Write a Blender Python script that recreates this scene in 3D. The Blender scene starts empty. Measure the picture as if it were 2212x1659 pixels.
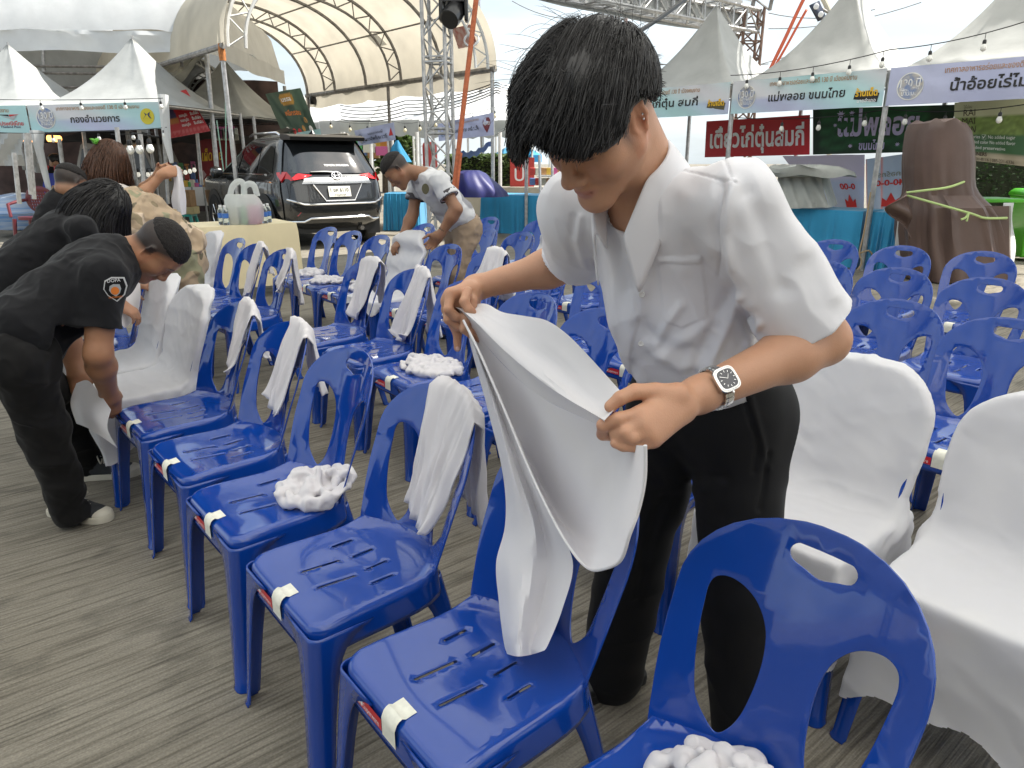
import bpy, bmesh, math, random
import numpy as np
from mathutils import Vector, Matrix, geometry
from math import sin, cos, pi, radians
R = math.radians
random.seed(7); RNG = np.random.default_rng(7)
scene = bpy.context.scene
COL = scene.collection
# ------------------------------------------------------------------ camera, sky, sun, exposure
PITCH, FPX, CAMH = R(17.4), 1534.0, 1.37
cam_d = bpy.data.cameras.new('camera')
cam_d.sensor_width = 36.0; cam_d.lens = 36.0 * FPX / 2212.0
cam_d.clip_start = 0.05; cam_d.clip_end = 3000
cam = bpy.data.objects.new('camera', cam_d); COL.objects.link(cam)
cam.location = (0, 0, CAMH); cam.rotation_euler = (pi / 2 - PITCH, 0, 0)
scene.camera = cam
SUN_EL, SUN_AZ = 56.0, 78.0          # azimuth: degrees from +Y (ahead) towards +X (right)
world = bpy.data.worlds.new('World'); scene.world = world; world.use_nodes = True
wn = world.node_tree; wn.nodes.clear()
w_out = wn.nodes.new('ShaderNodeOutputWorld'); w_bg = wn.nodes.new('ShaderNodeBackground')
w_sky = wn.nodes.new('ShaderNodeTexSky'); w_sky.sky_type = 'NISHITA'; w_sky.sun_disc = False
w_sky.sun_elevation = R(SUN_EL); w_sky.sun_rotation = R(SUN_AZ)
w_sky.air_density = 1.0; w_sky.dust_density = 3.0; w_sky.ozone_density = 1.0
# thin high cloud over the blue: streaks mixed in by direction
w_tc = wn.nodes.new('ShaderNodeTexCoord'); w_mp = wn.nodes.new('ShaderNodeMapping')
w_mp.inputs['Scale'].default_value = (1.6, 2.6, 7.0); w_mp.inputs['Rotation'].default_value = (0.15, 0.1, 0.4)
w_ns = wn.nodes.new('ShaderNodeTexNoise'); w_ns.inputs['Scale'].default_value = 2.2; w_ns.inputs['Detail'].default_value = 6
w_rp = wn.nodes.new('ShaderNodeValToRGB')
w_rp.color_ramp.elements[0].position = 0.33; w_rp.color_ramp.elements[0].color = (.45, .45, .45, 1)
w_rp.color_ramp.elements[1].position = 0.62; w_rp.color_ramp.elements[1].color = (.96, .96, .96, 1)
w_mx = wn.nodes.new('ShaderNodeMix'); w_mx.data_type = 'RGBA'
w_mx.inputs[7].default_value = (5.6, 6.2, 6.5, 1)
wn.links.new(w_tc.outputs['Generated'], w_mp.inputs['Vector']); wn.links.new(w_mp.outputs[0], w_ns.inputs['Vector'])
wn.links.new(w_ns.outputs['Fac'], w_rp.inputs['Fac']); wn.links.new(w_rp.outputs['Color'], w_mx.inputs[0])
wn.links.new(w_sky.outputs[0], w_mx.inputs[6]); wn.links.new(w_mx.outputs[2], w_bg.inputs['Color'])
w_bg.inputs['Strength'].default_value = 0.10
wn.links.new(w_bg.outputs[0], w_out.inputs['Surface'])
sun_d = bpy.data.lights.new('sun', 'SUN'); sun_d.energy = 5.0; sun_d.angle = R(0.6); sun_d.color = (1, .95, .87)
sun = bpy.data.objects.new('sun', sun_d); COL.objects.link(sun)
_az, _el = R(SUN_AZ), R(SUN_EL)
sun_dir = Vector((sin(_az) * cos(_el), cos(_az) * cos(_el), sin(_el)))
sun.rotation_euler = sun_dir.to_track_quat('Z', 'Y').to_euler()
sun.location = (20, 10, 30)
scene.view_settings.view_transform = 'Standard'; scene.view_settings.look = 'None'
scene.view_settings.exposure = 1.0; scene.view_settings.gamma = 1.0
scene.render.engine = 'CYCLES'
cy = scene.cycles
cy.max_bounces = 10; cy.diffuse_bounces = 4; cy.glossy_bounces = 4; cy.transmission_bounces = 6; cy.transparent_max_bounces = 12
cy.caustics_reflective = False; cy.caustics_refractive = False; cy.sample_clamp_indirect = 6.0
try:
    cy.use_denoising = True
except Exception:
    pass
# ------------------------------------------------------------------ measuring: a point of the place from the survey of the photograph (2212 x 1659)
def ray(u, v):
    xc, yc = (u - 1106) / FPX, -(v - 829.5) / FPX
    return np.array([xc, cos(PITCH) + yc * sin(PITCH), -sin(PITCH) + yc * cos(PITCH)])
def aty(u, v, y):
    d = ray(u, v); return np.array([0, 0, CAMH]) + d * (y / d[1])
def atz(u, v, z=0.0):
    d = ray(u, v); return np.array([0, 0, CAMH]) + d * ((z - CAMH) / d[2])
def proj(p):
    p = np.atleast_2d(np.asarray(p, float)) - [0, 0, CAMH]
    zc = p[:, 1] * cos(PITCH) - p[:, 2] * sin(PITCH); yc = p[:, 1] * sin(PITCH) + p[:, 2] * cos(PITCH)
    return np.stack([1106 + FPX * p[:, 0] / zc, 829.5 - FPX * yc / zc], 1)
def at_dist(u, v, s, dist, far=False):
    """point on the sight line at a given distance from s"""
    d = ray(u, v); d = d / np.linalg.norm(d); o = np.array([0, 0, CAMH]) - np.asarray(s)
    b = o @ d; c = o @ o - dist * dist; q = max(b * b - c, 0.0) ** .5
    return np.array([0, 0, CAMH]) + d * (-b + (q if far else -q))
# ------------------------------------------------------------------ geometry collector
class G:
    def __init__(s): s.v = []; s.f = []
    def add(s, V, F):
        n = len(s.v); s.v.extend([tuple(map(float, p)) for p in V]); s.f.extend([tuple(int(i) + n for i in q) for q in F]); return s
    def box(s, c, d, rot=None):
        x, y, z = [k / 2 for k in d]
        V = np.array([(a * x, b * y, e * z) for e in (-1, 1) for b in (-1, 1) for a in (-1, 1)])
        if rot is not None: V = V @ np.array(rot).T
        return s.add(V + np.array(c), [(0, 2, 3, 1), (4, 5, 7, 6), (0, 1, 5, 4), (2, 6, 7, 3), (0, 4, 6, 2), (1, 3, 7, 5)])
    def tube(s, pts, rad, n=8, cap=True, closed=False, flat=1.0, up=None):
        pts = np.array(pts, float); m = len(pts); rad = np.full(m, rad) if np.isscalar(rad) else np.array(rad, float)
        T = np.gradient(pts, axis=0) if not closed else np.roll(pts, -1, 0) - np.roll(pts, 1, 0)
        T /= np.linalg.norm(T, axis=1)[:, None] + 1e-12
        a = np.array(up, float) if up is not None else (np.array([0, 0, 1.]) if abs(T[0][2]) < .9 else np.array([1., 0, 0]))
        V = []; u = None
        for i in range(m):
            if u is None or up is not None: u = np.cross(a, T[i])
            else: u = u - T[i] * (u @ T[i])
            u /= np.linalg.norm(u) + 1e-12; w = np.cross(T[i], u)
            for k in range(n):
                t = 2 * pi * k / n; V.append(pts[i] + rad[i] * (u * cos(t) + w * sin(t) * flat))
        F = []
        for i in range(m if closed else m - 1):
            j = (i + 1) % m
            for k in range(n):
                F.append((i * n + k, i * n + (k + 1) % n, j * n + (k + 1) % n, j * n + k))
        if cap and not closed:
            F.append(tuple(range(n - 1, -1, -1))); F.append(tuple((m - 1) * n + k for k in range(n)))
        return s.add(V, F)
    def bar(s, a, b, r, n=6): return s.tube([a, b], r, n)
    def grid(s, P, closeu=False, closev=False):
        P = np.array(P, float); a, b = P.shape[:2]; F = []
        for i in range(a if closeu else a - 1):
            for j in range(b if closev else b - 1):
                i2, j2 = (i + 1) % a, (j + 1) % b
                F.append((i * b + j, i2 * b + j, i2 * b + j2, i * b + j2))
        return s.add(P.reshape(-1, 3), F)
    def loft(s, rings, cap=True):
        P = np.array(rings, float); n = P.shape[1]; k = len(s.v); s.grid(P, closev=True)
        if cap:
            s.f.append(tuple(k + i for i in range(n - 1, -1, -1))); s.f.append(tuple(k + (P.shape[0] - 1) * n + i for i in range(n)))
        return s
    def revolve(s, prof, c=(0, 0, 0), n=24, axis=None):
        rings = []
        for r, z in prof:
            rings.append([(r * cos(2 * pi * k / n), r * sin(2 * pi * k / n), z) for k in range(n)])
        P = np.array(rings)
        if axis is not None:
            q = np.array(Vector((0, 0, 1)).rotation_difference(Vector(axis)).to_matrix()); P = P @ q.T
        return s.loft(P + np.array(c))
    def prism(s, poly, a, b, fn):
        """poly in 2-D extruded from a to b; fn(x, y, h) -> 3-D"""
        n = len(poly); V = [fn(x, y, a) for x, y in poly] + [fn(x, y, b) for x, y in poly]
        F = [tuple(range(n - 1, -1, -1)), tuple(range(n, 2 * n))] + [(i, (i + 1) % n, n + (i + 1) % n, n + i) for i in range(n)]
        return s.add(V, F)
def link(o, parent=None):
    COL.objects.link(o)
    if parent is not None: o.parent = parent
    return o
def mesh_of(name, V, F, mat=None, smooth=True, sharp=None):
    me = bpy.data.meshes.new(name); me.from_pydata([tuple(map(float, p)) for p in V], [], [tuple(map(int, f)) for f in F]); me.update()
    if mat is not None:
        for m in (mat if isinstance(mat, (list, tuple)) else [mat]): me.materials.append(m)
    me.polygons.foreach_set('use_smooth', [smooth] * len(me.polygons))
    if smooth and sharp: me.set_sharp_from_angle(angle=R(sharp))
    return me
def fix_normals(me):
    bm = bmesh.new(); bm.from_mesh(me); bmesh.ops.recalc_face_normals(bm, faces=bm.faces); bm.to_mesh(me); bm.free()
def world_of(o):
    M = Matrix.LocRotScale(o.location, o.rotation_euler, o.scale)
    return world_of(o.parent) @ M if o.parent else M
def part(name, g, mat, parent=None, smooth=True, sharp=38, world=False, recalc=True, label=None):
    V, F = (g.v, g.f) if isinstance(g, G) else g
    if world and parent is not None:
        V = np.array(V, float); M = np.array(world_of(parent).inverted()); V = V @ M[:3, :3].T + M[:3, 3]
    me = mesh_of(name, V, F, mat, smooth, sharp)
    if recalc: fix_normals(me)
    o = link(bpy.data.objects.new(name, me), parent)
    if label: o['label'] = label
    return o
def tag(o, label=None, cat=None, group=None, kind=None):
    if label: o['label'] = label
    if cat: o['category'] = cat
    if group: o['group'] = group
    if kind: o['kind'] = kind
    return o
def thing(name, label, cat, loc=(0, 0, 0), rotz=0.0, group=None):
    o = bpy.data.objects.new(name, None); COL.objects.link(o); o.empty_display_size = .1
    o.location = [float(c) for c in loc]; o.rotation_euler = (0, 0, rotz)
    o.matrix_basis = Matrix.Translation(o.location) @ Matrix.Rotation(rotz, 4, 'Z')
    return tag(o, label, cat, group)
def bake(o, solid=None, offset=-1.0, bevel=None, subsurf=0, smooth_it=0):
    """apply modifiers once so that copies can share plain mesh data"""
    if subsurf: m = o.modifiers.new('s', 'SUBSURF'); m.levels = m.render_levels = subsurf
    if solid: m = o.modifiers.new('t', 'SOLIDIFY'); m.thickness = solid; m.offset = offset; m.use_even_offset = False
    if bevel: m = o.modifiers.new('b', 'BEVEL'); m.width = bevel; m.segments = 2; m.limit_method = 'ANGLE'; m.angle_limit = R(40)
    if smooth_it: m = o.modifiers.new('m', 'SMOOTH'); m.iterations = smooth_it; m.factor = .5
    dg = bpy.context.evaluated_depsgraph_get(); ev = o.evaluated_get(dg)
    me = bpy.data.meshes.new_from_object(ev, preserve_all_data_layers=True, depsgraph=dg)
    o.modifiers.clear(); old = o.data; o.data = me; me.name = old.name; bpy.data.meshes.remove(old)
    return o
def tree_copy(o, parent=None):
    c = o.copy(); COL.objects.link(c)
    if parent is not None: c.parent = parent
    for ch in list(o.children): tree_copy(ch, c)
    return c
# ------------------------------------------------------------------ 2-D sheet with holes
def inside(poly, p):
    x, y = p; r = False; n = len(poly)
    for i in range(n):
        x1, y1 = poly[i]; x2, y2 = poly[(i + 1) % n]
        if (y1 > y) != (y2 > y) and x < (x2 - x1) * (y - y1) / (y2 - y1) + x1: r = not r
    return r
def smooth_poly(pts, n=6):
    """closed Catmull-Rom"""
    P = np.array(pts, float); m = len(P); out = []
    for i in range(m):
        a, b, c, d = P[i - 1], P[i], P[(i + 1) % m], P[(i + 2) % m]
        for k in range(n):
            t = k / n; out.append(.5 * (2 * b + (c - a) * t + (2 * a - 5 * b + 4 * c - d) * t * t + (3 * b - a - 3 * c + d) * t ** 3))
    return np.array(out)
def spline(pts, n=8):
    P = np.array(pts, float); m = len(P); out = []
    for i in range(m - 1):
        a, b, c, d = P[max(i - 1, 0)], P[i], P[i + 1], P[min(i + 2, m - 1)]
        for k in range(n):
            t = k / n; out.append(.5 * (2 * b + (c - a) * t + (2 * a - 5 * b + 4 * c - d) * t * t + (3 * b - a - 3 * c + d) * t ** 3))
    out.append(P[-1]); return np.array(out)
def sheet(outer, holes, step, fn):
    pts = [tuple(p) for p in outer]; edges = [(i, (i + 1) % len(outer)) for i in range(len(outer))]
    for h in holes:
        k = len(pts); pts += [tuple(p) for p in h]; edges += [(k + i, k + (i + 1) % len(h)) for i in range(len(h))]
    B = np.array(pts); lo, hi = B.min(0), B.max(0)
    gx = np.arange(lo[0] + step / 2, hi[0], step); gy = np.arange(lo[1] + step / 2, hi[1], step)
    for x in gx:
        for y in gy:
            if np.min((B[:, 0] - x) ** 2 + (B[:, 1] - y) ** 2) < (step * .45) ** 2: continue
            if inside(outer, (x, y)) and not any(inside(h, (x, y)) for h in holes): pts.append((x, y))
    vo, eo, fo, *_ = geometry.delaunay_2d_cdt([Vector(p) for p in pts], edges, [], 0, 1e-6)
    F = []
    for f in fo:
        c = sum((vo[i] for i in f), Vector((0, 0))) / len(f)
        if inside(outer, c) and not any(inside(h, c) for h in holes): F.append(tuple(f))
    return G().add([fn(p.x, p.y) for p in vo], F)
# ------------------------------------------------------------------ text as mesh
def text_mesh(s, size, fn=None, width=None, bold=0.0, align='CENTER', shear=0.0, depth=0.0, res=3):
    cu = bpy.data.curves.new('t', 'FONT'); cu.body = s; cu.size = 1.0; cu.align_x = align; cu.align_y = 'CENTER'
    cu.resolution_u = res; cu.offset = bold; cu.shear = shear; cu.extrude = depth
    o = bpy.data.objects.new('t', cu); COL.objects.link(o)
    dg = bpy.context.evaluated_depsgraph_get(); dg.update()
    me = bpy.data.meshes.new_from_object(o.evaluated_get(dg))
    V = np.array([v.co[:] for v in me.vertices]).reshape(-1, 3); F = [tuple(p.vertices) for p in me.polygons]
    bpy.data.objects.remove(o); bpy.data.curves.remove(cu); bpy.data.meshes.remove(me)
    if len(V) == 0: return G()
    V[:, :2] *= size
    if width:
        w = V[:, 0].max() - V[:, 0].min(); V[:, 0] *= width / w
    if align == 'CENTER': V[:, 0] -= (V[:, 0].max() + V[:, 0].min()) / 2
    if fn is not None: V = np.array([fn(p[0], p[1]) for p in V])
    return G().add(V, F)
# ------------------------------------------------------------------ noise
def hash3(ix, iy, iz, seed):
    n = (ix * 374761393 + iy * 668265263 + iz * 2147483647 + seed * 1274126177) & 0xffffffff
    n = ((n ^ (n >> 13)) * 1274126177) & 0xffffffff
    return ((n ^ (n >> 16)) & 0xffff) / 32767.5 - 1.0
def vnoise(P, scale=1.0, seed=0):
    P = np.asarray(P, float) * scale; I = np.floor(P).astype(np.int64); f = P - I; f = f * f * (3 - 2 * f); r = 0
    for dx in (0, 1):
        for dy in (0, 1):
            for dz in (0, 1):
                w = (f[..., 0] if dx else 1 - f[..., 0]) * (f[..., 1] if dy else 1 - f[..., 1]) * (f[..., 2] if dz else 1 - f[..., 2])
                r = r + w * hash3(I[..., 0] + dx, I[..., 1] + dy, I[..., 2] + dz, seed)
    return r
def fbm(P, scale, seed=0, octv=3):
    return sum(vnoise(P, scale * 2 ** i, seed + i * 17) * .5 ** i for i in range(octv))
# ------------------------------------------------------------------ implicit surfaces (smooth unions of round cones and ellipsoids) + surface nets
def nrm(a): a = np.asarray(a, float); return a / (np.linalg.norm(a) + 1e-12)
class S:
    """list of (op, k, primitive); d = smooth union / difference in order"""
    def __init__(s): s.o = []; s.lo = np.full(3, 1e9); s.hi = np.full(3, -1e9)
    def _b(s, pts, r):
        pts = np.atleast_2d(pts); s.lo = np.minimum(s.lo, pts.min(0) - r); s.hi = np.maximum(s.hi, pts.max(0) + r)
    def cone(s, a, b, ra, rb=None, k=.02, op='u'):
        rb = ra if rb is None else rb; a = np.array(a, float); b = np.array(b, float)
        if op == 'u': s._b([a, b], max(ra, rb) + .02)
        s.o.append((op, k, 'c', (a, b, ra, rb))); return s
    def ell(s, c, r, M=None, k=.02, op='u'):
        c = np.array(c, float); r = np.array(r, float)
        if op == 'u': s._b([c], r.max() + .02)
        s.o.append((op, k, 'e', (c, r, None if M is None else np.array(M, float)))); return s
    def box(s, c, h, M=None, rr=.01, k=.02, op='u'):
        c = np.array(c, float); h = np.array(h, float)
        if op == 'u': s._b([c], np.linalg.norm(h) + .02)
        s.o.append((op, k, 'b', (c, h, None if M is None else np.array(M, float), rr))); return s
    def chain(s, pts, rads, k=.015, op='u'):
        for i in range(len(pts) - 1): s.cone(pts[i], pts[i + 1], rads[i], rads[i + 1], k, op)
        return s
    def ev(s, P):
        d = np.full(P.shape[0], 1e3, np.float32)
        for op, k, t, q in s.o:
            if t == 'c':
                a, b, ra, rb = q; ab = b - a; L = max(ab @ ab, 1e-12); pa = P - a
                h = np.clip(pa @ ab / L, 0, 1); e = np.sqrt(((pa - h[:, None] * ab) ** 2).sum(1)) - (ra + (rb - ra) * h)
            elif t == 'e':
                c, r, M = q; p = P - c
                if M is not None: p = p @ M
                k0 = np.sqrt(((p / r) ** 2).sum(1)); k1 = np.sqrt(((p / (r * r)) ** 2).sum(1)); e = k0 * (k0 - 1) / (k1 + 1e-9)
                e = np.where(k0 < 1e-4, -r.min(), e)
            else:
                c, h, M, rr = q; p = P - c
                if M is not None: p = p @ M
                w = np.abs(p) - (h - rr); e = np.sqrt((np.maximum(w, 0) ** 2).sum(1)) + np.minimum(w.max(1), 0) - rr
            if op == 'u':
                h = np.maximum(k - np.abs(d - e), 0) / k; d = np.minimum(d, e) - h * h * k * .25
            else:
                h = np.maximum(k - np.abs(-d - e), 0) / k; d = np.maximum(d, -e) + h * h * k * .25
        return d
    def mesh(s, h, lo=None, hi=None): return surf_nets(s.ev, s.lo if lo is None else np.array(lo, float), s.hi if hi is None else np.array(hi, float), h)
def surf_nets(ev, lo, hi, h, B=8):
    nb = np.maximum(np.ceil((hi - lo) / (h * B)).astype(int), 1); n = nb * B + 1
    ii = np.stack(np.meshgrid(*[np.arange(k) for k in nb], indexing='ij'), -1).reshape(-1, 3)
    cen = lo + (ii + .5) * B * h; dc = ev(cen)
    keep = ii[np.abs(dc) < B * h * .5 * 3 ** .5 * 1.35]
    D = np.full(n, 9.0, np.float32)
    coarse = dc.reshape(nb); D[:-1, :-1, :-1] = np.repeat(np.repeat(np.repeat(np.sign(coarse) * 9, B, 0), B, 1), B, 2)
    loc = np.stack(np.meshgrid(*[np.arange(B + 1)] * 3, indexing='ij'), -1).reshape(-1, 3)
    for c in range(0, len(keep), 400):
        idx = (keep[c:c + 400, None] * B + loc[None]).reshape(-1, 3)
        D[idx[:, 0], idx[:, 1], idx[:, 2]] = ev(lo + idx * h)
    sg = D < 0
    c8 = [(a, b, c) for a in (0, 1) for b in (0, 1) for c in (0, 1)]
    sl = lambda A, o: A[o[0]:A.shape[0] - 1 + o[0], o[1]:A.shape[1] - 1 + o[1], o[2]:A.shape[2] - 1 + o[2]]
    cnt = sum(sl(sg, o).astype(np.int8) for o in c8); act = (cnt > 0) & (cnt < 8)
    ci = np.argwhere(act); vid = np.full(act.shape, -1, np.int64); vid[act] = np.arange(len(ci))
    acc = np.zeros((len(ci), 3)); w = np.zeros(len(ci))
    for a in c8:
        for ax in range(3):
            if a[ax]: continue
            b = list(a); b[ax] = 1
            da = D[ci[:, 0] + a[0], ci[:, 1] + a[1], ci[:, 2] + a[2]]; db = D[ci[:, 0] + b[0], ci[:, 1] + b[1], ci[:, 2] + b[2]]
            m = (da < 0) != (db < 0); t = np.where(m, da / np.where(m, da - db, 1), 0)
            p = np.tile(np.array(a, float), (len(ci), 1)); p[:, ax] += t
            acc[m] += p[m]; w[m] += 1
    V = lo + (ci + acc / np.maximum(w, 1)[:, None]) * h
    F = []
    for ax in range(3):
        o = [0, 0, 0]; o[ax] = 1
        A = sg[:sg.shape[0] - o[0], :sg.shape[1] - o[1], :sg.shape[2] - o[2]]; Bq = sg[o[0]:, o[1]:, o[2]:]
        e = np.argwhere(A != Bq); u, v = (ax + 1) % 3, (ax + 2) % 3
        e = e[(e[:, u] > 0) & (e[:, v] > 0) & (e[:, u] < act.shape[u]) & (e[:, v] < act.shape[v]) & (e[:, ax] < act.shape[ax])]
        if len(e) == 0: continue
        q = []
        for du, dv in ((-1, -1), (0, -1), (0, 0), (-1, 0)):
            c = e.copy(); c[:, u] += du; c[:, v] += dv; q.append(vid[c[:, 0], c[:, 1], c[:, 2]])
        q = np.stack(q, 1); fl = A[e[:, 0], e[:, 1], e[:, 2]]; q[~fl] = q[~fl][:, ::-1]; F.append(q[(q >= 0).all(1)])
    F = np.concatenate(F) if F else np.zeros((0, 4), int)
    return V, F
def relax(V, F, it=3, lam=.5):
    """Laplacian smoothing (vectorised)"""
    F = np.asarray(F); e = np.concatenate([F[:, [0, 1]], F[:, [1, 2]], F[:, [2, 3]], F[:, [3, 0]]]); e = np.concatenate([e, e[:, ::-1]])
    cnt = np.bincount(e[:, 0], minlength=len(V)).astype(float)
    for _ in range(it):
        a = np.stack([np.bincount(e[:, 0], V[e[:, 1], k], len(V)) for k in range(3)], 1) / np.maximum(cnt, 1)[:, None]
        V = V + lam * (a - V)
    return V
def vnormals(V, F):
    F = np.asarray(F); n = np.cross(V[F[:, 2]] - V[F[:, 0]], V[F[:, 3]] - V[F[:, 1]]); N = np.zeros_like(V)
    for k in range(4): np.add.at(N, F[:, k], n)
    return N / (np.linalg.norm(N, axis=1)[:, None] + 1e-12)
def seg_dist(P, line):
    """distance of 2-D/3-D points to a polyline, and the side"""
    line = np.asarray(line, float); best = np.full(len(P), 1e9)
    for a, b in zip(line[:-1], line[1:]):
        ab = b - a; h = np.clip(((P - a) @ ab) / (ab @ ab + 1e-12), 0, 1); best = np.minimum(best, np.sqrt(((P - a - h[:, None] * ab) ** 2).sum(1)))
    return best
def color_attr(o, C):
    me = o.data; a = me.color_attributes.new('Col', 'FLOAT_COLOR', 'POINT'); C = np.asarray(C, np.float32)
    a.data.foreach_set('color', np.concatenate([C, np.ones((len(C), 1), np.float32)], 1).ravel())
# ------------------------------------------------------------------ materials
def nodes_of(name):
    m = bpy.data.materials.new(name); m.use_nodes = True; nt = m.node_tree
    return m, nt, nt.nodes['Principled BSDF'], nt.nodes['Material Output']
def set_in(b, **k):
    for n, v in k.items():
        key = {'rough': 'Roughness', 'metal': 'Metallic', 'spec': 'Specular IOR Level', 'coat': 'Coat Weight', 'coatr': 'Coat Roughness', 'sss': 'Subsurface Weight',
               'sheen': 'Sheen Weight', 'trans': 'Transmission Weight', 'ior': 'IOR', 'alpha': 'Alpha'}[n]
        b.inputs[key].default_value = v
MATS = {}
def mat(name, col=(.5, .5, .5), var=0.0, vscale=8.0, bump=0.0, bscale=40.0, stretch=(1, 1, 1), col2=None, coords='Object', attr=False, thin=0.0, clear=0.0, emit=0.0, detail=4, rvar=0.0, **k):
    """principled with noise colour variation, noise bump, optional light passing through thin cloth"""
    if name in MATS: return MATS[name]
    m, nt, b, out = nodes_of(name); N = nt.nodes.new; Lk = nt.links.new
    set_in(b, **k); c = (*col, 1); b.inputs['Base Color'].default_value = c
    tc = N('ShaderNodeTexCoord'); mp = N('ShaderNodeMapping'); mp.inputs['Scale'].default_value = stretch; Lk(tc.outputs[coords], mp.inputs['Vector'])
    src = None
    if attr:
        at = N('ShaderNodeAttribute'); at.attribute_name = 'Col'; src = at.outputs['Color']
    if var or col2:
        ns = N('ShaderNodeTexNoise'); ns.inputs['Scale'].default_value = vscale; ns.inputs['Detail'].default_value = detail; Lk(mp.outputs[0], ns.inputs['Vector'])
        mx = N('ShaderNodeMix'); mx.data_type = 'RGBA'
        rp = N('ShaderNodeValToRGB'); rp.color_ramp.elements[0].position = .3; rp.color_ramp.elements[1].position = .7; Lk(ns.outputs['Fac'], rp.inputs['Fac'])
        if src is not None:
            mx.blend_type = 'MULTIPLY'; mx.inputs[0].default_value = 1; Lk(src, mx.inputs[6])
            r2 = N('ShaderNodeValToRGB'); r2.color_ramp.elements[0].color = (1 - var,) * 3 + (1,); r2.color_ramp.elements[1].color = (1 + var,) * 3 + (1,)
            Lk(ns.outputs['Fac'], r2.inputs['Fac']); Lk(r2.outputs[0], mx.inputs[7])
        else:
            c2 = (*col2, 1) if col2 else tuple(min(1, x * (1 + var)) for x in col) + (1,); c1 = c if col2 else tuple(x * (1 - var) for x in col) + (1,)
            mx.inputs[6].default_value = c1; mx.inputs[7].default_value = c2; Lk(rp.outputs['Color'], mx.inputs[0])
        src = mx.outputs[2]
        if rvar:
            mr = N('ShaderNodeMapRange'); mr.inputs[3].default_value = max(.02, k.get('rough', .5) - rvar); mr.inputs[4].default_value = k.get('rough', .5) + rvar
            Lk(ns.outputs['Fac'], mr.inputs[0]); Lk(mr.outputs[0], b.inputs['Roughness'])
    if src is not None: Lk(src, b.inputs['Base Color'])
    if bump:
        n2 = N('ShaderNodeTexNoise'); n2.inputs['Scale'].default_value = bscale; n2.inputs['Detail'].default_value = 3; Lk(mp.outputs[0], n2.inputs['Vector'])
        bp = N('ShaderNodeBump'); bp.inputs['Strength'].default_value = bump; bp.inputs['Distance'].default_value = .01; Lk(n2.outputs['Fac'], bp.inputs['Height']); Lk(bp.outputs[0], b.inputs['Normal'])
    if thin:
        tr = N('ShaderNodeBsdfTranslucent'); tr.inputs['Color'].default_value = c
        if src is not None: Lk(src, tr.inputs['Color'])
        ms = N('ShaderNodeMixShader'); ms.inputs[0].default_value = thin; Lk(b.outputs[0], ms.inputs[1]); Lk(tr.outputs[0], ms.inputs[2]); Lk(ms.outputs[0], out.inputs['Surface'])
    if clear:
        tp_ = N('ShaderNodeBsdfTransparent'); mc_ = N('ShaderNodeMixShader'); mc_.inputs[0].default_value = clear; Lk(out.inputs['Surface'].links[0].from_socket, mc_.inputs[1]); Lk(tp_.outputs[0], mc_.inputs[2]); Lk(mc_.outputs[0], out.inputs['Surface'])
    if emit:
        b.inputs['Emission Color'].default_value = c; b.inputs['Emission Strength'].default_value = emit
    MATS[name] = m; return m
M_BLUE = mat('glossy_blue_plastic', (.004, .048, .30), var=.06, vscale=3, bump=.04, bscale=24, rough=.10, spec=.55, coat=.5, coatr=.02)
M_SPANDEX = mat('white_spandex', (.80, .79, .80), bump=.05, bscale=900, rough=.75, thin=.30, sheen=.15)
M_COVER = mat('worn_white_cover', (.78, .75, .76), var=.03, vscale=6, bump=.06, bscale=500, rough=.8, thin=.22, sheen=.1)
M_STEEL = mat('galvanised_steel', (.46, .46, .46), var=.25, vscale=14, rough=.42, metal=.75)
M_DSTEEL = mat('weathered_steel', (.24, .23, .22), var=.35, vscale=9, rough=.55, metal=.5)
M_WSTEEL = mat('white_painted_steel', (.68, .68, .66), var=.12, vscale=7, rough=.5)
M_BLACK = mat('black_plastic', (.012, .012, .013), rough=.35)
M_RUBBER = mat('rubber', (.018, .018, .019), var=.3, vscale=30, rough=.75)
M_CHROME = mat('chrome', (.75, .75, .76), rough=.12, metal=1)
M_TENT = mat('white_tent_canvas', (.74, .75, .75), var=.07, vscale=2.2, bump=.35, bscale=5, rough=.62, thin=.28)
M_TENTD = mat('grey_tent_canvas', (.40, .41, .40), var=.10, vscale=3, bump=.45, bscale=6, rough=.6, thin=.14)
M_BEIGE = mat('old_beige_canvas', (.62, .57, .47), var=.12, vscale=1.5, bump=.25, bscale=4, rough=.7, thin=.38)
M_STICKR = mat('red_sticker', (.55, .015, .025), rough=.35)
M_STICKW = mat('paper_sticker', (.72, .71, .62), var=.1, vscale=60, rough=.7)
M_WPRINT = mat('white_print', (.80, .80, .80), rough=.5)
M_BPRINT = mat('black_print', (.012, .011, .012), rough=.5)
M_GOLDP = mat('brown_gold_print', (.42, .22, .09), rough=.5)
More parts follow.
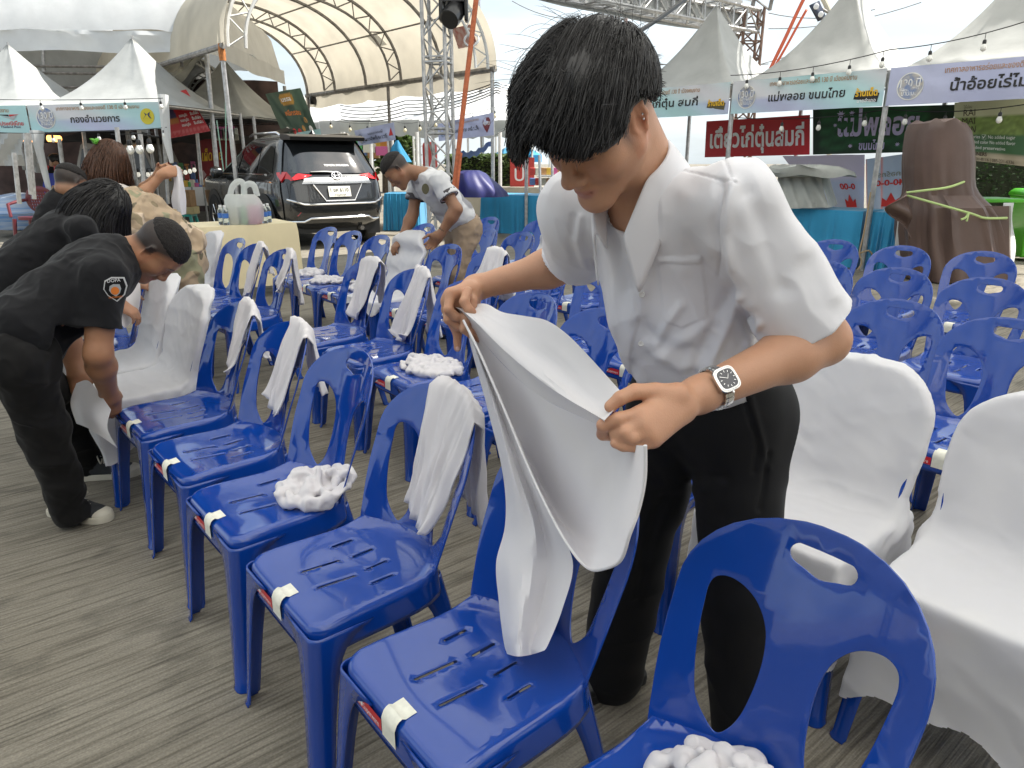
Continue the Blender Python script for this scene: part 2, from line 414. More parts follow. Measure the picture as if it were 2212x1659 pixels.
# ------------------------------------------------------------------ ground
def ground_material():
    m, nt, b, out = nodes_of('broomed_concrete'); N = nt.nodes.new; Lk = nt.links.new
    tc = N('ShaderNodeTexCoord')
    def noise(scale, detail, sc=(1, 1, 1), rot=0.0, rough=.5):
        mp = N('ShaderNodeMapping'); mp.inputs['Scale'].default_value = sc; mp.inputs['Rotation'].default_value = (0, 0, rot)
        # rotate first, then stretch
        mr = N('ShaderNodeMapping'); mr.inputs['Rotation'].default_value = (0, 0, rot); mp.inputs['Rotation'].default_value = (0, 0, 0)
        Lk(tc.outputs['Object'], mr.inputs['Vector']); Lk(mr.outputs[0], mp.inputs['Vector'])
        ns = N('ShaderNodeTexNoise'); ns.inputs['Scale'].default_value = scale; ns.inputs['Detail'].default_value = detail; ns.inputs['Roughness'].default_value = rough
        Lk(mp.outputs[0], ns.inputs['Vector']); return ns.outputs['Fac']
    def ramp(f, p0, p1, c0, c1):
        r = N('ShaderNodeValToRGB'); e = r.color_ramp.elements; e[0].position = p0; e[1].position = p1
        e[0].color = (*c0, 1) if isinstance(c0, tuple) else (c0,) * 3 + (1,); e[1].color = (*c1, 1) if isinstance(c1, tuple) else (c1,) * 3 + (1,)
        Lk(f, r.inputs['Fac']); return r.outputs['Color']
    def mul(a, c):
        x = N('ShaderNodeMix'); x.data_type = 'RGBA'; x.blend_type = 'MULTIPLY'; x.inputs[0].default_value = 1; Lk(a, x.inputs[6]); Lk(c, x.inputs[7]); return x.outputs[2]
    BR = GROOVE
    groove = noise(1.0, 3.0, (2.6, 74, 1), BR, .5)            # broom lines across the slab
    fine = noise(1.0, 3.0, (9, 190, 1), BR, .6)
    patch = noise(1.3, 4); grit = noise(160, 2); blot = noise(4.2, 5, (1, 1.8, 1), BR); worn = noise(2.1, 3, (1, 1, 1))
    base = ramp(patch, .3, .72, (.185, .165, .130), (.285, .262, .215))
    c = mul(base, ramp(groove, .36, .54, (.60, .585, .57), 1.04))
    c = mul(c, ramp(fine, .3, .6, .78, 1.06)); c = mul(c, ramp(blot, .30, .46, (.62, .62, .62), 1.0)); c = mul(c, ramp(grit, .35, .75, .86, 1.2))
    Lk(c, b.inputs['Base Color']); b.inputs['Roughness'].default_value = .85; b.inputs['Specular IOR Level'].default_value = .3
    ad = N('ShaderNodeMath'); ad.operation = 'MULTIPLY_ADD'; ad.inputs[1].default_value = .35; Lk(fine, ad.inputs[0]); Lk(groove, ad.inputs[2])
    bp = N('ShaderNodeBump'); bp.inputs['Strength'].default_value = .75; bp.inputs['Distance'].default_value = .012; Lk(ad.outputs[0], bp.inputs['Height']); Lk(bp.outputs[0], b.inputs['Normal'])
    return m
GROOVE = R(-39.5)
g = G(); S_ = 400.0
g.grid([[(x, y, 0) for y in (-40, -5, 0, 5, 10, 20, 40, S_)] for x in (-S_, -40, -10, 0, 10, 40, S_)])
tag(part('ground', g, ground_material(), smooth=False), 'grey brushed concrete ground of the fair site', 'ground', kind='structure')
# unseen dark cloth added behind the camera to darken reflections in the chairs
g = G().grid([[(-11 + 22 * i / 60, -6.5 + .12 * sin(i * 1.9) + .05 * sin(i * 4.3), z) for z in (.0, 1.6, 3.2)] for i in range(61)])
tag(part('wall', g, mat('added_dark_cloth', (.03, .028, .035), var=.2, vscale=2, rough=.8), recalc=False), 'dark stage hangings behind the camera', 'wall', kind='structure')
# ------------------------------------------------------------------ the large roof over the seats (its far corner shows at the top of the frame)
ROOF_C = np.array([4.56, 15.0]); FV, RV = np.array([-.766, -.643]), np.array([.643, -.766])
def roof_p(a, b, z): p = ROOF_C + FV * a + RV * b; return (p[0], p[1], z)
roof = thing('event_roof', 'wide white canvas roof on steel trusses over the seating', 'canopy roof', roof_p(0, 0, 0))
RA, RB, RZ = 19.0, 15.0, 3.85
P = []
for i in range(15):
    a = RA * i / 14; row = []
    for j in range(31):
        b = RB * (.5 - .5 * cos(pi * j / 30)); z = RZ + .40 + 4.4 * max(0, sin(pi * b / RB)) ** .62 + .04 * sin(a * 2.2) * sin(b * 1.7); row.append(roof_p(a, b, z))
    P.append(row)
M_ROOF = mat('translucent_roof_canvas', (.82, .82, .80), var=.06, vscale=.8, bump=.2, bscale=2, rough=.6, thin=.62)
part('roof_canvas', G().grid(P), M_ROOF, roof, world=True, recalc=False)
def truss_beam(g, p, q, w=.4, n=14, r=.03, up=(0, 0, 1)):
    p, q, up = np.array(p, float), np.array(q, float), np.array(up, float); s = nrm(np.cross(q - p, up)); u = nrm(np.cross(s, q - p))
    cs = [(a, b) for a in (-w / 2, w / 2) for b in (-w / 2, w / 2)]
    for a, b in cs: g.bar(p + s * a + u * b, q + s * a + u * b, r)
    for i in range(n):
        A, B = p + (q - p) * i / n, p + (q - p) * (i + 1) / n
        for (a, b), (c, d) in (((-1, -1), (1, -1)), ((1, -1), (1, 1)), ((1, 1), (-1, 1)), ((-1, 1), (-1, -1))):
            h = w / 2; k = i % 2
            g.bar(A + s * a * h + u * b * h, B + s * c * h + u * d * h, r * .55) if k else g.bar(B + s * a * h + u * b * h, A + s * c * h + u * d * h, r * .55)
            g.bar(A + s * a * h + u * b * h, A + s * c * h + u * d * h, r * .55)
    return g
g = G(); truss_beam(g, roof_p(0, 0, RZ + .05), roof_p(RA, 0, RZ + .05), .38, 44); truss_beam(g, roof_p(0, RB, RZ + .05), roof_p(RA, RB, RZ + .05), .38, 44)
part('roof_truss', g, M_STEEL, roof, world=True, smooth=False, recalc=False)
P = [[roof_p(RA * i / 20, -.22, z + .02 * sin(i * 2.1)) for z in (RZ + .46, RZ - .02, RZ - .20 + .03 * sin(i * 1.3))] for i in range(21)]
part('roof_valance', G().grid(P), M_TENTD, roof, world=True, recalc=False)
for nm, (a, b) in (('support_tower', (0, 0)), ('support_tower', (RA, 0)), ('support_tower', (0, RB)), ('support_tower', (RA, RB))):
    g = G(); truss_beam(g, roof_p(a, b, 0), roof_p(a, b, RZ + .3), .36, 14, .028, up=(1, 0, 0)); part(nm, g, mat('rusty_steel', (.20, .13, .10), var=.4, vscale=6, rough=.7, metal=.3), roof, world=True, smooth=False, recalc=False)
for a in (0.0, 4.75, 9.5, 14.25, 19.0):
    arc = [np.array(roof_p(a, RB * (.5 - .5 * cos(pi * k / 40)), RZ + .3 + 4.4 * max(0, sin(pi * (.5 - .5 * cos(pi * k / 40)))) ** .62)) for k in range(41)]; arc2 = [p + (np.array(roof_p(a, RB / 2, RZ - 1.5)) - p) * .05 for p in arc]
    g = G().tube(arc, .04, 6).tube(arc2, .035, 6)
    for k in range(40): g.bar(arc[k] if k % 2 else arc2[k], arc2[k + 1] if k % 2 else arc[k + 1], .016, 4)
    part('roof_arch', g, M_DSTEEL, roof, world=True, recalc=False)
# ------------------------------------------------------------------ printed cloth banner: four corners (top left, top right, bottom right, bottom left as seen by a reader)
M_VINYL = mat('printed_vinyl', attr=True, bump=.25, bscale=7, rough=.42, var=.05, vscale=5)
def banner(name, label, cat, tl, tr, br, bl, colfn, nx=26, ny=8, wob=.012, seed=0, group=None, facing=None, ripple=0):
    tl, tr, br, bl = [np.array(p, float) for p in (tl, tr, br, bl)]
    nn = nrm(np.cross(tr - tl, bl - tl)); to_cam = np.array([0, 0, CAMH]) - (tl + br) / 2
    if nn @ to_cam < 0: nn = -nn
    if facing is not None: nn = nn * facing
    def f(u, v, off=0.0):          # u 0..1 left to right, v 0..1 bottom to top
        p = (bl * (1 - u) + br * u) * (1 - v) + (tl * (1 - u) + tr * u) * v
        w = wob * (vnoise(np.array([u * 5, v * 1.6, seed * 3.7]), 1, 3) + .5 * vnoise(np.array([u * 11 + v * 4, v * 3, seed + .3]), 1, 5)) * min(1, 6 * u, 6 * (1 - u)) + ripple * sin(u * 23 + seed) * .5
        return p + nn * (w + off)
    root = thing(name, label, cat, (tl + tr + br + bl) / 4, 0, group)
    uv = [(i / nx, j / ny) for i in range(nx + 1) for j in range(ny + 1)]
    g = G().grid([[f(i / nx, j / ny) for j in range(ny + 1)] for i in range(nx + 1)])
    o = part('banner_cloth', g, M_VINYL, root, world=True, recalc=False)
    color_attr(o, [colfn(u, v) for u, v in uv])
    W, Hh = np.linalg.norm(tr - tl), np.linalg.norm(bl - tl)
    def put(s, u, v, h, m, width=None, bold=.0, mirror=False, shear=0, name='lettering', sq=1.0, off=.006):
        """text centred at u, v; h and width are fractions of the banner height and width"""
        g = text_mesh(s, h * Hh, None, None if width is None else width * W, bold, shear=shear)
        if not g.v: return
        g.v = [tuple(f(u + (-x if mirror else x) / W, v + y * sq / Hh, off)) for x, y, z in g.v]
        return part(name, g, m, root, world=True, smooth=False, recalc=False)
    def blob(u, v, ru, rv, m, n=28, name='emblem', off=.005, shape=None):
        pts = shape if shape is not None else [(cos(2 * pi * k / n), sin(2 * pi * k / n)) for k in range(n)]
        g = G().add([f(u + ru * a, v + rv * b, off) for a, b in pts], [tuple(range(len(pts)))]); return part(name, g, m, root, world=True, smooth=False, recalc=False)
    return root, f, put, blob
C_LILAC, C_AQUA, C_PALE = np.array([.46, .49, .68]), np.array([.42, .66, .68]), np.array([.66, .66, .70])
def fest(u, v, s=0.0): # printed pale wash of the festival banners
    k = .5 + .5 * sin(u * 6 + v * 2.5 + s); return C_AQUA * k + (C_PALE if v > .45 else C_LILAC) * (1 - k)
def lil(u, v): return C_LILAC * (.9 + .15 * v) + .04 * sin(u * 9)
M_EMB1 = mat('emblem_blue_print', (.10, .20, .45), col2=(.55, .50, .42), vscale=14, var=.1, rough=.5)
M_EMB2 = mat('emblem_white_ring', (.75, .75, .72), rough=.5); M_NAVYP = mat('navy_print', (.02, .03, .10), rough=.5)
FESTIVAL = 'เทศกาลอาหารอร่อยและของดี 130 ปี เมืองคนงาม'
def fest_emblem(put, blob, u, v, ru, rv):
    blob(u, v, ru, rv, M_EMB2, name='emblem_ring'); blob(u, v, ru * .92, rv * .92, M_EMB1, name='emblem', off=.006)
    put('130 ปี', u, v + rv * .2, .30 * rv / .36, M_WPRINT, width=ru * 1.5, bold=.012, name='emblem_number', off=.0085)
    put('เมืองคนงาม', u, v - rv * .18, .15 * rv / .36, M_WPRINT, width=ru * 1.35, bold=.01, name='emblem_text', off=.0085)
    put('บ้านโป่ง', u, v - rv * .5, .19 * rv / .36, M_WPRINT, width=ru * 1.15, bold=.01, name='emblem_text', off=.0085)
# ------------------------------------------------------------------ small pyramid tents
def pyramid_tent(corner, ex, ey, z0, peak, label, mat_=None, poles=(0, 1, 2, 3), group=None, valance=.0, name='pyramid_tent', cat='tent', seed=0, ext=0.0, ridge=.06):
    """corner: ground point; ex, ey: ground vectors of the two sides"""
    mat_ = mat_ or M_TENT; c = np.array([*corner[:2], 0.]); ex = np.array([*ex, 0.]); ey = np.array([*ey, 0.])
    t = thing(name, label, cat, c, 0, group)
    rings = []
    for i in range(19):
        d = 1 - i / 18 * .985; row = []
        for k in range(48):
            q = k / 12; e, f_ = int(q), q - int(q); u, v = ((f_ - .5, -.5), (.5, f_ - .5), (.5 - f_, .5), (-.5, .5 - f_))[e]
            h = (1 - d) ** 1.7 * .93 + .07 * (1 - d); p = c + ex * (.5 + u * d) + ey * (.5 + v * d); mid = .0 if k % 12 == 0 else 1.0
            sag = mid * (.022 * vnoise(np.array([k * .9, d * 5, seed * 2.1]), 1, 9) + .015 * vnoise(np.array([k * 2.3, d * 11, seed]), 1, 2)) * (.3 + d) * min(1, 9 * (1 - d) + .1)
            p = p - (ex * u + ey * v) * mid * .05 * sin(pi * f_) * d * (1 - d) * 2; row.append((p[0], p[1], z0 + (peak - z0) * h + sag))
        rings.append(row)
    part('tent_roof', G().loft(rings), mat_, t, world=True, recalc=False, sharp=None)
    cs = [c, c + ex, c + ex + ey, c + ey]
    if valance:
        for a, b in zip(cs, cs[1:] + cs[:1]):
            part('valance', G().grid([[a + (b - a) * k / 10 + np.array([0, 0, z]) for z in (z0, z0 - valance * .5, z0 - valance + .02 * sin(k * 2.2 + seed))] for k in range(11)]), mat_, t, world=True, recalc=False)
    for k in poles: part('pole', G().tube([cs[k] + [0, 0, 0], cs[k] + [0, 0, z0]], .034, 8), M_STEEL, t, world=True)
    g = G()
    for a, b in zip(cs, cs[1:] + cs[:1]): g.bar(a + [0, 0, z0 - .03], b + [0, 0, z0 - .03], .016)
    m = (cs[0] + cs[2]) / 2; g.bar(m + [0, 0, z0 + .1], m + [0, 0, peak + .02], .018)
    for a in cs: g.bar(a + [0, 0, z0 - .03], m + [0, 0, z0 + .12], .012)
    part('frame', g, M_STEEL, t, world=True)
    return t, cs
# right-hand row: posts surveyed at two fascia corners
Z_T = aty(1893, 151, 9.34)[2]; P0 = atz(1857, 585)[:2]; Q1 = atz(1581, 180, Z_T)[:2]
DR = nrm(Q1 - P0); BAY = np.linalg.norm(Q1 - P0); NRM_R = np.array([-DR[1], DR[0]]); NRM_R = NRM_R * (1 if NRM_R @ P0 > 0 else -1)
def post(k): return P0 + DR * BAY * k
TENT_NAMES = {-1: 'grey white pyramid tent at the frame edge, behind the lilac banner', 0: 'grey white pyramid tent whose front post stands left of the brown tarpaulin',
   1: 'grey white pyramid tent with a sharp peak right of the black hair', 2: 'pyramid tent whose roof edge just shows behind the black hair', 3: 'white pyramid tent mostly hidden behind the black haired head'}
for k in (-1, 0, 1, 2):
    c = post(k) + NRM_R * .06
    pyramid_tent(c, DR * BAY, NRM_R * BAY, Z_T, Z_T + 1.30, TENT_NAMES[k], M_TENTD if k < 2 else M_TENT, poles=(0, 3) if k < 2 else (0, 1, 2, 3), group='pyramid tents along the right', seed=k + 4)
ZB = aty(1890, 229, 9.34)[2]
def fascia(k, name, label, colfn, s=0):
    a, b = post(k + 1), post(k); a = a + DR * -.02; b = b + DR * .02
    return banner('festival_banner', label, 'banner', (*a, Z_T + .02), (*b, Z_T + .02), (*b, ZB), (*a, ZB), colfn, seed=s, wob=.02, group='long festival banners along the tent eaves')
_, f, put, blob = fascia(-1, '', 'lilac festival banner with large black lettering, nearest on the right', lil, 1)
fest_emblem(put, blob, .12, .48, .072, .36); put(FESTIVAL, .60, .82, .20, M_GOLDP, width=.62, bold=.008); put('น้ำอ้อยไร่ไม่จน', .56, .42, .38, M_BPRINT, width=.46, bold=.022)
_, f, put, blob = fascia(0, '', 'pale aqua festival banner with black lettering between two posts', lambda u, v: fest(u, v, 2.2), 2)
fest_emblem(put, blob, .11, .5, .068, .36); put(FESTIVAL, .55, .83, .19, M_GOLDP, width=.56, bold=.008); put('แม่พลอย ขนมไทย', .52, .42, .33, M_BPRINT, width=.50, bold=.02)
M_YEL = mat('yellow_print', (.75, .45, .02), rough=.5); M_OLIVE = mat('olive_print', (.09, .08, .04), rough=.5); M_REDP = mat('red_print', (.55, .03, .03), rough=.5); M_ORANGEP = mat('orange_print', (.72, .20, .03), rough=.5)
blob(.90, .34, .075, .22, M_BPRINT, shape=[(-1, -.5), (.9, -1), (1, .1), (.2, .5), (-.9, .2)], name='print_patch'); put('ร้านเด็ด', .90, .38, .26, M_YEL, width=.13, bold=.03, off=.009); put('นายอำเภอ', .905, .17, .13, M_WPRINT, width=.11, bold=.015, off=.009)
_, f, put, blob = fascia(1, '', 'pale aqua festival banner partly hidden behind the black hair', lambda u, v: fest(u, v, 4.2), 3)
put(FESTIVAL, .45, .83, .19, M_GOLDP, width=.62, bold=.008); put('เตี๋ยวไก่ตุ๋น สมกี่', .46, .45, .34, M_BPRINT, width=.58, bold=.02)
blob(.90, .34, .075, .2, M_OLIVE, shape=[(-1, -.5), (.9, -1), (1, .1), (.2, .5), (-.9, .2)], name='print_patch'); put('ร้านเด็ด', .90, .36, .24, M_YEL, width=.13, bold=.03, off=.009)
_, f, put, blob = fascia(2, '', 'festival banner furthest along the right row, behind the head', lil, 6)
# banners inside the stalls, hung from the tents' rear edge
def hung(name, label, u0, v0, u1, v1, u2, v2, u3, v3, y0, y1, colfn, **k):
    return banner(name, label, 'banner', aty(u0, v0, y0), aty(u1, v1, y1), aty(u2, v2, y1), aty(u3, v3, y0), colfn, **k)
_, f, put, blob = hung('red_banner', 'red stall banner with thick white lettering behind the shirt collar', 1526, 262, 1750, 248, 1749, 334, 1522, 340, 12.9, 11.9, lambda u, v: np.array([.50, .012, .02]), seed=5, wob=.03)
put('เตี๋ยวไก่ตุ๋นสมกี่', .50, .46, .66, M_WPRINT, width=.90, bold=.028)
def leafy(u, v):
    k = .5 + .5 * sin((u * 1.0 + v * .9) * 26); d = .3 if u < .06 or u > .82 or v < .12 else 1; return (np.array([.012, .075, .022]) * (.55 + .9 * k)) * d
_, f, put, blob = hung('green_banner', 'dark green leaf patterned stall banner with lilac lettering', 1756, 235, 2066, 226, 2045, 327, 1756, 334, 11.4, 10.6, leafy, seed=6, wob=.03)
M_LILACP = mat('lilac_print', (.55, .48, .72), rough=.5)
put('แม่พลอย', .48, .60, .66, M_LILACP, width=.58, bold=.03); put('ขนมไทย', .45, .16, .26, M_LILACP, width=.19, bold=.02)
for u, v, s_ in ((.29, .17, .02), (.64, .18, .02), (.21, .86, .034), (.29, .88, .024), (.17, .63, .018)):
    blob(u, v, s_, s_ * 2.6, M_LILACP, shape=[(cos(a) * (1 if i % 2 else .45), sin(a) * (1 if i % 2 else .45)) for i, a in enumerate(np.linspace(0, 2 * pi, 17)[:-1])], name='flower_print')
def field(u, v):
    if v < .16: return np.array([.50, .42, .32]) * (.92 + .1 * sin(v * 90))
    if v < .45 and u < .62: return np.array([.055, .14, .06])
    if v > .72: return np.array([.55, .56, .38]) * (1 - .25 * (v > .86) * sin(u * 7))
    return np.array([.20, .28, .08]) * (1 + .3 * vnoise(np.array([u * 40, v * 30, 0]), 1, 4))
_, f, put, blob = hung('cane_field_banner', 'pale green banner with a cane field picture and printed juice claims', 2062, 222, 2330, 190, 2330, 372, 2058, 342, 9.9, 9.3, field, seed=7, wob=.03, nx=40, ny=24)
M_CREAMP = mat('dark_brown_print', (.05, .03, .02), rough=.5)
put('ไร่ไม่จน', .115, .90, .07, M_CREAMP, width=.07); put('RAI', .13, .80, .16, M_CREAMP, width=.10); put('MAI', .125, .66, .16, M_CREAMP, width=.11); put('JON', .13, .52, .17, M_CREAMP, width=.12, shear=.15)
put('Calories ☑ No added sugar', .31, .40, .075, M_WPRINT, width=.40); put('No added color No added flavor', .30, .315, .075, M_WPRINT, width=.42); put('No added preservative', .26, .225, .075, M_WPRINT, width=.34)
put('WINNERS', .20, .12, .085, M_CREAMP, width=.16, bold=.02); put('085-231-8116 | 085-231-6336', .31, .035, .07, M_CREAMP, width=.38); put('น้ำอ้อย', .80, .80, .22, M_CREAMP, width=.24, bold=.02); put('100%', .68, .60, .12, M_CREAMP, width=.14)
# pale printed plastic sheets hung below
def sheetprint(u, v):
    return np.array([.42, .52, .70]) if (u * 3 % 1) > .06 else np.array([.70, .30, .30])
_, f, put, blob = hung('printed_plastic_sheet', 'translucent pale blue printed sacking hung behind the post', 1870, 344, 1972, 330, 1968, 452, 1872, 452, 10.9, 10.7, sheetprint, seed=8, wob=.02)
put('กอร์กร', .50, .66, .13, mat('grey_print', (.25, .27, .25), rough=.5), width=.5, mirror=True, bold=.02); put('40-0-0', .52, .50, .15, M_REDP, width=.62, mirror=True, bold=.03)
blob(.55, .18, .22, .14, M_REDP, shape=[(-1, -.9), (1, -.9), (.9, .3), (.45, -.1), (0, 1), (-.45, -.1), (-.9, .3)], name='crown_print')
_, f, put, blob = hung('printed_plastic_sheet', 'translucent lilac printed sacking hung behind the grey covered cart', 1690, 337, 1868, 334, 1866, 452, 1780, 452, 11.6, 11.0, lambda u, v: np.array([.62, .56, .70]) if v > .5 else np.array([.45, .52, .70]), seed=9, wob=.02)
put('0-00', .72, .42, .15, M_REDP, width=.26, mirror=True, bold=.03); blob(.72, .16, .12, .13, M_REDP, shape=[(-1, -.9), (1, -.9), (.9, .3), (.45, -.1), (0, 1), (-.45, -.1), (-.9, .3)], name='crown_print')
# ------------------------------------------------------------------ festoon lights
M_BULB = mat('white_bulb', (.82, .82, .78), rough=.25); M_CREAMB = mat('cream_bulb', (.78, .70, .48), rough=.25)
def bulb_prof(s=1.0): return [(.001 * s, -.118 * s), (.018 * s, -.112 * s), (.030 * s, -.095 * s), (.032 * s, -.078 * s), (.026 * s, -.058 * s), (.019 * s, -.042 * s)]
def sock_prof(s=1.0): return [(.019 * s, -.042 * s), (.021 * s, -.02 * s), (.017 * s, 0), (.006 * s, .006 * s)]
_bulb = {}
def string_lights(label, pts, bulbs, s=1.0, m=None, sag=.06, group='strings of festoon bulbs', drop=.05, wire=.006):
    pts = np.array(pts, float); t = thing('festoon_lights', label, 'string lights', pts[0], 0, group)
    W = []
    for a, b in zip(pts[:-1], pts[1:]):
        for k in range(8): q = k / 8; W.append(a + (b - a) * q - np.array([0, 0, sag * 4 * q * (1 - q)]))
    W.append(pts[-1]); W = np.array(W); part('wire', G().tube(W, wire, 5), M_BLACK, t, world=True)
    L = np.concatenate([[0], np.cumsum(np.linalg.norm(np.diff(W, axis=0), axis=1))]); m = m or M_BULB
    key = (s, m.name)
    for q in bulbs:
        c = np.array([np.interp(q * L[-1], L, W[:, k]) for k in range(3)]) - [0, 0, drop]
        g = G().revolve(bulb_prof(s), c, 12); gs = G().revolve(sock_prof(s), c, 10); gs.bar(c, c + [0, 0, drop], .004, 4)
        b = part('bulb', g, m, t, world=True); part('socket', gs, M_BLACK, t, world=True)
    return t
a, b, c3 = post(-.9), post(0), post(1); off = -NRM_R * .05
string_lights('wire of bulbs looping above the nearest lilac banner', [(*(post(-.75) + off), Z_T + .42), (*(post(0) + off), Z_T + .22), (*(post(1) + off), Z_T + .10)], (.04, .165, .31, .45, .555, .68, .80, .93), drop=.07)
string_lights('wire of bulbs under the eave of the right hand tents', [(*(post(-.75) + NRM_R * .15), ZB - .03), (*(post(0) + NRM_R * .15), ZB - .03), (*(post(1) + NRM_R * .15), ZB - .04)], (.10, .25, .37, .50, .66, .80), drop=.05)
# ------------------------------------------------------------------ left: near white tent, arch tents, stalls
# near white canopy tent, its valance across the top left corner
wt = thing('white_tent', 'bright white canopy tent with a deep valance over the top left corner', 'tent', (*aty(478, 500, 14.8)[:2], 0))
cA = aty(446, 117, 14.8); cB = aty(-260, 104, 15.6); back = np.array([-.35, 6.0, 0])
def wt_edge(u, drop):          # along the eave
    p = cA + (cB - cA) * u; return p + np.array([0, 0, -drop])
P = []
for i in range(41):
    u = i / 40; row = []
    for h in (-.30, -.22, -.12, 0, .08):
        z = .0; p = cA + (cB - cA) * u + np.array([0, 0, .30 + h]); 
        w = .05 * vnoise(np.array([u * 16, h * 5, 1.]), 1, 3) + .03 * vnoise(np.array([u * 40 + h * 9, h * 9, 4.]), 1, 8); row.append(p + np.array([0, -.06 - w, .018 * sin(u * 19) * (h < -.2)]))
    P.append(row)
part('valance', G().grid(P), M_TENT, wt, world=True, recalc=False)
P = []
for i in range(41):
    u = i / 40; row = []
    for k in range(25):
        v = k / 24; p = cA + (cB - cA) * u + back * v; h = min((min(u, 1 - u) * 2) ** .35, (min(v, 1 - v) * 2) ** .45, 1.0)
        p = p + np.array([0, -.05, .38 + 2.1 * h + .035 * vnoise(np.array([u * 13, v * 13, 2.]), 1, 3) + .02 * vnoise(np.array([u * 30 + v * 20, v * 24, 2.]), 1, 6)]); row.append(p)
    P.append(row)
part('tent_roof', G().grid(P), M_TENT, wt, world=True, recalc=False)
P = []
for i in range(13):                     # the side valance seen from inside at the right corner
    v = i / 12; P.append([cA + back * v + np.array([.03 * sin(v * 20), 0, z]) for z in (.38, .2, .02 + .03 * sin(v * 9))])
part('valance', G().grid(P), M_TENT, wt, world=True, recalc=False)
for p, q in ((cA + [0, 0, .1], aty(483, 520, 14.6)), (cB + [0, 0, .1], cB * [1, 1, 0]), (cA + back, (cA + back) * [1, 1, 0])):
    q = np.array([q[0], q[1], 0]); part('pole', G().tube([q, p], .045, 10), M_STEEL, wt, world=True)
# second pale tent behind with bars across its wall
bt = thing('white_tent', 'pale white tent with brown bars across its back wall, far left', 'tent', (*aty(130, 300, 19)[:2], 0))
p0, p1 = aty(-120, 95, 20.), aty(285, 95, 19.)
P = [[(p0 + (p1 - p0) * i / 24) + np.array([.05 * sin(j * 2.3 + i), .25 * (j - 4) * .3 + .05 * vnoise(np.array([i * .5, j * .8, 1]), 1, 5), -2.0 * j / 8 + .04 * sin(i * .9 + j)]) for j in range(9)] for i in range(25)]
part('wall_canvas', G().grid(P), M_TENTD, bt, world=True, recalc=False)
P = [[(p0 + (p1 - p0) * i / 12) + np.array([0, 1.2 * j, .35 * j]) for j in range(4)] for i in range(13)]
part('tent_roof', G().grid(P), M_TENT, bt, world=True, recalc=False)
for vy in (145, 160, 190, 202): part('bar', G().bar(aty(-60, vy - 4, 18.9), aty(270, vy, 18.2), .035), M_DSTEEL, bt, world=True)
for ux in (22, 92, 268): part('pole', G().bar(aty(ux, 80, 18.7), aty(ux + 6, 235, 18.5), .04), M_STEEL, bt, world=True)
# sagging dirty canvas flap between the tents
M_DIRTY = mat('dirty_canvas', (.66, .64, .56), col2=(.34, .33, .30), vscale=2.6, bump=.5, bscale=6, rough=.75, thin=.25)
top = spline([aty(268, 122, 17.4), aty(330, 128, 16.9), aty(400, 122, 16.4), aty(452, 108, 16.2)], 6); bot = spline([aty(268, 178, 17.2), aty(312, 208, 16.6), aty(372, 192, 16.2), aty(446, 118, 16.1)], 6)
P = [[a + (b - a) * t + np.array([0, -.25 * sin(pi * t) + .05 * sin(t * 15 + i * .9), .02 * sin(i * 1.7 + t * 6)]) for t in np.linspace(0, 1, 9)] for i, (a, b) in enumerate(zip(top, bot))]
tag(part('canvas_flap', G().grid(P), M_DIRTY, recalc=False), 'stained cream canvas flap sagging below the bright white tent', 'canvas')
# pyramid tents with aqua banners
ZL = aty(62, 228, 13.3)[2]
La, Lb = aty(62, 228, 13.3), aty(349, 217, 12.9); Lb[2] = La[2]
eL = (Lb - La)[:2]; nL = np.array([-eL[1], eL[0]])
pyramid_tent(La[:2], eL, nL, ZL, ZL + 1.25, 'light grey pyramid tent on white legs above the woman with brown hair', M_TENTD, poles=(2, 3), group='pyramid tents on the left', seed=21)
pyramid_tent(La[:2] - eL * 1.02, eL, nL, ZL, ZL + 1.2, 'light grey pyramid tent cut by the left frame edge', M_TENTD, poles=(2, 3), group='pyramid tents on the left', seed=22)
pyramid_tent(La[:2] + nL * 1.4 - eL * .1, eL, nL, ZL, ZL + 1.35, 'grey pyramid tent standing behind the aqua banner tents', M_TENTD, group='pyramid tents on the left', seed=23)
d_ = np.array([0, -.05, 0]); hz = ZL - aty(62, 284, 13.3)[2]
_, f, put, blob = banner('festival_banner', 'aqua festival banner on the left with dark lettering and round yellow emblem', 'banner', La + d_, Lb + d_ + [0, 0, .03], Lb + d_ - [0, 0, hz - .03], La + d_ - [0, 0, hz + .02], lambda u, v: fest(u, v, 1.2), seed=31, group='festival banners on the left')
fest_emblem(put, blob, .13, .52, .075, .40); put(FESTIVAL, .53, .84, .19, M_GOLDP, width=.62, bold=.008); put('กองอำนวยการ', .50, .42, .34, M_BPRINT, width=.37, bold=.02)
M_YEMB = mat('yellow_emblem', (.62, .52, .03), rough=.5); blob(.89, .47, .052, .30, M_YEMB); blob(.89, .49, .035, .19, M_NAVYP, shape=[(-.9, -.5), (-.3, .1), (-.6, .7), (0, .3), (.7, .8), (.5, .1), (.9, -.6), (.2, -.3)], name='emblem_figure', off=.008); blob(.885, .44, .03, .13, M_YEMB, shape=[(-1, -.6), (-.2, .3), (.3, .9), (.5, .2), (1, -.5), (0, -.2)], name='emblem_figure', off=.0105)
L2a, L2b = La - np.array([*eL, 0]) * 1.0, La - np.array([*eL, 0]) * .01
_, f, put, blob = banner('festival_banner', 'aqua festival banner with red and black arrow emblem at the left frame edge', 'banner', L2a + d_ * 1.1, L2b + d_ * 1.1, L2b + d_ * 1.1 - [0, 0, hz + .03], L2a + d_ * 1.1 - [0, 0, hz], lambda u, v: C_AQUA * (.95 + .1 * v), seed=33, group='festival banners on the left')
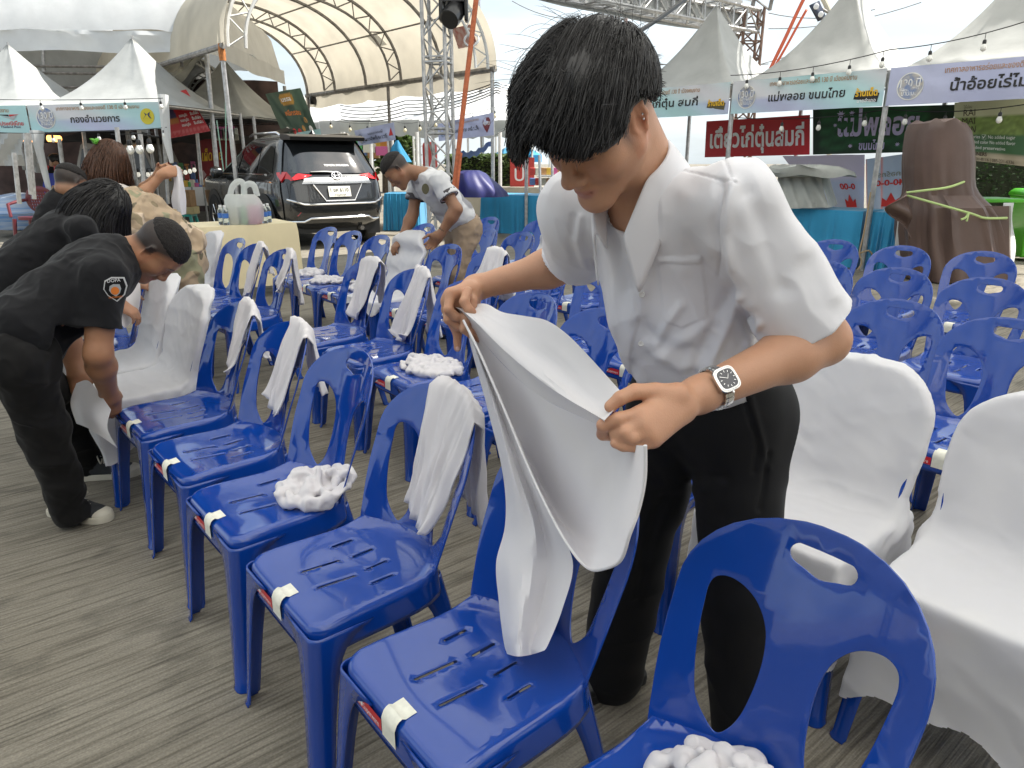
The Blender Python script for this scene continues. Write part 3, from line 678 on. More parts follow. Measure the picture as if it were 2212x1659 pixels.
put(FESTIVAL, .50, .82, .2, M_GOLDP, width=.72, bold=.008); put('ไปรษณีย์ไทย', .86, .34, .19, M_REDP, width=.20, bold=.02); put('Thailand Post', .855, .22, .11, M_NAVYP, width=.16, bold=.015)
blob(.845, .62, .09, .16, M_BPRINT, shape=[(-1, .35), (.05, .35), (.1, -.1)], name='arrow_print'); blob(.845, .62, .09, .16, M_REDP, shape=[(.1, .35), (1.05, .35), (.15, -.15)], name='arrow_print', off=.0065); blob(.845, .60, .09, .16, mat('silver_print', (.4, .42, .44), rough=.4), shape=[(-.6, .1), (.15, -.15), (.85, .25), (.45, -.75)], name='arrow_print', off=.008)
part('tent_leg_sleeve', G().tube([aty(80, 284, 13.2), aty(84, 320, 13.15), aty(112, 436, 13.1)], [.12, .07, .035], 8), M_TENT, bpy.data.objects['pyramid_tent.004'] if 'pyramid_tent.004' in bpy.data.objects else None, world=True)
part('tent_leg_sleeve', G().tube([aty(352, 205, 12.8), aty(360, 300, 12.75), aty(371, 352, 12.7)], [.09, .07, .035], 8), M_TENT, bpy.data.objects['pyramid_tent.004'] if 'pyramid_tent.004' in bpy.data.objects else None, world=True)
string_lights('wire of bulbs across the left aqua banners', [aty(-60, 214, 12.9), aty(352, 212, 12.6)], (.10, .36, .57, .80, .985), sag=.02, drop=.05)
string_lights('wire of bulbs under the eave of the left pyramid tent', [aty(-10, 286, 12.9), aty(180, 284, 12.8), aty(360, 275, 12.7)], (.08, .33, .60, .80, .98), sag=.02, drop=.04)
string_lights('line of large hanging bulbs above the brown haired woman', [aty(240, 290, 12.4), aty(330, 286, 12.4)], (.15, .40, .62, .88), s=1.9, drop=.10, sag=.01)
# second arch tent (grey) behind the red banner
ar2 = thing('arch_tent', 'grey arched tent with white truss rim behind the red menu banner', 'tent', (*aty(430, 300, 18.5)[:2], 0))
def arch_pts(p, q, h, n=20): p, q = np.array(p), np.array(q); return [p + (q - p) * (.5 - .5 * cos(pi * k / n)) + np.array([0, 0, h * sin(pi * k / n)]) for k in range(n + 1)]
A0, A1 = aty(330, 232, 17.5), aty(496, 232, 18.6); dv = np.array([-1.2, 6., 0])
part('tent_roof', G().grid([[p + dv * t for p in arch_pts(A0, A1, 1.15)] for t in np.linspace(0, 1, 5)]), M_TENTD, ar2, world=True, recalc=False)
for t in (0, .5):
    o = arch_pts(A0 + dv * t, A1 + dv * t, 1.15); i_ = arch_pts(A0 + dv * t + [.12, 0, 0], A1 + dv * t - [.12, 0, 0], 1.0); g = G().tube(o, .03, 5).tube(i_, .025, 5)
    for k in range(0, 20): g.bar(o[k], i_[k + 1], .015, 4)
    part('arch_rib', g, M_WSTEEL, ar2, world=True)
for p in (A0, A1, A1 + dv): part('pole', G().bar(p, p * [1, 1, 0], .035), M_STEEL, ar2, world=True)
# ------------------------------------------------------------------ the big beige arch tent
bg = thing('arch_tent', 'large beige barrel roofed tent open towards the seats', 'tent', (-2.8, 14.5, 0))
NLc, NRc = aty(478, 100, 12.9), aty(1063, 150, 16.0); ZE = (NLc[2] + NRc[2]) / 2; NLc[2] = NRc[2] = ZE
AX = np.array([-.665, .747, 0]); LEN = 8.4; HGT = 2.0
def barrel(s, th, inset=0.0):          # s along the axis (metres), th 0 at the near-right eave .. pi at the left eave
    c = (NLc + NRc) / 2; h = (NRc - NLc) / 2; L = np.linalg.norm(h); h = h * (1 - inset / L)
    return c + AX * s + h * cos(th) + np.array([0, 0, (HGT - inset) * max(0.0, sin(th)) ** .92])
P = [[barrel(s, th) + np.array([0, 0, .05 * sin(s * 2.9) ** 2 * sin(th) + .012 * sin(s * 14) * sin(th * 3)]) for th in np.linspace(0, pi, 41)] for s in np.linspace(-.15, LEN, 43)]
part('tent_roof', G().grid(P), M_BEIGE, bg, world=True, recalc=False)
for s in np.linspace(0, LEN - .3, 6):
    o = [barrel(s, th, .10) for th in np.linspace(0, pi, 30)]
    if int(round(s / 1.62)) % 2 == 0:
        i_ = [barrel(s, th, .40) for th in np.linspace(0, pi, 30)]; g = G().tube(o, .036, 6).tube(i_, .030, 6)
        for k in range(0, 29): g.bar(o[k] if k % 2 else i_[k], i_[k + 1] if k % 2 else o[k + 1], .014, 4)
    else: g = G().tube(o, .038, 6)
    part('arch_rib', g, M_WSTEEL if s == 0 else M_DSTEEL, bg, world=True)
part('eave_beam', G().tube([barrel(-.1, 0), barrel(LEN, 0)], .06, 8), M_DSTEEL, bg, world=True)
part('eave_beam', G().tube([barrel(-.1, pi), barrel(LEN, pi)], .05, 8), M_DSTEEL, bg, world=True)
g = G()
for th in (.55, 1.1, 1.6, 2.1, 2.6): g.tube([barrel(0, th, .12), barrel(LEN - .3, th, .12)], .02, 5)
part('purlin', g, M_DSTEEL, bg, world=True)
P = [[barrel(s, 0) + np.array([.05 * sin(s * 5), .05, z]) for z in (.04, -.12, -.30 - .07 * abs(sin(s * 1.9)))] for s in np.linspace(-.1, LEN, 60)]
part('valance', G().grid(P), M_BEIGE, bg, world=True, recalc=False)
P = [[barrel(LEN, th) * (1 - t) + (barrel(LEN, th) * [1, 1, 0] + [0, 0, ZE + .05]) * t for t in np.linspace(0, 1, 6)] for th in np.linspace(0.02, pi - .02, 24)]
for s, u_, foot in ((0, 1068, 490), (4.0, 0, 0), (LEN - .1, 0, 0)): 
    p = barrel(s, 0); part('pole', G().tube([p * [1, 1, 0], p + [0, 0, .02]], .04, 8), M_STEEL if s == 0 else M_DSTEEL, bg, world=True)
for s in (0, LEN - .1): p = barrel(s, pi); part('pole', G().tube([p * [1, 1, 0], p + [0, 0, .02]], .04, 8), M_STEEL, bg, world=True)
part('clamp', G().revolve([(.055, -.12), (.06, 0), (.05, .14)], barrel(0, pi) + [0, 0, -.1], 10), mat('orange_rust', (.45, .17, .05), var=.4, vscale=20, rough=.8), bg, world=True)
part('clamp', G().revolve([(.10, -.1), (.12, 0), (.08, .12)], barrel(LEN - .4, 0) + [0, 0, -.15], 10), M_BLACK, bg, world=True)
part('rope_coil', G().tube([barrel(0, .35, .35) + np.array([.13 * cos(a) + .02 * sin(a * 3.1), .02 * sin(a * 2), .13 * sin(a) - .1]) for a in np.linspace(0, 6 * pi, 60)], .014, 5), M_WPRINT, bg, world=True)
# patch, and a red printed mark on the canvas
def roof_patch(name, s0, s1, t0, t1, m, skew=0): return part(name, G().grid([[barrel(s + skew * (t - t0), t, .03) for t in np.linspace(t0, t1, 5)] for s in np.linspace(s0, s1, 5)]), m, bg, world=True, recalc=False)
roof_patch('canvas_patch', 3.55, 4.0, .40, .55, M_TENT, 1.2); roof_patch('printed_mark', .35, 1.0, .22, .42, mat('faded_red_mark', (.45, .12, .10), col2=(.62, .50, .44), vscale=9, rough=.7), 0)
# dark green banner hung under the far end
def gr_b(u, v): return np.array([.035, .075, .05]) * (1 + .5 * (u > .6) * (v > .55)) if not (.3 < u < .68 and .70 < v < .93 and abs(u - .49) / .19 + abs(v - .815) / .22 < 1.25) else np.array([.42, .22, .03])
_, f, put, blob = hung('green_banner', 'dark green snack banner with ochre badge hanging in the beige tent', 573, 203, 649, 190, 689, 292, 612, 292, 17.5, 18.0, gr_b, seed=41, wob=.06, nx=30, ny=24)
put('บรรส', .48, .81, .13, M_WPRINT, width=.26, bold=.03); put('หมี่กรอบ', .52, .50, .15, M_ORANGEP, width=.44, bold=.02)
for u, v, m_ in ((.20, .13, M_WPRINT), (.38, .10, M_REDP), (.52, .09, M_REDP), (.66, .16, mat('snack_print', (.42, .22, .06), rough=.5)), (.86, .15, M_WPRINT), (.80, .34, MATS['snack_print'])): blob(u, v, .05, .07, m_, n=10, name='snack_picture')
# red menu banner
def red_b(u, v):
    if v < .14: return np.array([.55, .12, .12]) if (sin(u * 60) + sin(v * 110)) > .2 else np.array([.45, .02, .03])
    if u < .28 - .25 * (v - .5) and v > .3: return np.array([.03, .02, .08]) if v > .45 else np.array([.45, .15, .02])
    return np.array([.47, .012, .02])
_, f, put, blob = hung('red_banner', 'red menu banner with yellow heading, tilted, behind the white tent leg', 352, 206, 402, 193, 455, 283, 368, 299, 14.2, 14.6, red_b, seed=42, wob=.02, nx=30, ny=24)
put('สปาเกตตี้', .60, .72, .24, M_YEL, width=.62, bold=.04)
for k in range(6): put('ลิ้นจี่ผัด' if k % 2 else 'ซอสหมูสับ', .48 + .34 * (k % 2), .46 - .11 * (k // 2), .085, M_WPRINT, width=.25, bold=.03)
_, f, put, blob = hung('red_banner', 'deep red banner with gold lettering behind the left poles', 428, 300, 500, 300, 500, 382, 428, 392, 17.2, 17.4, lambda u, v: np.array([.22, .008, .012]), seed=43, wob=.02)
put('เผ็ดไทย', .42, .58, .34, M_YEL, width=.6, bold=.02)
for k in range(3): blob(.15 + .28 * k, .14, .1, .12, mat('pale_print', (.5, .35, .35), rough=.6), n=4, name='picture_print')
# ------------------------------------------------------------------ dark stalls on the left with goods
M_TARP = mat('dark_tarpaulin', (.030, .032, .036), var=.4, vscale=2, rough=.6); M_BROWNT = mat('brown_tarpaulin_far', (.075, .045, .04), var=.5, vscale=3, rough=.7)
st = thing('market_stall', 'dark shaded stall under the left tents with hanging tarpaulins', 'market stall', (*aty(200, 420, 19)[:2], 0))
g = G(); pA, pB = aty(-80, 440, 19.5), aty(620, 430, 21.5)
P = [[pA + (pB - pA) * i / 30 + np.array([0, .12 * sin(i * 1.3), z]) for z in np.linspace(-1, 3.2, 9)] for i in range(31)]
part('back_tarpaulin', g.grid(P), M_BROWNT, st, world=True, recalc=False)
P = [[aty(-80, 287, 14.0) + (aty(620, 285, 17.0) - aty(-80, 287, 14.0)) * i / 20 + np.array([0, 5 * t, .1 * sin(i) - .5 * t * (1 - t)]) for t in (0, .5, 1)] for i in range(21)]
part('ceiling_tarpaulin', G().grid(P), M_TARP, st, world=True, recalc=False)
for i, (u, v0, v1, yy) in enumerate(((55, 288, 420, 12.3), (62, 287, 430, 12.6), (30, 330, 440, 12.0), (128, 300, 400, 13.5), (180, 285, 380, 14.5), (252, 275, 370, 12.3), (300, 275, 420, 13.4), (303, 290, 425, 12.6), (352, 260, 440, 14.2), (424, 270, 400, 15.5))):
    part('stall_pole', G().bar(aty(u, v0, yy), aty(u + 12, v1, yy), .035), M_STEEL, st, world=True)
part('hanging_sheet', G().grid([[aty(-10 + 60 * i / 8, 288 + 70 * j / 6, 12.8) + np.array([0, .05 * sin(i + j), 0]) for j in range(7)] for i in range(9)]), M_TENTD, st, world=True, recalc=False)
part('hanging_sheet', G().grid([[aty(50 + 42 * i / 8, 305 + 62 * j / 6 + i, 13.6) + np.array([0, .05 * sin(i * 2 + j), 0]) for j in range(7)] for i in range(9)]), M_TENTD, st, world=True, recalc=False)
M_GLOWB = mat('lit_warm_tube', (1.0, .42, .10), emit=2.5)
for u0, u1, v in ((51, 83, 267 + 52), (105, 130, 320)): pass
t = thing('tube_light', 'pair of warm orange tube lights glowing under the left stall roof', 'lamp', aty(70, 300, 15))
part('tube', G().bar(aty(51, 300, 14.6), aty(83, 300, 14.6), .06, 8), M_GLOWB, t, world=True); part('tube', G().bar(aty(104, 299, 14.6), aty(130, 300, 14.6), .06, 8), M_GLOWB, t, world=True)
string_lights('row of small white lamp shades glowing along the dark stall', [aty(250, 356, 16.0), aty(340, 362, 16.0), aty(425, 352, 16.0)], [.03 + .058 * k for k in range(17)], s=1.3, m=mat('lit_shade', (.85, .82, .72), rough=.4, emit=.35), sag=.05, drop=.02)
# table with snack goods, boxes and baskets
GC = [(.55, .06, .05), (.62, .40, .06), (.10, .35, .12), (.62, .60, .50), (.55, .12, .28), (.12, .22, .50), (.45, .24, .10), (.60, .25, .05)]
GM = [mat('goods_paint_%s' % n, c, var=.15, vscale=40, rough=.45) for n, c in zip(('red', 'yellow', 'green', 'cream', 'pink', 'blue', 'tan', 'orange'), GC)]
tb = thing('goods_table', 'low stall table loaded with snack packets beyond the raised hand', 'table', (*aty(420, 440, 16.2)[:2], 0))
q0, q1 = aty(385, 404, 16.0), aty(470, 404, 16.4)
g = G(); g.grid([[q0 + (q1 - q0) * i / 4 + np.array([0, .9 * j, 0]) for j in (0, 1)] for i in range(5)]); g.grid([[q0 + (q1 - q0) * i / 4 - np.array([0, 0, .4 * j]) for j in (0, 1)] for i in range(5)]); part('table_cloth', g, M_WPRINT, tb, world=True, recalc=False)
for k in range(4): p = q0 + (q1 - q0) * (.04 + .3 * k); part('leg', G().bar(p, [p[0], p[1], 0], .02), M_STEEL, tb, world=True)
proto_box = None
def goods(name, label, cat, c, size, m, rz=0, group=None, bev=.012):
    o = part(name, G().box((0, 0, size[2] / 2), size), m, smooth=True); o.location = c; o.rotation_euler = (0, 0, rz); bake(o, bevel=bev); return tag(o, label, cat, group)
rr = random.Random(5)
for k in range(22):
    p = q0 + (q1 - q0) * ((k % 11) / 10.5 + .02) + np.array([0, .12 + .35 * (k // 11), 0])
    goods('snack_packet', 'small coloured snack packet lying on the stall table beyond the raised hand', 'snack packet', p, (.07 + .05 * rr.random(), .12, .06 + .10 * rr.random()), GM[k % 8], rr.random(), 'snack packets on the stall table')
p = aty(400, 446, 15.6); goods('cardboard_box', 'brown cardboard box on the teal stool beyond the camouflage shirt', 'box', (p[0], p[1], .45), (.38, .3, .34), mat('cardboard', (.36, .22, .11), var=.15, vscale=9, rough=.8))
goods('cardboard_box', 'cream carton under the brown box on the teal stool', 'box', (p[0] + .03, p[1], .30), (.42, .3, .15), mat('cream_carton', (.60, .50, .26), var=.1, vscale=9, rough=.8))
ts = thing('plastic_stool', 'teal plastic stool holding boxes by the stall', 'stool', (p[0], p[1], 0))
part('seat', G().loft([[(.17 * a, .15 * b, z) for a, b in ((1, 1), (-1, 1), (-1, -1), (1, -1))] for z in (.25, .295)]), mat('teal_plastic', (.04, .42, .36), rough=.35), ts)
for a in (-1, 1):
    for b in (-1, 1): part('leg', G().tube([(.14 * a, .12 * b, .25), (.18 * a, .16 * b, 0)], [.035, .03], 6), MATS['teal_plastic'], ts)
for k in range(26):
    u = 262 + (k % 13) * 13; v = 362 + 22 * (k // 13) + rr.random() * 8
    goods('hanging_snack_bag', 'small bright bag of goods hung in the dark left stall', 'snack bag', aty(u, v, 17.4), (.10, .05, .15), GM[(k * 5) % 8], 0, 'snack bags hung in the left stall')
for k in range(8):
    goods('hanging_snack_bag', 'pink and white bag pinned up behind the left tent poles', 'snack bag', aty(468 + k * 6, 300 + (k % 2) * 3, 16.8), (.12, .04, .26), GM[(4, 3)[k % 2]], 0, 'bags pinned up behind the poles')
goods('crate', 'green plastic crate behind the black haired woman', 'crate', (*aty(182, 440, 13.0)[:2], .30), (.55, .45, .36), mat('green_plastic', (.10, .30, .03), rough=.4))
t = thing('striped_sack_pile', 'blue and white striped plastic sacks piled under the left tent', 'sacks', (*aty(110, 440, 14)[:2], 0))
M_STRIPE = mat('blue_white_stripe', (.62, .66, .70), col2=(.05, .22, .55), vscale=3.0, stretch=(.3, .3, 5), rough=.5)
part('sack', G().revolve([(.1, 0), (.5, .05), (.62, .35), (.5, .62), (.1, .7)], (-.6, 0, .1), 14), M_STRIPE, t); part('sack', G().revolve([(.1, 0), (.5, .05), (.6, .35), (.45, .6), (.1, .66)], (.55, .1, .1), 14), M_STRIPE, t)
# maroon plastic armchair with a perforated back
mc = thing('plastic_armchair', 'maroon plastic armchair with a perforated round back, far left', 'chair', (*aty(88, 438, 13.0)[:2], 0))
M_MAR = mat('maroon_plastic', (.13, .02, .03), rough=.3)
hb = (.62 + aty(88, 415, 13.0)[2]) / 1.6
holes = [[(x - .011, y - .011), (x + .011, y - .011), (x + .011, y + .011), (x - .011, y + .011)] for x in np.linspace(-.16, .16, 8) for y in np.linspace(-.13, .13, 6)]
o = part('backrest', sheet([(.27 * cos(a), .24 * sin(a)) for a in np.linspace(0, 2 * pi, 33)[:-1]], holes, .05, lambda x, y: (x, .35 * x * x - .1 * y, .72 + y)), M_MAR, mc); bake(o, .012, 0)
part('seat', G().loft([[(.27 * cos(a), -.22 + .25 * sin(a), z) for a in np.linspace(0, 2 * pi, 17)[:-1]] for z in (.40, .45)]), M_MAR, mc)
for a in (-1, 1):
    part('armrest', G().tube([(.25 * a, .02, .72), (.33 * a, -.12, .70), (.33 * a, -.38, .66), (.29 * a, -.42, .45)], .028, 7), M_MAR, mc)
    for b in (-.42, .0): part('leg', G().tube([(.24 * a, b, .42), (.28 * a, b * 1.08, 0)], [.035, .025], 6), M_MAR, mc)
# pale pickup standing inside the stall
pk = thing('pickup_truck', 'pale pickup truck parked in the shade behind the woman in the blue apron', 'pickup truck', (*aty(262, 440, 17.0)[:2], 0), .1)
M_PKUP = mat('pale_car_paint', (.42, .40, .36), rough=.25, coat=.5)
part('cab', G().loft([[(x * w, y, z) for x, y in ((-1, 0), (1, 0), (1, 1.8), (-1, 1.8))] for z, w in ((.55, .9), (1.1, .9), (1.72, .68), (1.78, .62))]), M_PKUP, pk)
part('rear_window', G().grid([[(x * (.80 - .14 * t), -.012 , 1.14 + .5 * t) for t in (0, 1)] for x in (-1, 0, 1)]), mat('dark_glass', (.015, .017, .02), rough=.05, spec=.8), pk)
part('cargo_bed', G().box((0, -.7, .72), (1.75, 1.5, .55)), M_PKUP, pk, smooth=False)
part('brake_light', G().box((0, -.03, 1.80), (.34, .05, .05)), mat('lit_red_lamp', (1, .02, .01), emit=3.0), pk)
for a in (-1, 1): part('wheel', G().revolve([(.2, -.1), (.36, -.1), (.36, .1), (.2, .1)], (a * .75, -.7, .36), 18, axis=(1, 0, 0)), M_RUBBER, pk)
# fair mast light pole, wires
def wire(label, pts, r, m, n=10, cat='wire', name='overhead_wire', group='overhead wires', sag=0):
    pts = [np.array(p, float) for p in pts]; W = []
    for a, b in zip(pts[:-1], pts[1:]): W += [a + (b - a) * t - np.array([0, 0, sag * 4 * t * (1 - t)]) for t in np.linspace(0, 1, n)]
    return tag(part(name, G().tube(W, r, 5), m), label, cat, group)
wire('pale green guy rope running down beside the left poles', [aty(487, 220, 14.3), aty(490, 470, 14.0)], .012, mat('green_rope', (.35, .55, .45), rough=.8), name='guy_rope', cat='rope', group='guy ropes')
wire('slanting green guy rope between the two left poles', [aty(468, 260, 14.2), aty(490, 420, 14.0)], .012, MATS['green_rope'], name='guy_rope', cat='rope', group='guy ropes')
wire('black cable climbing from behind the hair to the roof truss', [aty(1340, 92, 9.5), aty(1490, -10, 11.)], .03, M_BLACK, sag=.03)
wire('thin wire crossing the sky right of the hair', [aty(1360, 130, 20), aty(1660, 138, 20)], .012, M_DSTEEL, sag=.1)
wire('thin wire rising behind the sharp tent peak', [aty(1400, 195, 22), aty(1800, 90, 22)], .012, M_DSTEEL, sag=.1)
wire('thin wire high over the two right hand tents', [aty(1660, 62, 25), aty(1990, 5, 25)], .014, M_DSTEEL, sag=.2)
wire('thin wire along the top right corner', [aty(1660, 28, 25), aty(1890, 20, 25)], .014, M_DSTEEL, sag=.2)
wire('thin wire drooping left of the black hair', [aty(1106, 2, 24), aty(1250, 40, 24)], .012, M_DSTEEL, sag=.15)
for k in range(5): wire('black power cable strung along the beige tent eave', [barrel(6.6, 0, -.1) + [0, -.1, -.35 - .09 * k], barrel(3.4, 0, -.1) + [0, -.15, -.42 - .08 * k], barrel(0, 0, -.1) + [0, -.1, -.25 - .05 * k], aty(1180, 172 + 5 * k, 16.5)], .012, M_BLACK, sag=.10, group='power cables along the beige tent')
mast = thing('lattice_mast', 'tall red and white lattice mast far behind the black hair', 'mast', (*aty(1337, 345, 60)[:2], 0))
for dx in (-.55, .55): part('rail', G().bar(np.array([*aty(1337, 345, 60)[:2], 0]) + [dx, 0, 0], aty(1337, -20, 60) + [dx, 0, 0], .14), mat('red_white_mast', (.60, .22, .18), col2=(.62, .60, .58), vscale=.25, rough=.6), mast, world=True)
part('bracing', G().bar(aty(1331, 60, 60), aty(1343, 20, 60), .07).bar(aty(1343, 60, 60), aty(1331, 20, 60), .07).bar(aty(1331, 120, 60), aty(1343, 60, 60), .07), M_WSTEEL, mast, world=True)
sm = thing('steel_pole', 'slim grey pole right of the orange strap, rising out of frame', 'pole', (*aty(1048, 345, 26)[:2], 0)); part('shaft', G().bar([*aty(1044, 345, 26)[:2], 0], aty(1033, -10, 26), .07, 8), M_STEEL, sm, world=True)
# ------------------------------------------------------------------ lighting tower, moving head lamp, straps
tw = thing('truss_tower', 'galvanised lattice lighting tower standing behind the man in the polo shirt', 'truss tower', (*aty(956, 570, 10.0)[:2], 0))
def tower(base, w, h, rot, r, n, t):
    g = G(); c = [np.array([cos(rot + pi / 4 + k * pi / 2), sin(rot + pi / 4 + k * pi / 2), 0]) * w * .7071 for k in range(4)]
    rails = G()
    for k in range(4): rails.tube([base + c[k], base + c[k] + [0, 0, h]], r, 8)
    for i in range(n):
        z0, z1 = h * i / n, h * (i + 1) / n
        for k in range(4):
            a, b = c[k], c[(k + 1) % 4]
            if (i + k) % 2: a, b = b, a
            g.bar(base + a + [0, 0, z0], base + b + [0, 0, z1], r * .5, 5)
            if i % 3 == 0: g.bar(base + c[k] + [0, 0, z0], base + c[(k + 1) % 4] + [0, 0, z0], r * .6, 5); g.bar(base + c[k] + [0, 0, z0 + .06], base + c[(k + 1) % 4] + [0, 0, z0 + .06], r * .5, 5)
    part('rails', rails, M_STEEL, t, world=True); part('bracing', g, M_STEEL, t, world=True)
tb0 = np.array([*aty(958, 570, 10.0)[:2], 0.]); tower(tb0, .29, 4.6, R(-12), .024, 16, tw)
part('base_plate', G().box(tb0 + [0, 0, .02], (.7, .7, .04)), M_DSTEEL, tw, world=True, smooth=False)
mh = thing('stage_light', 'black moving head stage light clamped on the lattice tower', 'stage light', aty(978, 20, 9.7))
c = aty(980, 22, 9.7)
part('clamp_base', G().box(c + [0, .08, .20], (.34, .26, .22)), M_BLACK, mh, world=True)
for a in (-1, 1): o = part('yoke_arm', G().box(c + [.155 * a, 0, .02], (.045, .16, .30)), M_BLACK, mh, world=True); bake(o, bevel=.015)
ax = nrm([-.32, -.75, -.62]); part('lamp_head', G().revolve([(.03, -.16), (.10, -.15), (.125, -.05), (.128, .08), (.118, .16), (.10, .165)], c - [0, 0, .03], 22, axis=ax), mat('satin_black', (.016, .016, .018), rough=.28, coat=.3), mh, world=True)
part('lens', G().revolve([(.002, .150), (.06, .158), (.095, .152)], c - [0, 0, .03], 22, axis=ax), mat('lens_glass', (.03, .035, .05), rough=.06, spec=.9), mh, world=True)
M_ORST = mat('orange_strap', (.50, .14, .06), var=.15, vscale=30, rough=.7)
def strap(label, a, b, w, m, name='ratchet_strap', group='orange straps', tw_=0.5):
    a, b = np.array(a), np.array(b); s = nrm(np.cross(b - a, [0.2, 1, 0])); 
    P = [[a + (b - a) * t + s * w * k + np.array([0, .01 * sin(t * 9), 0]) for k in (-.5, 0, .5)] for t in np.linspace(0, 1, 24)]
    o = part(name, G().grid(P), m, recalc=False); bake(o, .004, 0); return tag(o, label, 'strap', group)
strap('wide rust orange strap running down beside the lattice tower', aty(1030, -14, 9.3), aty(978, 430, 9.3), .062, M_ORST)
strap('second orange strap strand beside the first near its foot', aty(996, 330, 9.28), aty(984, 440, 9.25), .035, M_ORST)
M_REDST = mat('red_strap', (.62, .12, .05), rough=.6)
strap('orange red strap slanting down behind the sharp tent peak', aty(1738, -6, 16), aty(1659, 160, 16), .07, M_REDST, group='orange red straps by the lamp'); strap('thinner orange red strap beside the sharp tent peak', aty(1743, 20, 16.1), aty(1662, 165, 16.1), .05, M_REDST, group='orange red straps by the lamp')
sl = thing('street_lamp', 'solar street lamp with two panels above the right hand tents', 'street lamp', (*aty(1790, 345, 22)[:2], 0))
pl = [[*aty(1800, 345, 22)[:2], 0], aty(1800, 90, 22), aty(1795, 40, 22), aty(1782, 5, 22), aty(1770, -14, 22)]
part('pole', G().tube(spline(pl, 6), .075, 8), mat('cream_pole', (.62, .58, .46), rough=.5), sl, world=True)
cc = [aty(1749, 11, 21.6), aty(1768, 2, 21.8), aty(1784, 40, 21.8), aty(1768, 46, 21.6)]; n_ = nrm(np.cross(cc[1] - cc[0], cc[3] - cc[0]))
o = part('lamp_panel', G().add(cc, [(0, 1, 2, 3)]), mat('dark_panel', (.02, .025, .045), rough=.25), sl, world=True); bake(o, .05, 0)
for u, v in ((1763, 14), (1773, 31)): part('led_lens', G().revolve([(.001, .03), (.06, .02), (.075, 0)], aty(u, v, 21.5), 14, axis=(0, -1, -.2)), M_WPRINT, sl, world=True)
part('arm', G().bar(aty(1776, 20, 21.9), aty(1796, 30, 22), .04), M_DSTEEL, sl, world=True)
bird = thing('bird', 'small dark bird flying high over the lilac banner tents', 'bird', aty(1845, 33, 60))
o = part('body', G().revolve([(.01, -.28), (.07, -.12), (.08, .08), (.03, .28)], aty(1845, 33, 60), 8, axis=(1, .2, .3)), M_DSTEEL, bird, world=True)
part('wing', G().add([aty(1845, 33, 60) + np.array(p) for p in ((-.1, 0, 0), (.15, 0, .02), (.12, .3, .5), (-.05, .3, .45))], [(0, 1, 2, 3)]), M_DSTEEL, bird, world=True)
# ------------------------------------------------------------------ long white tents across the middle distance
for k, (u0, u1, yy, lab) in enumerate(((690, 800, 27, 'white market tent just right of the dark green banner'), (800, 905, 26, 'white market tent between the two thin tent poles'), (905, 1010, 25, 'white market tent seen through the lattice tower'), (1010, 1150, 24, 'white market tent right of the orange strap'), (520, 690, 28, 'white market tent behind the car roof'))):
    t = thing('market_tent', lab, 'tent', (*aty((u0 + u1) / 2, 345, yy)[:2], 0), 0, 'white market tents in the distance')
    vb = 262 if k < 4 else 268; a, b = aty(u0, vb, yy), aty(u1, vb - 4, yy - .8); dz = 1.25; bk = np.array([.8, 5., 0])
    P = [[a + (b - a) * i / 12 + bk * j / 8 + np.array([0, 0, dz * (1 - abs(j / 4 - 1)) + .05 * vnoise(np.array([i * .8 + k * 5, j * .9, k]), 1, 4) - .12 * sin(pi * i / 12) ** 2 * (j == 4)]) for j in range(9)] for i in range(13)]
    part('tent_roof', G().grid(P), M_TENT, t, world=True, recalc=False)
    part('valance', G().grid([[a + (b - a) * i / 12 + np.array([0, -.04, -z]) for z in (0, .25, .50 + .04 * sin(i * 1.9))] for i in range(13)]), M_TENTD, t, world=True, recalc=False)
    for p in (a, b, a + bk, b + bk): part('pole', G().bar([p[0], p[1], 0], p, .04), M_WSTEEL, t, world=True)
string_lights('wire of bulbs along the distant white tent eaves', [aty(700, 256, 23.5), aty(850, 262, 22.5), aty(930, 254, 21.5), aty(1110, 218, 18.5)], (.03, .12, .20, .29, .38, .46, .55, .66, .78, .90), m=M_CREAMB, s=1.5, drop=.08, sag=.1)
_, f, put, blob = hung('festival_banner', 'lilac banner seen from behind with mirrored words, beside the car', 765, 282, 851, 264, 855, 302, 775, 315, 15.5, 15.0, lil, seed=51, wob=.08, group='lilac banners seen from behind')
put('โครงการแบบ', .52, .62, .22, M_BPRINT, width=.36, mirror=True); put('น้ำตาล น้ำพริกเผา', .50, .30, .30, M_BPRINT, width=.62, mirror=True, bold=.01); blob(.90, .5, .05, .25, M_REDP, shape=[(-1, -.8), (1, -.8), (0, 1)]); blob(.12, .4, .08, .32, M_EMB1)
_, f, put, blob = hung('festival_banner', 'lilac banner seen from behind, across the foot of the lattice tower', 945, 268, 1066, 243, 1067, 292, 948, 305, 14.5, 14.0, lil, seed=52, wob=.06, group='lilac banners seen from behind')
put(FESTIVAL, .45, .82, .16, M_GOLDP, width=.6, mirror=True); put('คั่วกลิ้ง ชาบู อัลมอนด์', .46, .42, .26, M_BPRINT, width=.55, mirror=True, bold=.01); blob(.88, .50, .065, .36, mat('maroon_print', (.18, .03, .04), rough=.5), shape=[(0, -1), (.6, -.45), (1, .1), (.9, .6), (.5, .95), (-.5, .95), (-.9, .6), (-1, .1), (-.6, -.45)]); put('OTOP', .88, .56, .2, M_WPRINT, width=.11, mirror=True, bold=.03, off=.009); blob(.08, .5, .05, .3, M_EMB1)
_, f, put, blob = hung('festival_banner', 'pale aqua banner strip just over the car roof', 640, 287, 692, 278, 694, 296, 642, 304, 17, 17, lambda u, v: C_AQUA, seed=53)
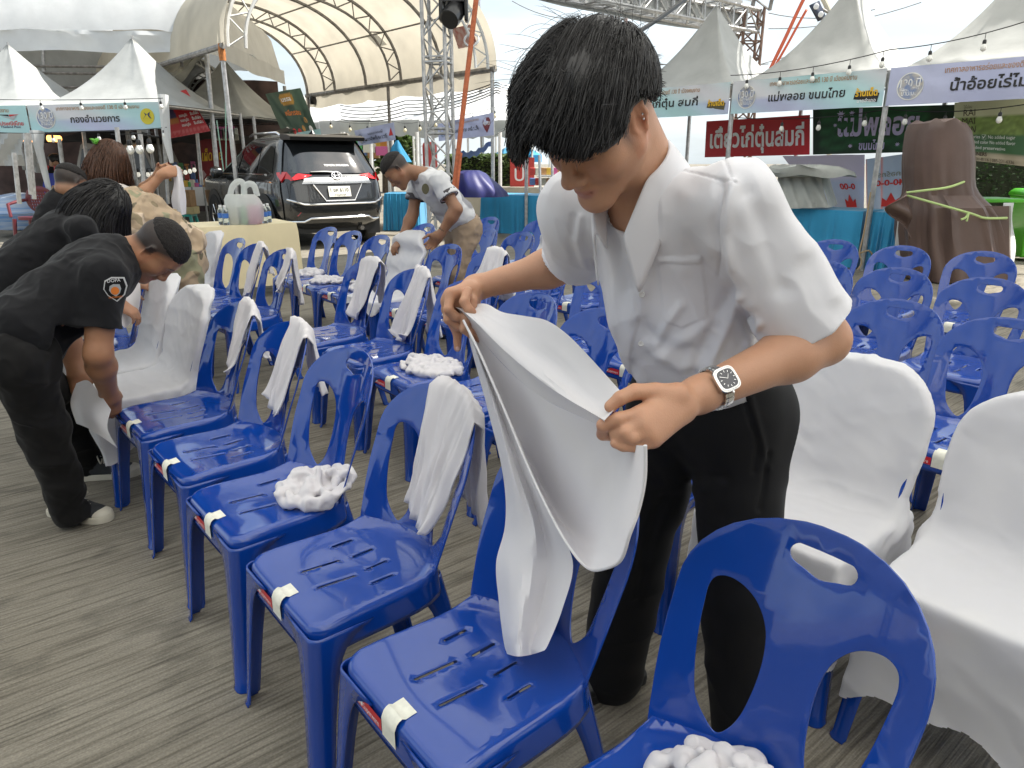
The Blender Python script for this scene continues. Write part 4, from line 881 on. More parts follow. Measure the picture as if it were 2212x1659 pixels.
# pavement planting: hedges
def leaves(g, c, d, n, s, rnd, shape='box'):
    for _ in range(n):
        if shape == 'box':
            q = np.array([rnd.random() - .5, rnd.random() - .5, rnd.random() - .5]); ax_ = rnd.randrange(3); q[ax_] = (.5 if rnd.random() < .5 else -.5) * (.92 + .16 * rnd.random()); p = np.array(c) + q * d
        else:
            v = nrm([rnd.gauss(0, 1), rnd.gauss(0, 1), rnd.gauss(0, 1)]); p = np.array(c) + v * np.array(d) * .5 * (.55 + .5 * rnd.random())
        a = rnd.random() * 6.28; b = rnd.random() * 1.6 - .2; u = np.array([cos(a), sin(a), 0]); w = np.array([-sin(a) * cos(b), cos(a) * cos(b), sin(b)]); k = s * (.6 + .8 * rnd.random())
        g.add([p - u * k * .5, p - w * k * .28, p + u * k * .5, p + w * k * .28], [(0, 1, 2, 3)])
    return g
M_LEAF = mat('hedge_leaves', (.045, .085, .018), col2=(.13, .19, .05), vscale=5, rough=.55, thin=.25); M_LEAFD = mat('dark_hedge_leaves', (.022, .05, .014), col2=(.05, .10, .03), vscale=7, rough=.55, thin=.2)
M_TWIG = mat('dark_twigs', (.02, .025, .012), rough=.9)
def hedge(label, u0, u1, v0, v1, yy, m, n, s, seed, deep=.9, zb=None):
    a, b = aty(u0, v1, yy), aty(u1, v0, yy); z0 = max(0, a[2]) if zb is None else zb; c = np.array([(a[0] + b[0]) / 2, yy + deep / 2, (z0 + b[2]) / 2]); d = np.array([b[0] - a[0], deep, b[2] - z0])
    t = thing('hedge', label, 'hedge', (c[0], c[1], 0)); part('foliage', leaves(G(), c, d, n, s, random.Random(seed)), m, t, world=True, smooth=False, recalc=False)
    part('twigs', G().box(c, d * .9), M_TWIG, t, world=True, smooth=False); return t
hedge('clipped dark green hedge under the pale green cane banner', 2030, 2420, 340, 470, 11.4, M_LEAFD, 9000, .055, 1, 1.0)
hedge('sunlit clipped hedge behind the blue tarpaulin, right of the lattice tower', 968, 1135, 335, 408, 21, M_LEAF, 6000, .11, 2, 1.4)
tr = thing('tree', 'leafy tree seen small between the far tent poles', 'tree', (*aty(830, 350, 34)[:2], 0))
part('trunk', G().tube([[*aty(830, 350, 34)[:2], 0], aty(830, 330, 34)], [.16, .1], 8), mat('bark', (.09, .065, .045), var=.4, vscale=6, rough=.9), tr, world=True)
g = G(); rnd = random.Random(4)
for u, v, r_ in ((812, 315, 2.4), (835, 305, 2.2), (850, 325, 2.0), (865, 318, 1.8)): leaves(g, aty(u, v, 34), (r_, r_, r_), 700, .3, rnd, 'ball')
part('crown', g, M_LEAF, tr, world=True, smooth=False, recalc=False)
lw = goods('low_wall', 'low concrete kerb wall below the sunlit hedge', 'wall', (*aty(1170, 405, 19)[:2], 0), (5.2, .4, .75), mat('kerb_concrete', (.40, .37, .30), var=.15, vscale=3, rough=.8))
goods('low_wall', 'low pale kerb at the foot of the clipped dark hedge', 'wall', (*aty(2160, 500, 11.0)[:2], 0), (3.4, .35, .42), MATS['kerb_concrete'])
# blue cloth tables
M_CYAN = mat('cyan_table_cloth', (.02, .25, .46), var=.08, vscale=3, bump=.1, bscale=60, rough=.75, sheen=.2)
def cloth_table(label, a, b, depth_v, z=.75, m=None, name='cloth_table', group=None, fold=.02, nf=26, drop=.02):
    a, b = np.array([*a[:2], 0.]), np.array([*b[:2], 0.]); dv_ = np.array([*depth_v, 0.]); t = thing(name, label, 'table', (a + b) / 2, 0, group); m = m or M_CYAN
    nx = 80; side = nrm(b - a); fr = -nrm(dv_); L = np.linalg.norm(b - a)
    rows = []
    path = [(a + dv_, side * -1), (a, (side * -1 + fr) * .7), *[(a + (b - a) * i / nx, fr) for i in range(1, nx)], (b, (side + fr) * .7), (b + dv_, side)]
    for i, (p, n_) in enumerate(path):
        row = [p + [0, 0, z]]
        for k in range(1, 8):
            q = k / 7; amp = fold * (.15 + q) * (sin(i * 2 * pi * nf / nx / 2 + sin(i * .37) * 2) + .5 * sin(i * .9 + 1)); row.append(p + n_ * (.012 + amp + .03 * q) + [0, 0, z - (z - drop) * q])
        rows.append(row)
    part('table_cloth', G().grid(rows).grid([[a + [0, 0, z], b + [0, 0, z]], [a + dv_ + [0, 0, z], b + dv_ + [0, 0, z]]]), m, t, world=True, recalc=False)
    for p in (a + side * .06 + dv_ * .1, b - side * .06 + dv_ * .1, a + side * .06 + dv_ * .9, b - side * .06 + dv_ * .9): part('leg', G().bar(p, p + [0, 0, z - .03], .016), M_STEEL, t, world=True)
    return t
cloth_table('table under a bright blue cloth between the right tent posts', post(1) + NRM_R * .1, post(0) + NRM_R * .1 + DR * .10, NRM_R * .7, group='tables under blue cloths')
cloth_table('short blue clothed table end just right of the front tent post', post(0) + NRM_R * .10 - DR * .02, post(-.36) + NRM_R * .10, NRM_R * .7, group='tables under blue cloths')
cloth_table('blue clothed table behind the elbow of the man in the polo shirt', atz(830, 418, .75), atz(905, 418, .75), (0, 1.0), group='tables under blue cloths')
cloth_table('long blue clothed table behind the outstretched arm', atz(1040, 420, .75), atz(1236, 424, .75), (0, 1.0), group='tables under blue cloths')
t = thing('blue_cloth_bundle', 'cyan cloth bunched on the pole behind the polo shirt', 'cloth', aty(862, 330, 14)); 
pts = [aty(858, 303, 14), aty(857, 318, 14), aty(862, 342, 14), aty(864, 350, 14)]
rings = [[p + np.array([r_ * cos(a) * (1 + .2 * sin(5 * a)), r_ * .6 * sin(a) * (1 + .2 * sin(4 * a)), 0]) for a in np.linspace(0, 2 * pi, 25)[:-1]] for p, r_ in zip(pts, (.02, .09, .17, .19))]; part('cloth', G().loft(rings), M_CYAN, t, world=True)
M_NAVYT = mat('royal_blue_tarpaulin', (.010, .012, .115), var=.25, vscale=2, bump=.5, bscale=4, rough=.5)
def tarp_mound(name, label, rows, yy, depth, m, pleat=.03, nf=13, seed=0, cat='tarpaulin', n=72):
    rings = []
    for i, (v, ul, ur) in enumerate(rows):
        c = aty((ul + ur) / 2, v, yy); w = (aty(ur, v, yy)[0] - aty(ul, v, yy)[0]) / 2; d_ = min(depth, w * 1.1)
        k_ = i / (len(rows) - 1); rings.append([c + np.array([w * cos(a), d_ * sin(a), 0]) * (1 + pleat / max(w, .05) * (.3 + k_) * (sin(nf * a + seed + .8 * sin(2 * a + i * .25)) + .5 * sin((nf + 6) * a + i * .5))) for a in np.linspace(0, 2 * pi, n + 1)[:-1]])
    return tag(part(name, G().loft(rings), m), label, cat)
tarp_mound('tarpaulin', 'royal blue tarpaulin mound right of the orange strap', ((368, 1000, 1035), (374, 985, 1048), (385, 980, 1060), (400, 978, 1078), (414, 976, 1092), (424, 975, 1096)), 13.6, .5, M_NAVYT, .02, 7, 2)
P = [[aty(980 + 85 * i / 16, 322 - 10 * sin(pi * i / 16) * -1.6 + 12 * t - i * 1.5, 18) + np.array([0, .3 * t, .03 * sin(i * 2 + t * 5)]) for t in (0, .5, 1)] for i in range(17)]
tag(part('blue_awning', G().grid(P), mat('blue_awning_canvas', (.01, .09, .35), var=.3, vscale=4, rough=.5), recalc=False), 'rolled blue awning sagging under the far lilac banner', 'awning')
for u0, u1, v0, v1, yy, m_, lab in ((1068, 1140, 312, 352, 25, M_CYAN, 'cyan market umbrella top left of the hanging fringe'), (1120, 1170, 320, 350, 28, mat('azure_canvas', (.03, .30, .60), rough=.6, thin=.2), 'azure tent roof glimpsed beneath the hanging fringe')):
    t = thing('market_umbrella', lab, 'market umbrella', (*aty((u0 + u1) / 2, 350, yy)[:2], 0)); c = aty((u0 + u1) / 2, v0, yy); e = aty(u1, v1, yy); w = e[0] - c[0]
    part('canopy', G().loft([[np.array([c[0] + w * s * cos(a), c[1] + w * s * sin(a), z]) for a in np.linspace(0, 2 * pi, 9)[:-1]] for s, z in ((.02, c[2]), (1, (c[2] + e[2]) / 2), (1, e[2]))]), m_, t, world=True, smooth=False); part('pole', G().bar([c[0], c[1], 0], c, .03), M_STEEL, t, world=True)
for k, (u, v) in enumerate(((1168, 368), (1172, 350), (1130, 372))): pass
sg = thing('red_sign', 'red sign board with a white letter under the hanging fringe', 'sign', aty(1128, 372, 19)); part('board', G().box(aty(1128, 372, 19), (.62, .05, .72)), MATS['goods_paint_red'], sg, world=True, smooth=False)
g = text_mesh('ป', .55); g.v = [tuple(aty(1122, 376, 18.9) + np.array([x, -.02, y])) for x, y, z in g.v]; part('lettering', g, M_WPRINT, sg, world=True, smooth=False, recalc=False)
for k in range(14):
    p = aty(1150 + 12 * (k % 7), 378 + 22 * (k // 7), 17 + .2 * (k // 7)); goods('goods_bag', 'bright packet on the far racks beside the young man\'s nose', 'packet', p, (.13, .1, .16), GM[(k * 3) % 8], 0, 'packets on the far racks')
rk = thing('steel_rack', 'grey steel rack with shelves left of the young man\'s nose', 'rack', (*aty(1190, 420, 17)[:2], 0))
for u in (1165, 1192, 1222): part('upright', G().bar(aty(u, 335, 16.8), aty(u + 3, 440, 16.6), .035), M_STEEL, rk, world=True)
for v in (372, 398, 418): part('shelf', G().box((aty(1160, v + 8, 17) + aty(1232, v + 8, 17)) / 2, (aty(1232, v, 17)[0] - aty(1160, v, 17)[0], .4, .03)), M_WSTEEL, rk, world=True, smooth=False)
for u, yy in ((728, 27), (738, 26), (742, 23), (800, 24), (838, 26), (846, 22), (900, 21), (1080, 20)):
    t = tag(part('tent_post', G().bar([*aty(u, 345, yy)[:2], 0], aty(u, 285, yy), .05, 7), M_WSTEEL), 'thin white tent post in the crowd of far posts beside the car and tower', 'post', 'far tent posts')
for k in range(12): goods('stall_box', 'tiny bright box on the far stalls behind the polo shirt', 'box', aty(745 + 9 * k, 318 + (k * 7 % 5) * 6, 26 + k % 3), (.4, .3, .3), GM[(k * 3 + 1) % 8], 0, 'boxes on the far stalls')
goods('water_urn', 'red water dispenser standing behind the lattice tower', 'dispenser', aty(930, 372, 16), (.30, .30, .62), MATS['goods_paint_red'], bev=.08)
# ------------------------------------------------------------------ right: grey covered cart, brown tarpaulin, bin
M_GREYV = mat('grey_vinyl', (.40, .42, .40), var=.12, vscale=5, bump=.5, bscale=8, rough=.5)
gc = thing('covered_cart', 'stall showcase wrapped in grey vinyl on the blue table', 'covered cart', aty(1750, 452, 10.3))
def at3(u, v, y): return aty(u, v, y)
g = G(); fr = [at3(1668, 452, 10.0), at3(1792, 448, 9.8), at3(1770, 376, 9.9), at3(1680, 382, 10.1)]; bk = [p + np.array([.35, .8, 0]) for p in fr]
P = [[(fr[0] * (1 - u) + fr[1] * u) * (1 - v) + (fr[3] * (1 - u) + fr[2] * u) * v + np.array([0, .03 * sin(u * 25 + v * 5) * (1 - v * .5), 0]) for v in np.linspace(0, 1, 8)] for u in np.linspace(0, 1, 30)]
g.grid(P); P = [[(fr[1] * (1 - u) + (fr[1] + np.array([.4, .7, .0])) * u) * (1 - v) + (fr[2] * (1 - u) + (fr[2] + np.array([.4, .7, 0])) * u) * v + np.array([.03 * sin(u * 13), 0, 0]) for v in np.linspace(0, 1, 8)] for u in np.linspace(0, 1, 14)]
part('wrap', g.grid(P), M_GREYV, gc, world=True, recalc=False)
lid = [(358, 1682, 1760), (362, 1668, 1812), (370, 1665, 1838), (380, 1672, 1842)]
part('lid', G().loft([[aty((l + r) / 2, v, 10.1) + np.array([(aty(r, v, 10.1)[0] - aty(l, v, 10.1)[0]) / 2 * cos(a) * (1 + .03 * sin(9 * a)), .5 * sin(a), .02 * sin(5 * a)]) for a in np.linspace(0, 2 * pi, 37)[:-1]] for v, l, r in lid]), M_GREYV, gc, world=True)
M_BRTARP = mat('brown_tarpaulin', (.105, .068, .058), var=.14, vscale=2.5, bump=.25, bscale=9, rough=.42)
bt_ = thing('covered_machine', 'tall machine wrapped in brown tarpaulin tied with pale green rope', 'covered machine', (*atz(2065, 602)[:2], 0))
BY = 8.65
rows = [(262, 1990, 2050), (268, 1974, 2072), (285, 1966, 2086), (315, 1962, 2092), (350, 1960, 2094), (385, 1961, 2093), (402, 1963, 2094), (420, 1961, 2103), (445, 1956, 2120), (468, 1952, 2136), (500, 1950, 2146), (540, 1954, 2154), (575, 1960, 2160), (600, 1964, 2166)]
rings = []
for i, (v, ul, ur) in enumerate(rows):
    c = aty((ul + ur) / 2, v, BY); w = (aty(ur, v, BY)[0] - aty(ul, v, BY)[0]) / 2; d_ = .30 + .12 * (v > 420); k_ = min(1, max(0, (i - 2) / 9))
    rings.append([c + np.array([w * np.sign(cos(a)) * abs(cos(a)) ** .75, d_ * np.sign(sin(a)) * abs(sin(a)) ** .75, .0]) * (1 + k_ * (.16 * (.5 - abs(vnoise(np.array([cos(a) * 3.2 + i * .05, sin(a) * 3.2, i * .10]), 1, 6))) + .07 * vnoise(np.array([cos(a) * 9, sin(a) * 9, i * .22]), 1, 8))) - [0, 0, .02 * sin(6 * a) * (i == 0)] for a in np.linspace(0, 2 * pi, 121)[:-1]])
part('tarpaulin', G().loft(rings), M_BRTARP, bt_, world=True)
P = [[(aty(1964, 408, BY - .3) * (1 - u) + aty(1966, 512, BY - .3) * u) * (1 - t) + spline([aty(1962, 420, BY - .4), aty(1912, 444, BY - .4), aty(1922, 462, BY - .4), aty(1948, 486, BY - .4), aty(1962, 520, BY - .35)], 5)[int(u * 20)] * t + np.array([0, .06 * sin(u * 9 + t * 3), 0]) for t in np.linspace(0, 1, 8)] for u in np.linspace(0, .999, 20)]
o = part('loose_flap', G().grid(P), M_BRTARP, bt_, world=True, recalc=False); bake(o, .004, 0)
part('low_box', G().loft([[aty(u, v, BY + dy) for u, v, dy in ((2120, v, -.35), (2180, v, -.35), (2186, v, .3), (2120, v, .3))] for v in (445, 450, 520, 602)]), M_BRTARP, bt_, world=True, sharp=30)
M_GRROPE = mat('pale_green_rope', (.42, .55, .22), rough=.7)
part('rope', G().tube(spline([aty(1959, 416, BY - .34), aty(2000, 411, BY - .47), aty(2050, 404, BY - .47), aty(2094, 388, BY - .2)], 6), .014, 6).tube(spline([aty(1959, 422, BY - .34), aty(2030, 442, BY - .52), aty(2100, 462, BY - .55), aty(2128, 471, BY - .45), aty(2175, 471, BY - .38)], 6), .014, 6).tube(spline([aty(2093, 458, BY - .56), aty(2086, 470, BY - .57), aty(2076, 474, BY - .57)], 5), .012, 5).tube(spline([aty(2093, 458, BY - .56), aty(2088, 478, BY - .57)], 4), .012, 5), M_GRROPE, bt_, world=True)
P = [[aty(2168 + 22 * t + 4 * sin(v * .05), v, BY - .2 + .3 * t) for t in (0, .5, 1)] for v in np.linspace(438, 590, 14)]
o = part('white_sheet', G().grid(P), M_TENT, bt_, world=True, recalc=False); bake(o, .004, 0)
P = [[aty(1940 + 40 * t - (v - 470) * .12, v, BY + .1) for t in (0, .5, 1)] for v in np.linspace(470, 560, 8)]
o = part('white_sheet', G().grid(P), M_TENT, bt_, world=True, recalc=False); bake(o, .004, 0)
gb = thing('wheelie_bin', 'bright green wheeled bin at the right frame edge with white sticker', 'bin', (*atz(2225, 562)[:2], 0), -.2)
M_BIN = mat('bright_green_bin', (.08, .42, .02), rough=.3, spec=.5)
o = part('body', G().loft([[(x * w, y * w, z) for x, y in ((-.30, -.3), (.34, -.3), (.34, .3), (-.30, .3))] for z, w in ((.06, .82), (.5, .92), (.86, 1.0), (.90, 1.06))]), M_BIN, gb, sharp=30); bake(o, bevel=.02)
o = part('lid', G().loft([[(x * w, y * w, z) for x, y in ((-.33, -.33), (.36, -.33), (.36, .33), (-.33, .33))] for z, w in ((.90, 1), (.95, 1), (1.0, .85))]), M_BIN, gb, sharp=30); bake(o, bevel=.02)
part('sticker', G().add([(-.16, -.292, .36), (-.06, -.292, .36), (-.06, -.296, .56), (-.16, -.296, .56)], [(0, 1, 2, 3)]), M_WPRINT, gb, smooth=False); part('badge', G().add([(-.10 + .1 * cos(a), -.306, .72 + .06 * sin(a)) for a in np.linspace(0, 2 * pi, 20)[:-1]], [tuple(range(19))]), M_WPRINT, gb, smooth=False)
for a in (-1, 1): part('wheel', G().revolve([(.02, -.025), (.09, -.025), (.09, .025), (.02, .025)], (.24 * a, .26, .09), 16, axis=(1, 0, 0)), M_RUBBER, gb)
goods('green_tray', 'lime green tray leaning behind the brown tarpaulin', 'tray', aty(2118, 436, 9.2), (.75, .5, .05), M_BIN)
# front tent post details: a rope tied at its foot
part('rope_tie', G().tube(spline([np.array([*post(0), 0]) + np.array(p) for p in ((-.03, -.05, 1.0), (-.04, -.05, .5), (-.06, -.05, .25), (-.02, -.06, .12), (-.05, -.05, .02))], 6), .011, 5).tube(spline([np.array([*post(0), 0]) + np.array(p) for p in ((-.05, -.06, .24), (.05, -.06, .27), (.12, -.06, .20))], 5), .012, 5), mat('hemp_rope', (.42, .32, .20), rough=.9), bpy.data.objects['pyramid_tent'], world=True)
# ------------------------------------------------------------------ cream clothed table with a shopping bag and bottles
M_CREAM = mat('cream_table_cloth', (.72, .62, .40), var=.04, vscale=3, bump=.06, bscale=80, rough=.8)
ta, tb_, tc_ = atz(380, 494, .75), atz(640, 481, .75), atz(593, 472, .75)
ct = cloth_table('table under a cream cloth in front of the car, plastic bag on top', ta, tb_, (tc_ - tb_)[:2] * .98, m=M_CREAM, name='cream_table', fold=.004, nf=8, drop=.12)
M_FILM = mat('white_plastic_film', (.80, .82, .80), var=.06, vscale=9, bump=1.0, bscale=16, rough=.28, thin=.45, clear=.38)
sb = thing('shopping_bag', 'full white plastic shopping bag with two handle loops on the cream table', 'shopping bag', (*atz(529, 483, .755)[:2], .755))
BYY = atz(529, 483, .755)[1]; k_ = 1.0
rings = []
for v, l, r_, d_ in ((484, 497, 562, .13), (478, 493, 568, .15), (462, 490, 570, .16), (445, 488, 569, .15), (430, 487, 562, .12), (420, 489, 552, .08)):
    c = aty((l + r_) / 2, v, BYY); w = (aty(r_, v, BYY)[0] - aty(l, v, BYY)[0]) / 2; rings.append([c + np.array([w * cos(a), d_ * sin(a), 0]) * (1 + .07 * vnoise(np.array([cos(a) * 2, sin(a) * 2, v * .06]), 1, 3) + .05 * vnoise(np.array([cos(a) * 5, sin(a) * 5, v * .12]), 1, 4)) for a in np.linspace(0, 2 * pi, 49)[:-1]])
part('bag_body', G().loft(rings), M_FILM, sb, world=True)
for p in (((497, 422), (503, 402), (516, 392), (526, 398), (528, 422)), ((527, 424), (528, 405), (538, 397), (549, 402), (556, 424))):
    part('handle', G().tube(spline([aty(u, v, BYY) for u, v in p], 6), .014, 8, flat=2.2), M_FILM, sb, world=True)
for u, v, c, s_ in ((512, 468, MATS['goods_paint_cream'], .15), (530, 466, MATS['goods_paint_green'], .13), (549, 464, MATS['goods_paint_pink'], .13)): part('contents', G().box(aty(u, v, BYY), (s_ * .8, .12, s_ * 1.4)), c, sb, world=True)
M_PET = mat('bottle_plastic', (.72, .82, .92), rough=.05, trans=.9, ior=1.2); M_WLAB = mat('blue_label', (.05, .16, .50), rough=.4)
for u, v, lab in ((480, 485, 'small water bottle standing left of the shopping bag'), (489, 486, 'small water bottle touching the left side of the shopping bag'), (573, 482, 'small water bottle right of the shopping bag'), (581, 480, 'small water bottle furthest right on the cream table')):
    p = atz(u, v, .752); t = thing('water_bottle', lab, 'water bottle', p, 0, 'water bottles on the cream table')
    part('bottle', G().revolve([(.028, 0), (.032, .01), (.031, .06), (.029, .065), (.032, .07), (.032, .13), (.024, .16), (.013, .175), (.013, .19)], n=16), M_PET, t); part('label', G().revolve([(.0325, .07), (.0325, .115)], n=16), M_WLAB, t); part('cap', G().revolve([(.015, .175), (.015, .195), (.002, .196)], n=12), M_WPRINT, t)
# ------------------------------------------------------------------ dark grey SUV (rear centre on the ground at the origin, +y ahead)
CAR_ = thing('parked_suv', 'dark grey SUV parked with its tail towards the seats', 'car', (-2.768, 11.854, 0), R(37.8))
LV = [(.30, .30, 4.50, .78), (.42, .10, 4.66, .88), (.58, .02, 4.73, .915), (.72, .0, 4.75, .925), (.92, .05, 4.74, .925), (1.04, .08, 4.66, .915), (1.10, .10, 4.45, .90), (1.15, .13, 3.60, .875), (1.22, .17, 3.42, .855), (1.36, .27, 3.10, .805), (1.55, .41, 2.66, .735), (1.68, .50, 2.30, .68), (1.755, .60, 2.05, .62), (1.79, .80, 1.85, .50)]
LVa = np.array(LV)
def cz(z, k): return np.interp(z, LVa[:, 0], LVa[:, k])
def ring_at(z, n=64):
    r, f, w = cz(z, 1), cz(z, 2), cz(z, 3); c, h = (r + f) / 2, (f - r) / 2; out = []
    for k in range(n):
        a = 2 * pi * k / n; e = .20
        x = np.sign(cos(a)) * abs(cos(a)) ** e; y = np.sign(sin(a)) * abs(sin(a)) ** e
        q = 1 - .10 * abs(x) ** 6 * max(0, -y) ** 3; out.append((w * x * (1 - .03 * abs(y) ** 4), c + h * y - (h * .0) + (.09 * abs(x) ** 4 if y < -.9 else 0), z))
    return out
zs = np.concatenate([np.linspace(.30, 1.10, 12), np.linspace(1.13, 1.79, 14)])
M_CAR = mat('dark_grey_car_paint', (.018, .020, .023), rough=.22, metal=.35, coat=.9, coatr=.03, spec=.6)
M_GLASS = mat('tinted_glass', (.012, .014, .016), rough=.03, spec=1.0, coat=.5, coatr=.02)
o = part('body', G().loft([ring_at(z) for z in zs]), M_CAR, CAR_, sharp=35)
def side(y, z, sgn, off=.006):
    c, h = (cz(z, 1) + cz(z, 2)) / 2, (cz(z, 2) - cz(z, 1)) / 2; q = min(.999, abs((y - c) / h)); return (sgn * (cz(z, 3) * (1 - q ** 10) ** .1 * (1 - .03 * q ** 4) + off), y, z)
def rearp(x, z, off=.006):
    q = min(.995, abs(x) / (cz(z, 3) * .97)); h = (cz(z, 2) - cz(z, 1)) / 2; return (x, cz(z, 1) - off + .09 * q ** 4 + h * (1 - (1 - q ** 10) ** .1), z)
o = part('rear_window', G().grid([[rearp(x * (.74 - .12 * t), 1.19 + .44 * t, .012) for t in np.linspace(0, 1, 6)] for x in np.linspace(-1, 1, 15)]), M_GLASS, CAR_)
part('spoiler', G().loft([[(x * .64, y, z) for x in np.linspace(-1, 1, 9)] + [(x * .64, y2, z2) for x in np.linspace(1, -1, 9)] for y, z, y2, z2 in ((.72, 1.795, .72, 1.70), (.42, 1.775, .42, 1.70), (.30, 1.745, .32, 1.69))]), M_BLACK, CAR_, sharp=30)
for sg in (-1, 1):
    for y0, y1, ya, yb in ((.62, 1.22, .78, 1.26), (1.34, 2.22, 1.36, 2.12), (2.32, 3.22, 2.22, 2.62)):
        part('side_window', G().grid([[side((y0 + (y1 - y0) * u) * (1 - t) + (ya + (yb - ya) * u) * t, 1.19 + .42 * t, sg) for t in np.linspace(0, 1, 6)] for u in np.linspace(0, 1, 7)]), M_GLASS, CAR_)
    part('chrome_strip', G().tube([side(y, 1.165, sg, .01) for y in np.linspace(.9, 3.4, 10)], .014, 6), M_CHROME, CAR_)
    part('roof_rail', G().tube([(sg * .60, .8, 1.77), (sg * .62, .9, 1.815), (sg * .62, 2.0, 1.82), (sg * .62, 2.2, 1.78)], .022, 7), M_CHROME, CAR_)
    # tail lamp: a pointed bar on the tailgate that wraps round the corner
    lamp = [rearp(sg * .40, 1.165, .02), rearp(sg * .60, 1.190, .02), rearp(sg * .80, 1.20, .02), side(.24, 1.215, sg, .012), side(.46, 1.205, sg, .012), side(.44, 1.17, sg, .014), side(.28, 1.07, sg, .014), rearp(sg * .84, 1.05, .03), rearp(sg * .70, 1.09, .03), rearp(sg * .55, 1.115, .03)]
    M_LAMP = mat('red_lamp_glass', (.55, .008, .012), rough=.08, coat=.8, coatr=.03)
    for a, b, c, d in ((0, 1, 9, 9), (1, 2, 8, 9), (2, 3, 7, 8), (3, 4, 5, 6), (3, 6, 7, 7)): pass
    part('tail_lamp', G().add(lamp, [(0, 1, 9), (1, 2, 8, 9), (2, 3, 7, 8), (3, 6, 7), (3, 4, 5, 6)]), M_LAMP, CAR_, smooth=False)
    part('lamp_strip', G().add([rearp(sg * .50, 1.158, .032), rearp(sg * .80, 1.165, .032), rearp(sg * .80, 1.135, .034), rearp(sg * .52, 1.140, .034)], [(0, 1, 2, 3)]), mat('grey_lamp_glass', (.42, .40, .40), rough=.15), CAR_, smooth=False)
    part('reflector', G().add([rearp(sg * .66, .60, .012), rearp(sg * .86, .62, .02), rearp(sg * .86, .55, .02), rearp(sg * .70, .545, .012)], [(0, 1, 2, 3)]), M_LAMP, CAR_, smooth=False)
    part('mirror', G().revolve([(.02, -.10), (.09, -.08), (.11, 0), (.08, .09), (.02, .10)], (sg * 1.02, 3.05, 1.18), 12, axis=(1, 0, .1)), M_CAR, CAR_)
    part('door_handle', G().tube([side(1.42, 1.0, sg, .01), side(1.48, 1.005, sg, .04), side(1.62, 1.005, sg, .04), side(1.68, 1.0, sg, .01)], .014, 6), M_CHROME, CAR_)
    for yy in (.95, 3.70):
        part('wheel_arch', G().add([(sg * (cz(.6, 3) + .012), yy + .47 * cos(a), .40 + .47 * sin(a)) for a in np.linspace(-.25, pi + .25, 24)], [tuple(range(24))]), M_BLACK, CAR_, smooth=False)
        w = part('wheel', G().revolve([(.22, -.10), (.375, -.11), (.39, -.06), (.39, .06), (.375, .11), (.22, .10)], (sg * .83, yy, .39), 30, axis=(1, 0, 0)), M_RUBBER, CAR_, sharp=40)
        g = G().revolve([(.02, .085), (.06, .09), (.06, .06)], (sg * .83, yy, .39), 14, axis=(sg, 0, 0)).revolve([(.20, .10), (.225, .105), (.225, .02), (.19, .03)], (sg * .83, yy, .39), 26, axis=(sg, 0, 0))
        for k in range(6): a = k * pi / 3; g.bar((sg * .905, yy, .39), (sg * .915, yy + .21 * cos(a), .39 + .21 * sin(a)), .026, 5)
        part('rim', g, M_CHROME, w)
    part('mud_flap', G().box((sg * .80, .50, .32), (.26, .02, .30)), M_BLACK, CAR_, smooth=False)
    part('panel_gap', G().tube([rearp(sg * .79, z, .004) for z in np.linspace(.62, 1.05, 8)], .005, 4), M_BLACK, CAR_)
    part('panel_gap', G().tube([side(1.30, z, sg, .002) for z in np.linspace(.45, 1.15, 8)], .005, 4), M_BLACK, CAR_); part('panel_gap', G().tube([side(2.28, z, sg, .002) for z in np.linspace(.45, 1.15, 8)], .005, 4), M_BLACK, CAR_)
part('chrome_bar', G().grid([[rearp(x * (.60 - .06 * t), 1.03 + .09 * t, .028 - .02 * abs(t - .5)) for t in np.linspace(0, 1, 5)] for x in np.linspace(-1, 1, 13)]), mat('satin_chrome', (.62, .62, .63), rough=.25, metal=.9), CAR_)
part('plate_recess', G().add([rearp(x, z, .008) for x, z in ((-.42, 1.02), (.42, 1.02), (.24, .77), (-.24, .77))], [(0, 1, 2, 3)]), mat('dark_recess', (.03, .032, .035), rough=.4), CAR_, smooth=False)
part('recess_trim', G().tube([rearp(-.42, 1.02, .012), rearp(-.25, .77, .012), rearp(.25, .77, .012), rearp(.42, 1.02, .012)], .012, 6), M_CHROME, CAR_)
pl_ = part('licence_plate', G().add([rearp(x, z, .028) for x, z in ((-.19, .99), (.19, .99), (.19, .83), (-.19, .83))], [(0, 1, 2, 3)]), mat('plate_white', (.74, .73, .64), rough=.4), CAR_, smooth=False)
for s_, z, h, w_ in (('1 ขศ 6110', .930, .085, .31), ('กาญจนบุรี', .857, .035, .20)):
    g = text_mesh(s_, h, None, w_, .012); g.v = [tuple(np.array(rearp(0, z + y, .031)) + [x, -.0, 0]) for x, y, zz in g.v]; part('plate_text', g, M_BPRINT, pl_, smooth=False, recalc=False)
g = text_mesh('TOYOTA PARAGON', .045, None, .42, .008); g.v = [tuple(np.array(rearp(0, 1.31 + y, .020)) + [x + .06, 0, 0]) for x, y, z in g.v]; part('window_lettering', g, M_WPRINT, CAR_, smooth=False, recalc=False)
def ellt(cx, czz, a, b, r): return G().tube([np.array(rearp(0, czz + b * sin(t), .034)) + [cx + a * cos(t), 0, 0] for t in np.linspace(0, 2 * pi, 25)[:-1]], r, 6, closed=True)
g = ellt(0, 1.155, .085, .058, .010); h_ = ellt(0, 1.155, .036, .056, .008); g.add(h_.v, h_.f); h_ = ellt(0, 1.182, .066, .026, .008); g.add(h_.v, h_.f); part('emblem', g, M_CHROME, CAR_)
part('wiper', G().tube([rearp(-.02, 1.205, .03), rearp(-.2, 1.215, .04), rearp(-.42, 1.21, .03)], .013, 5), M_BLACK, CAR_)
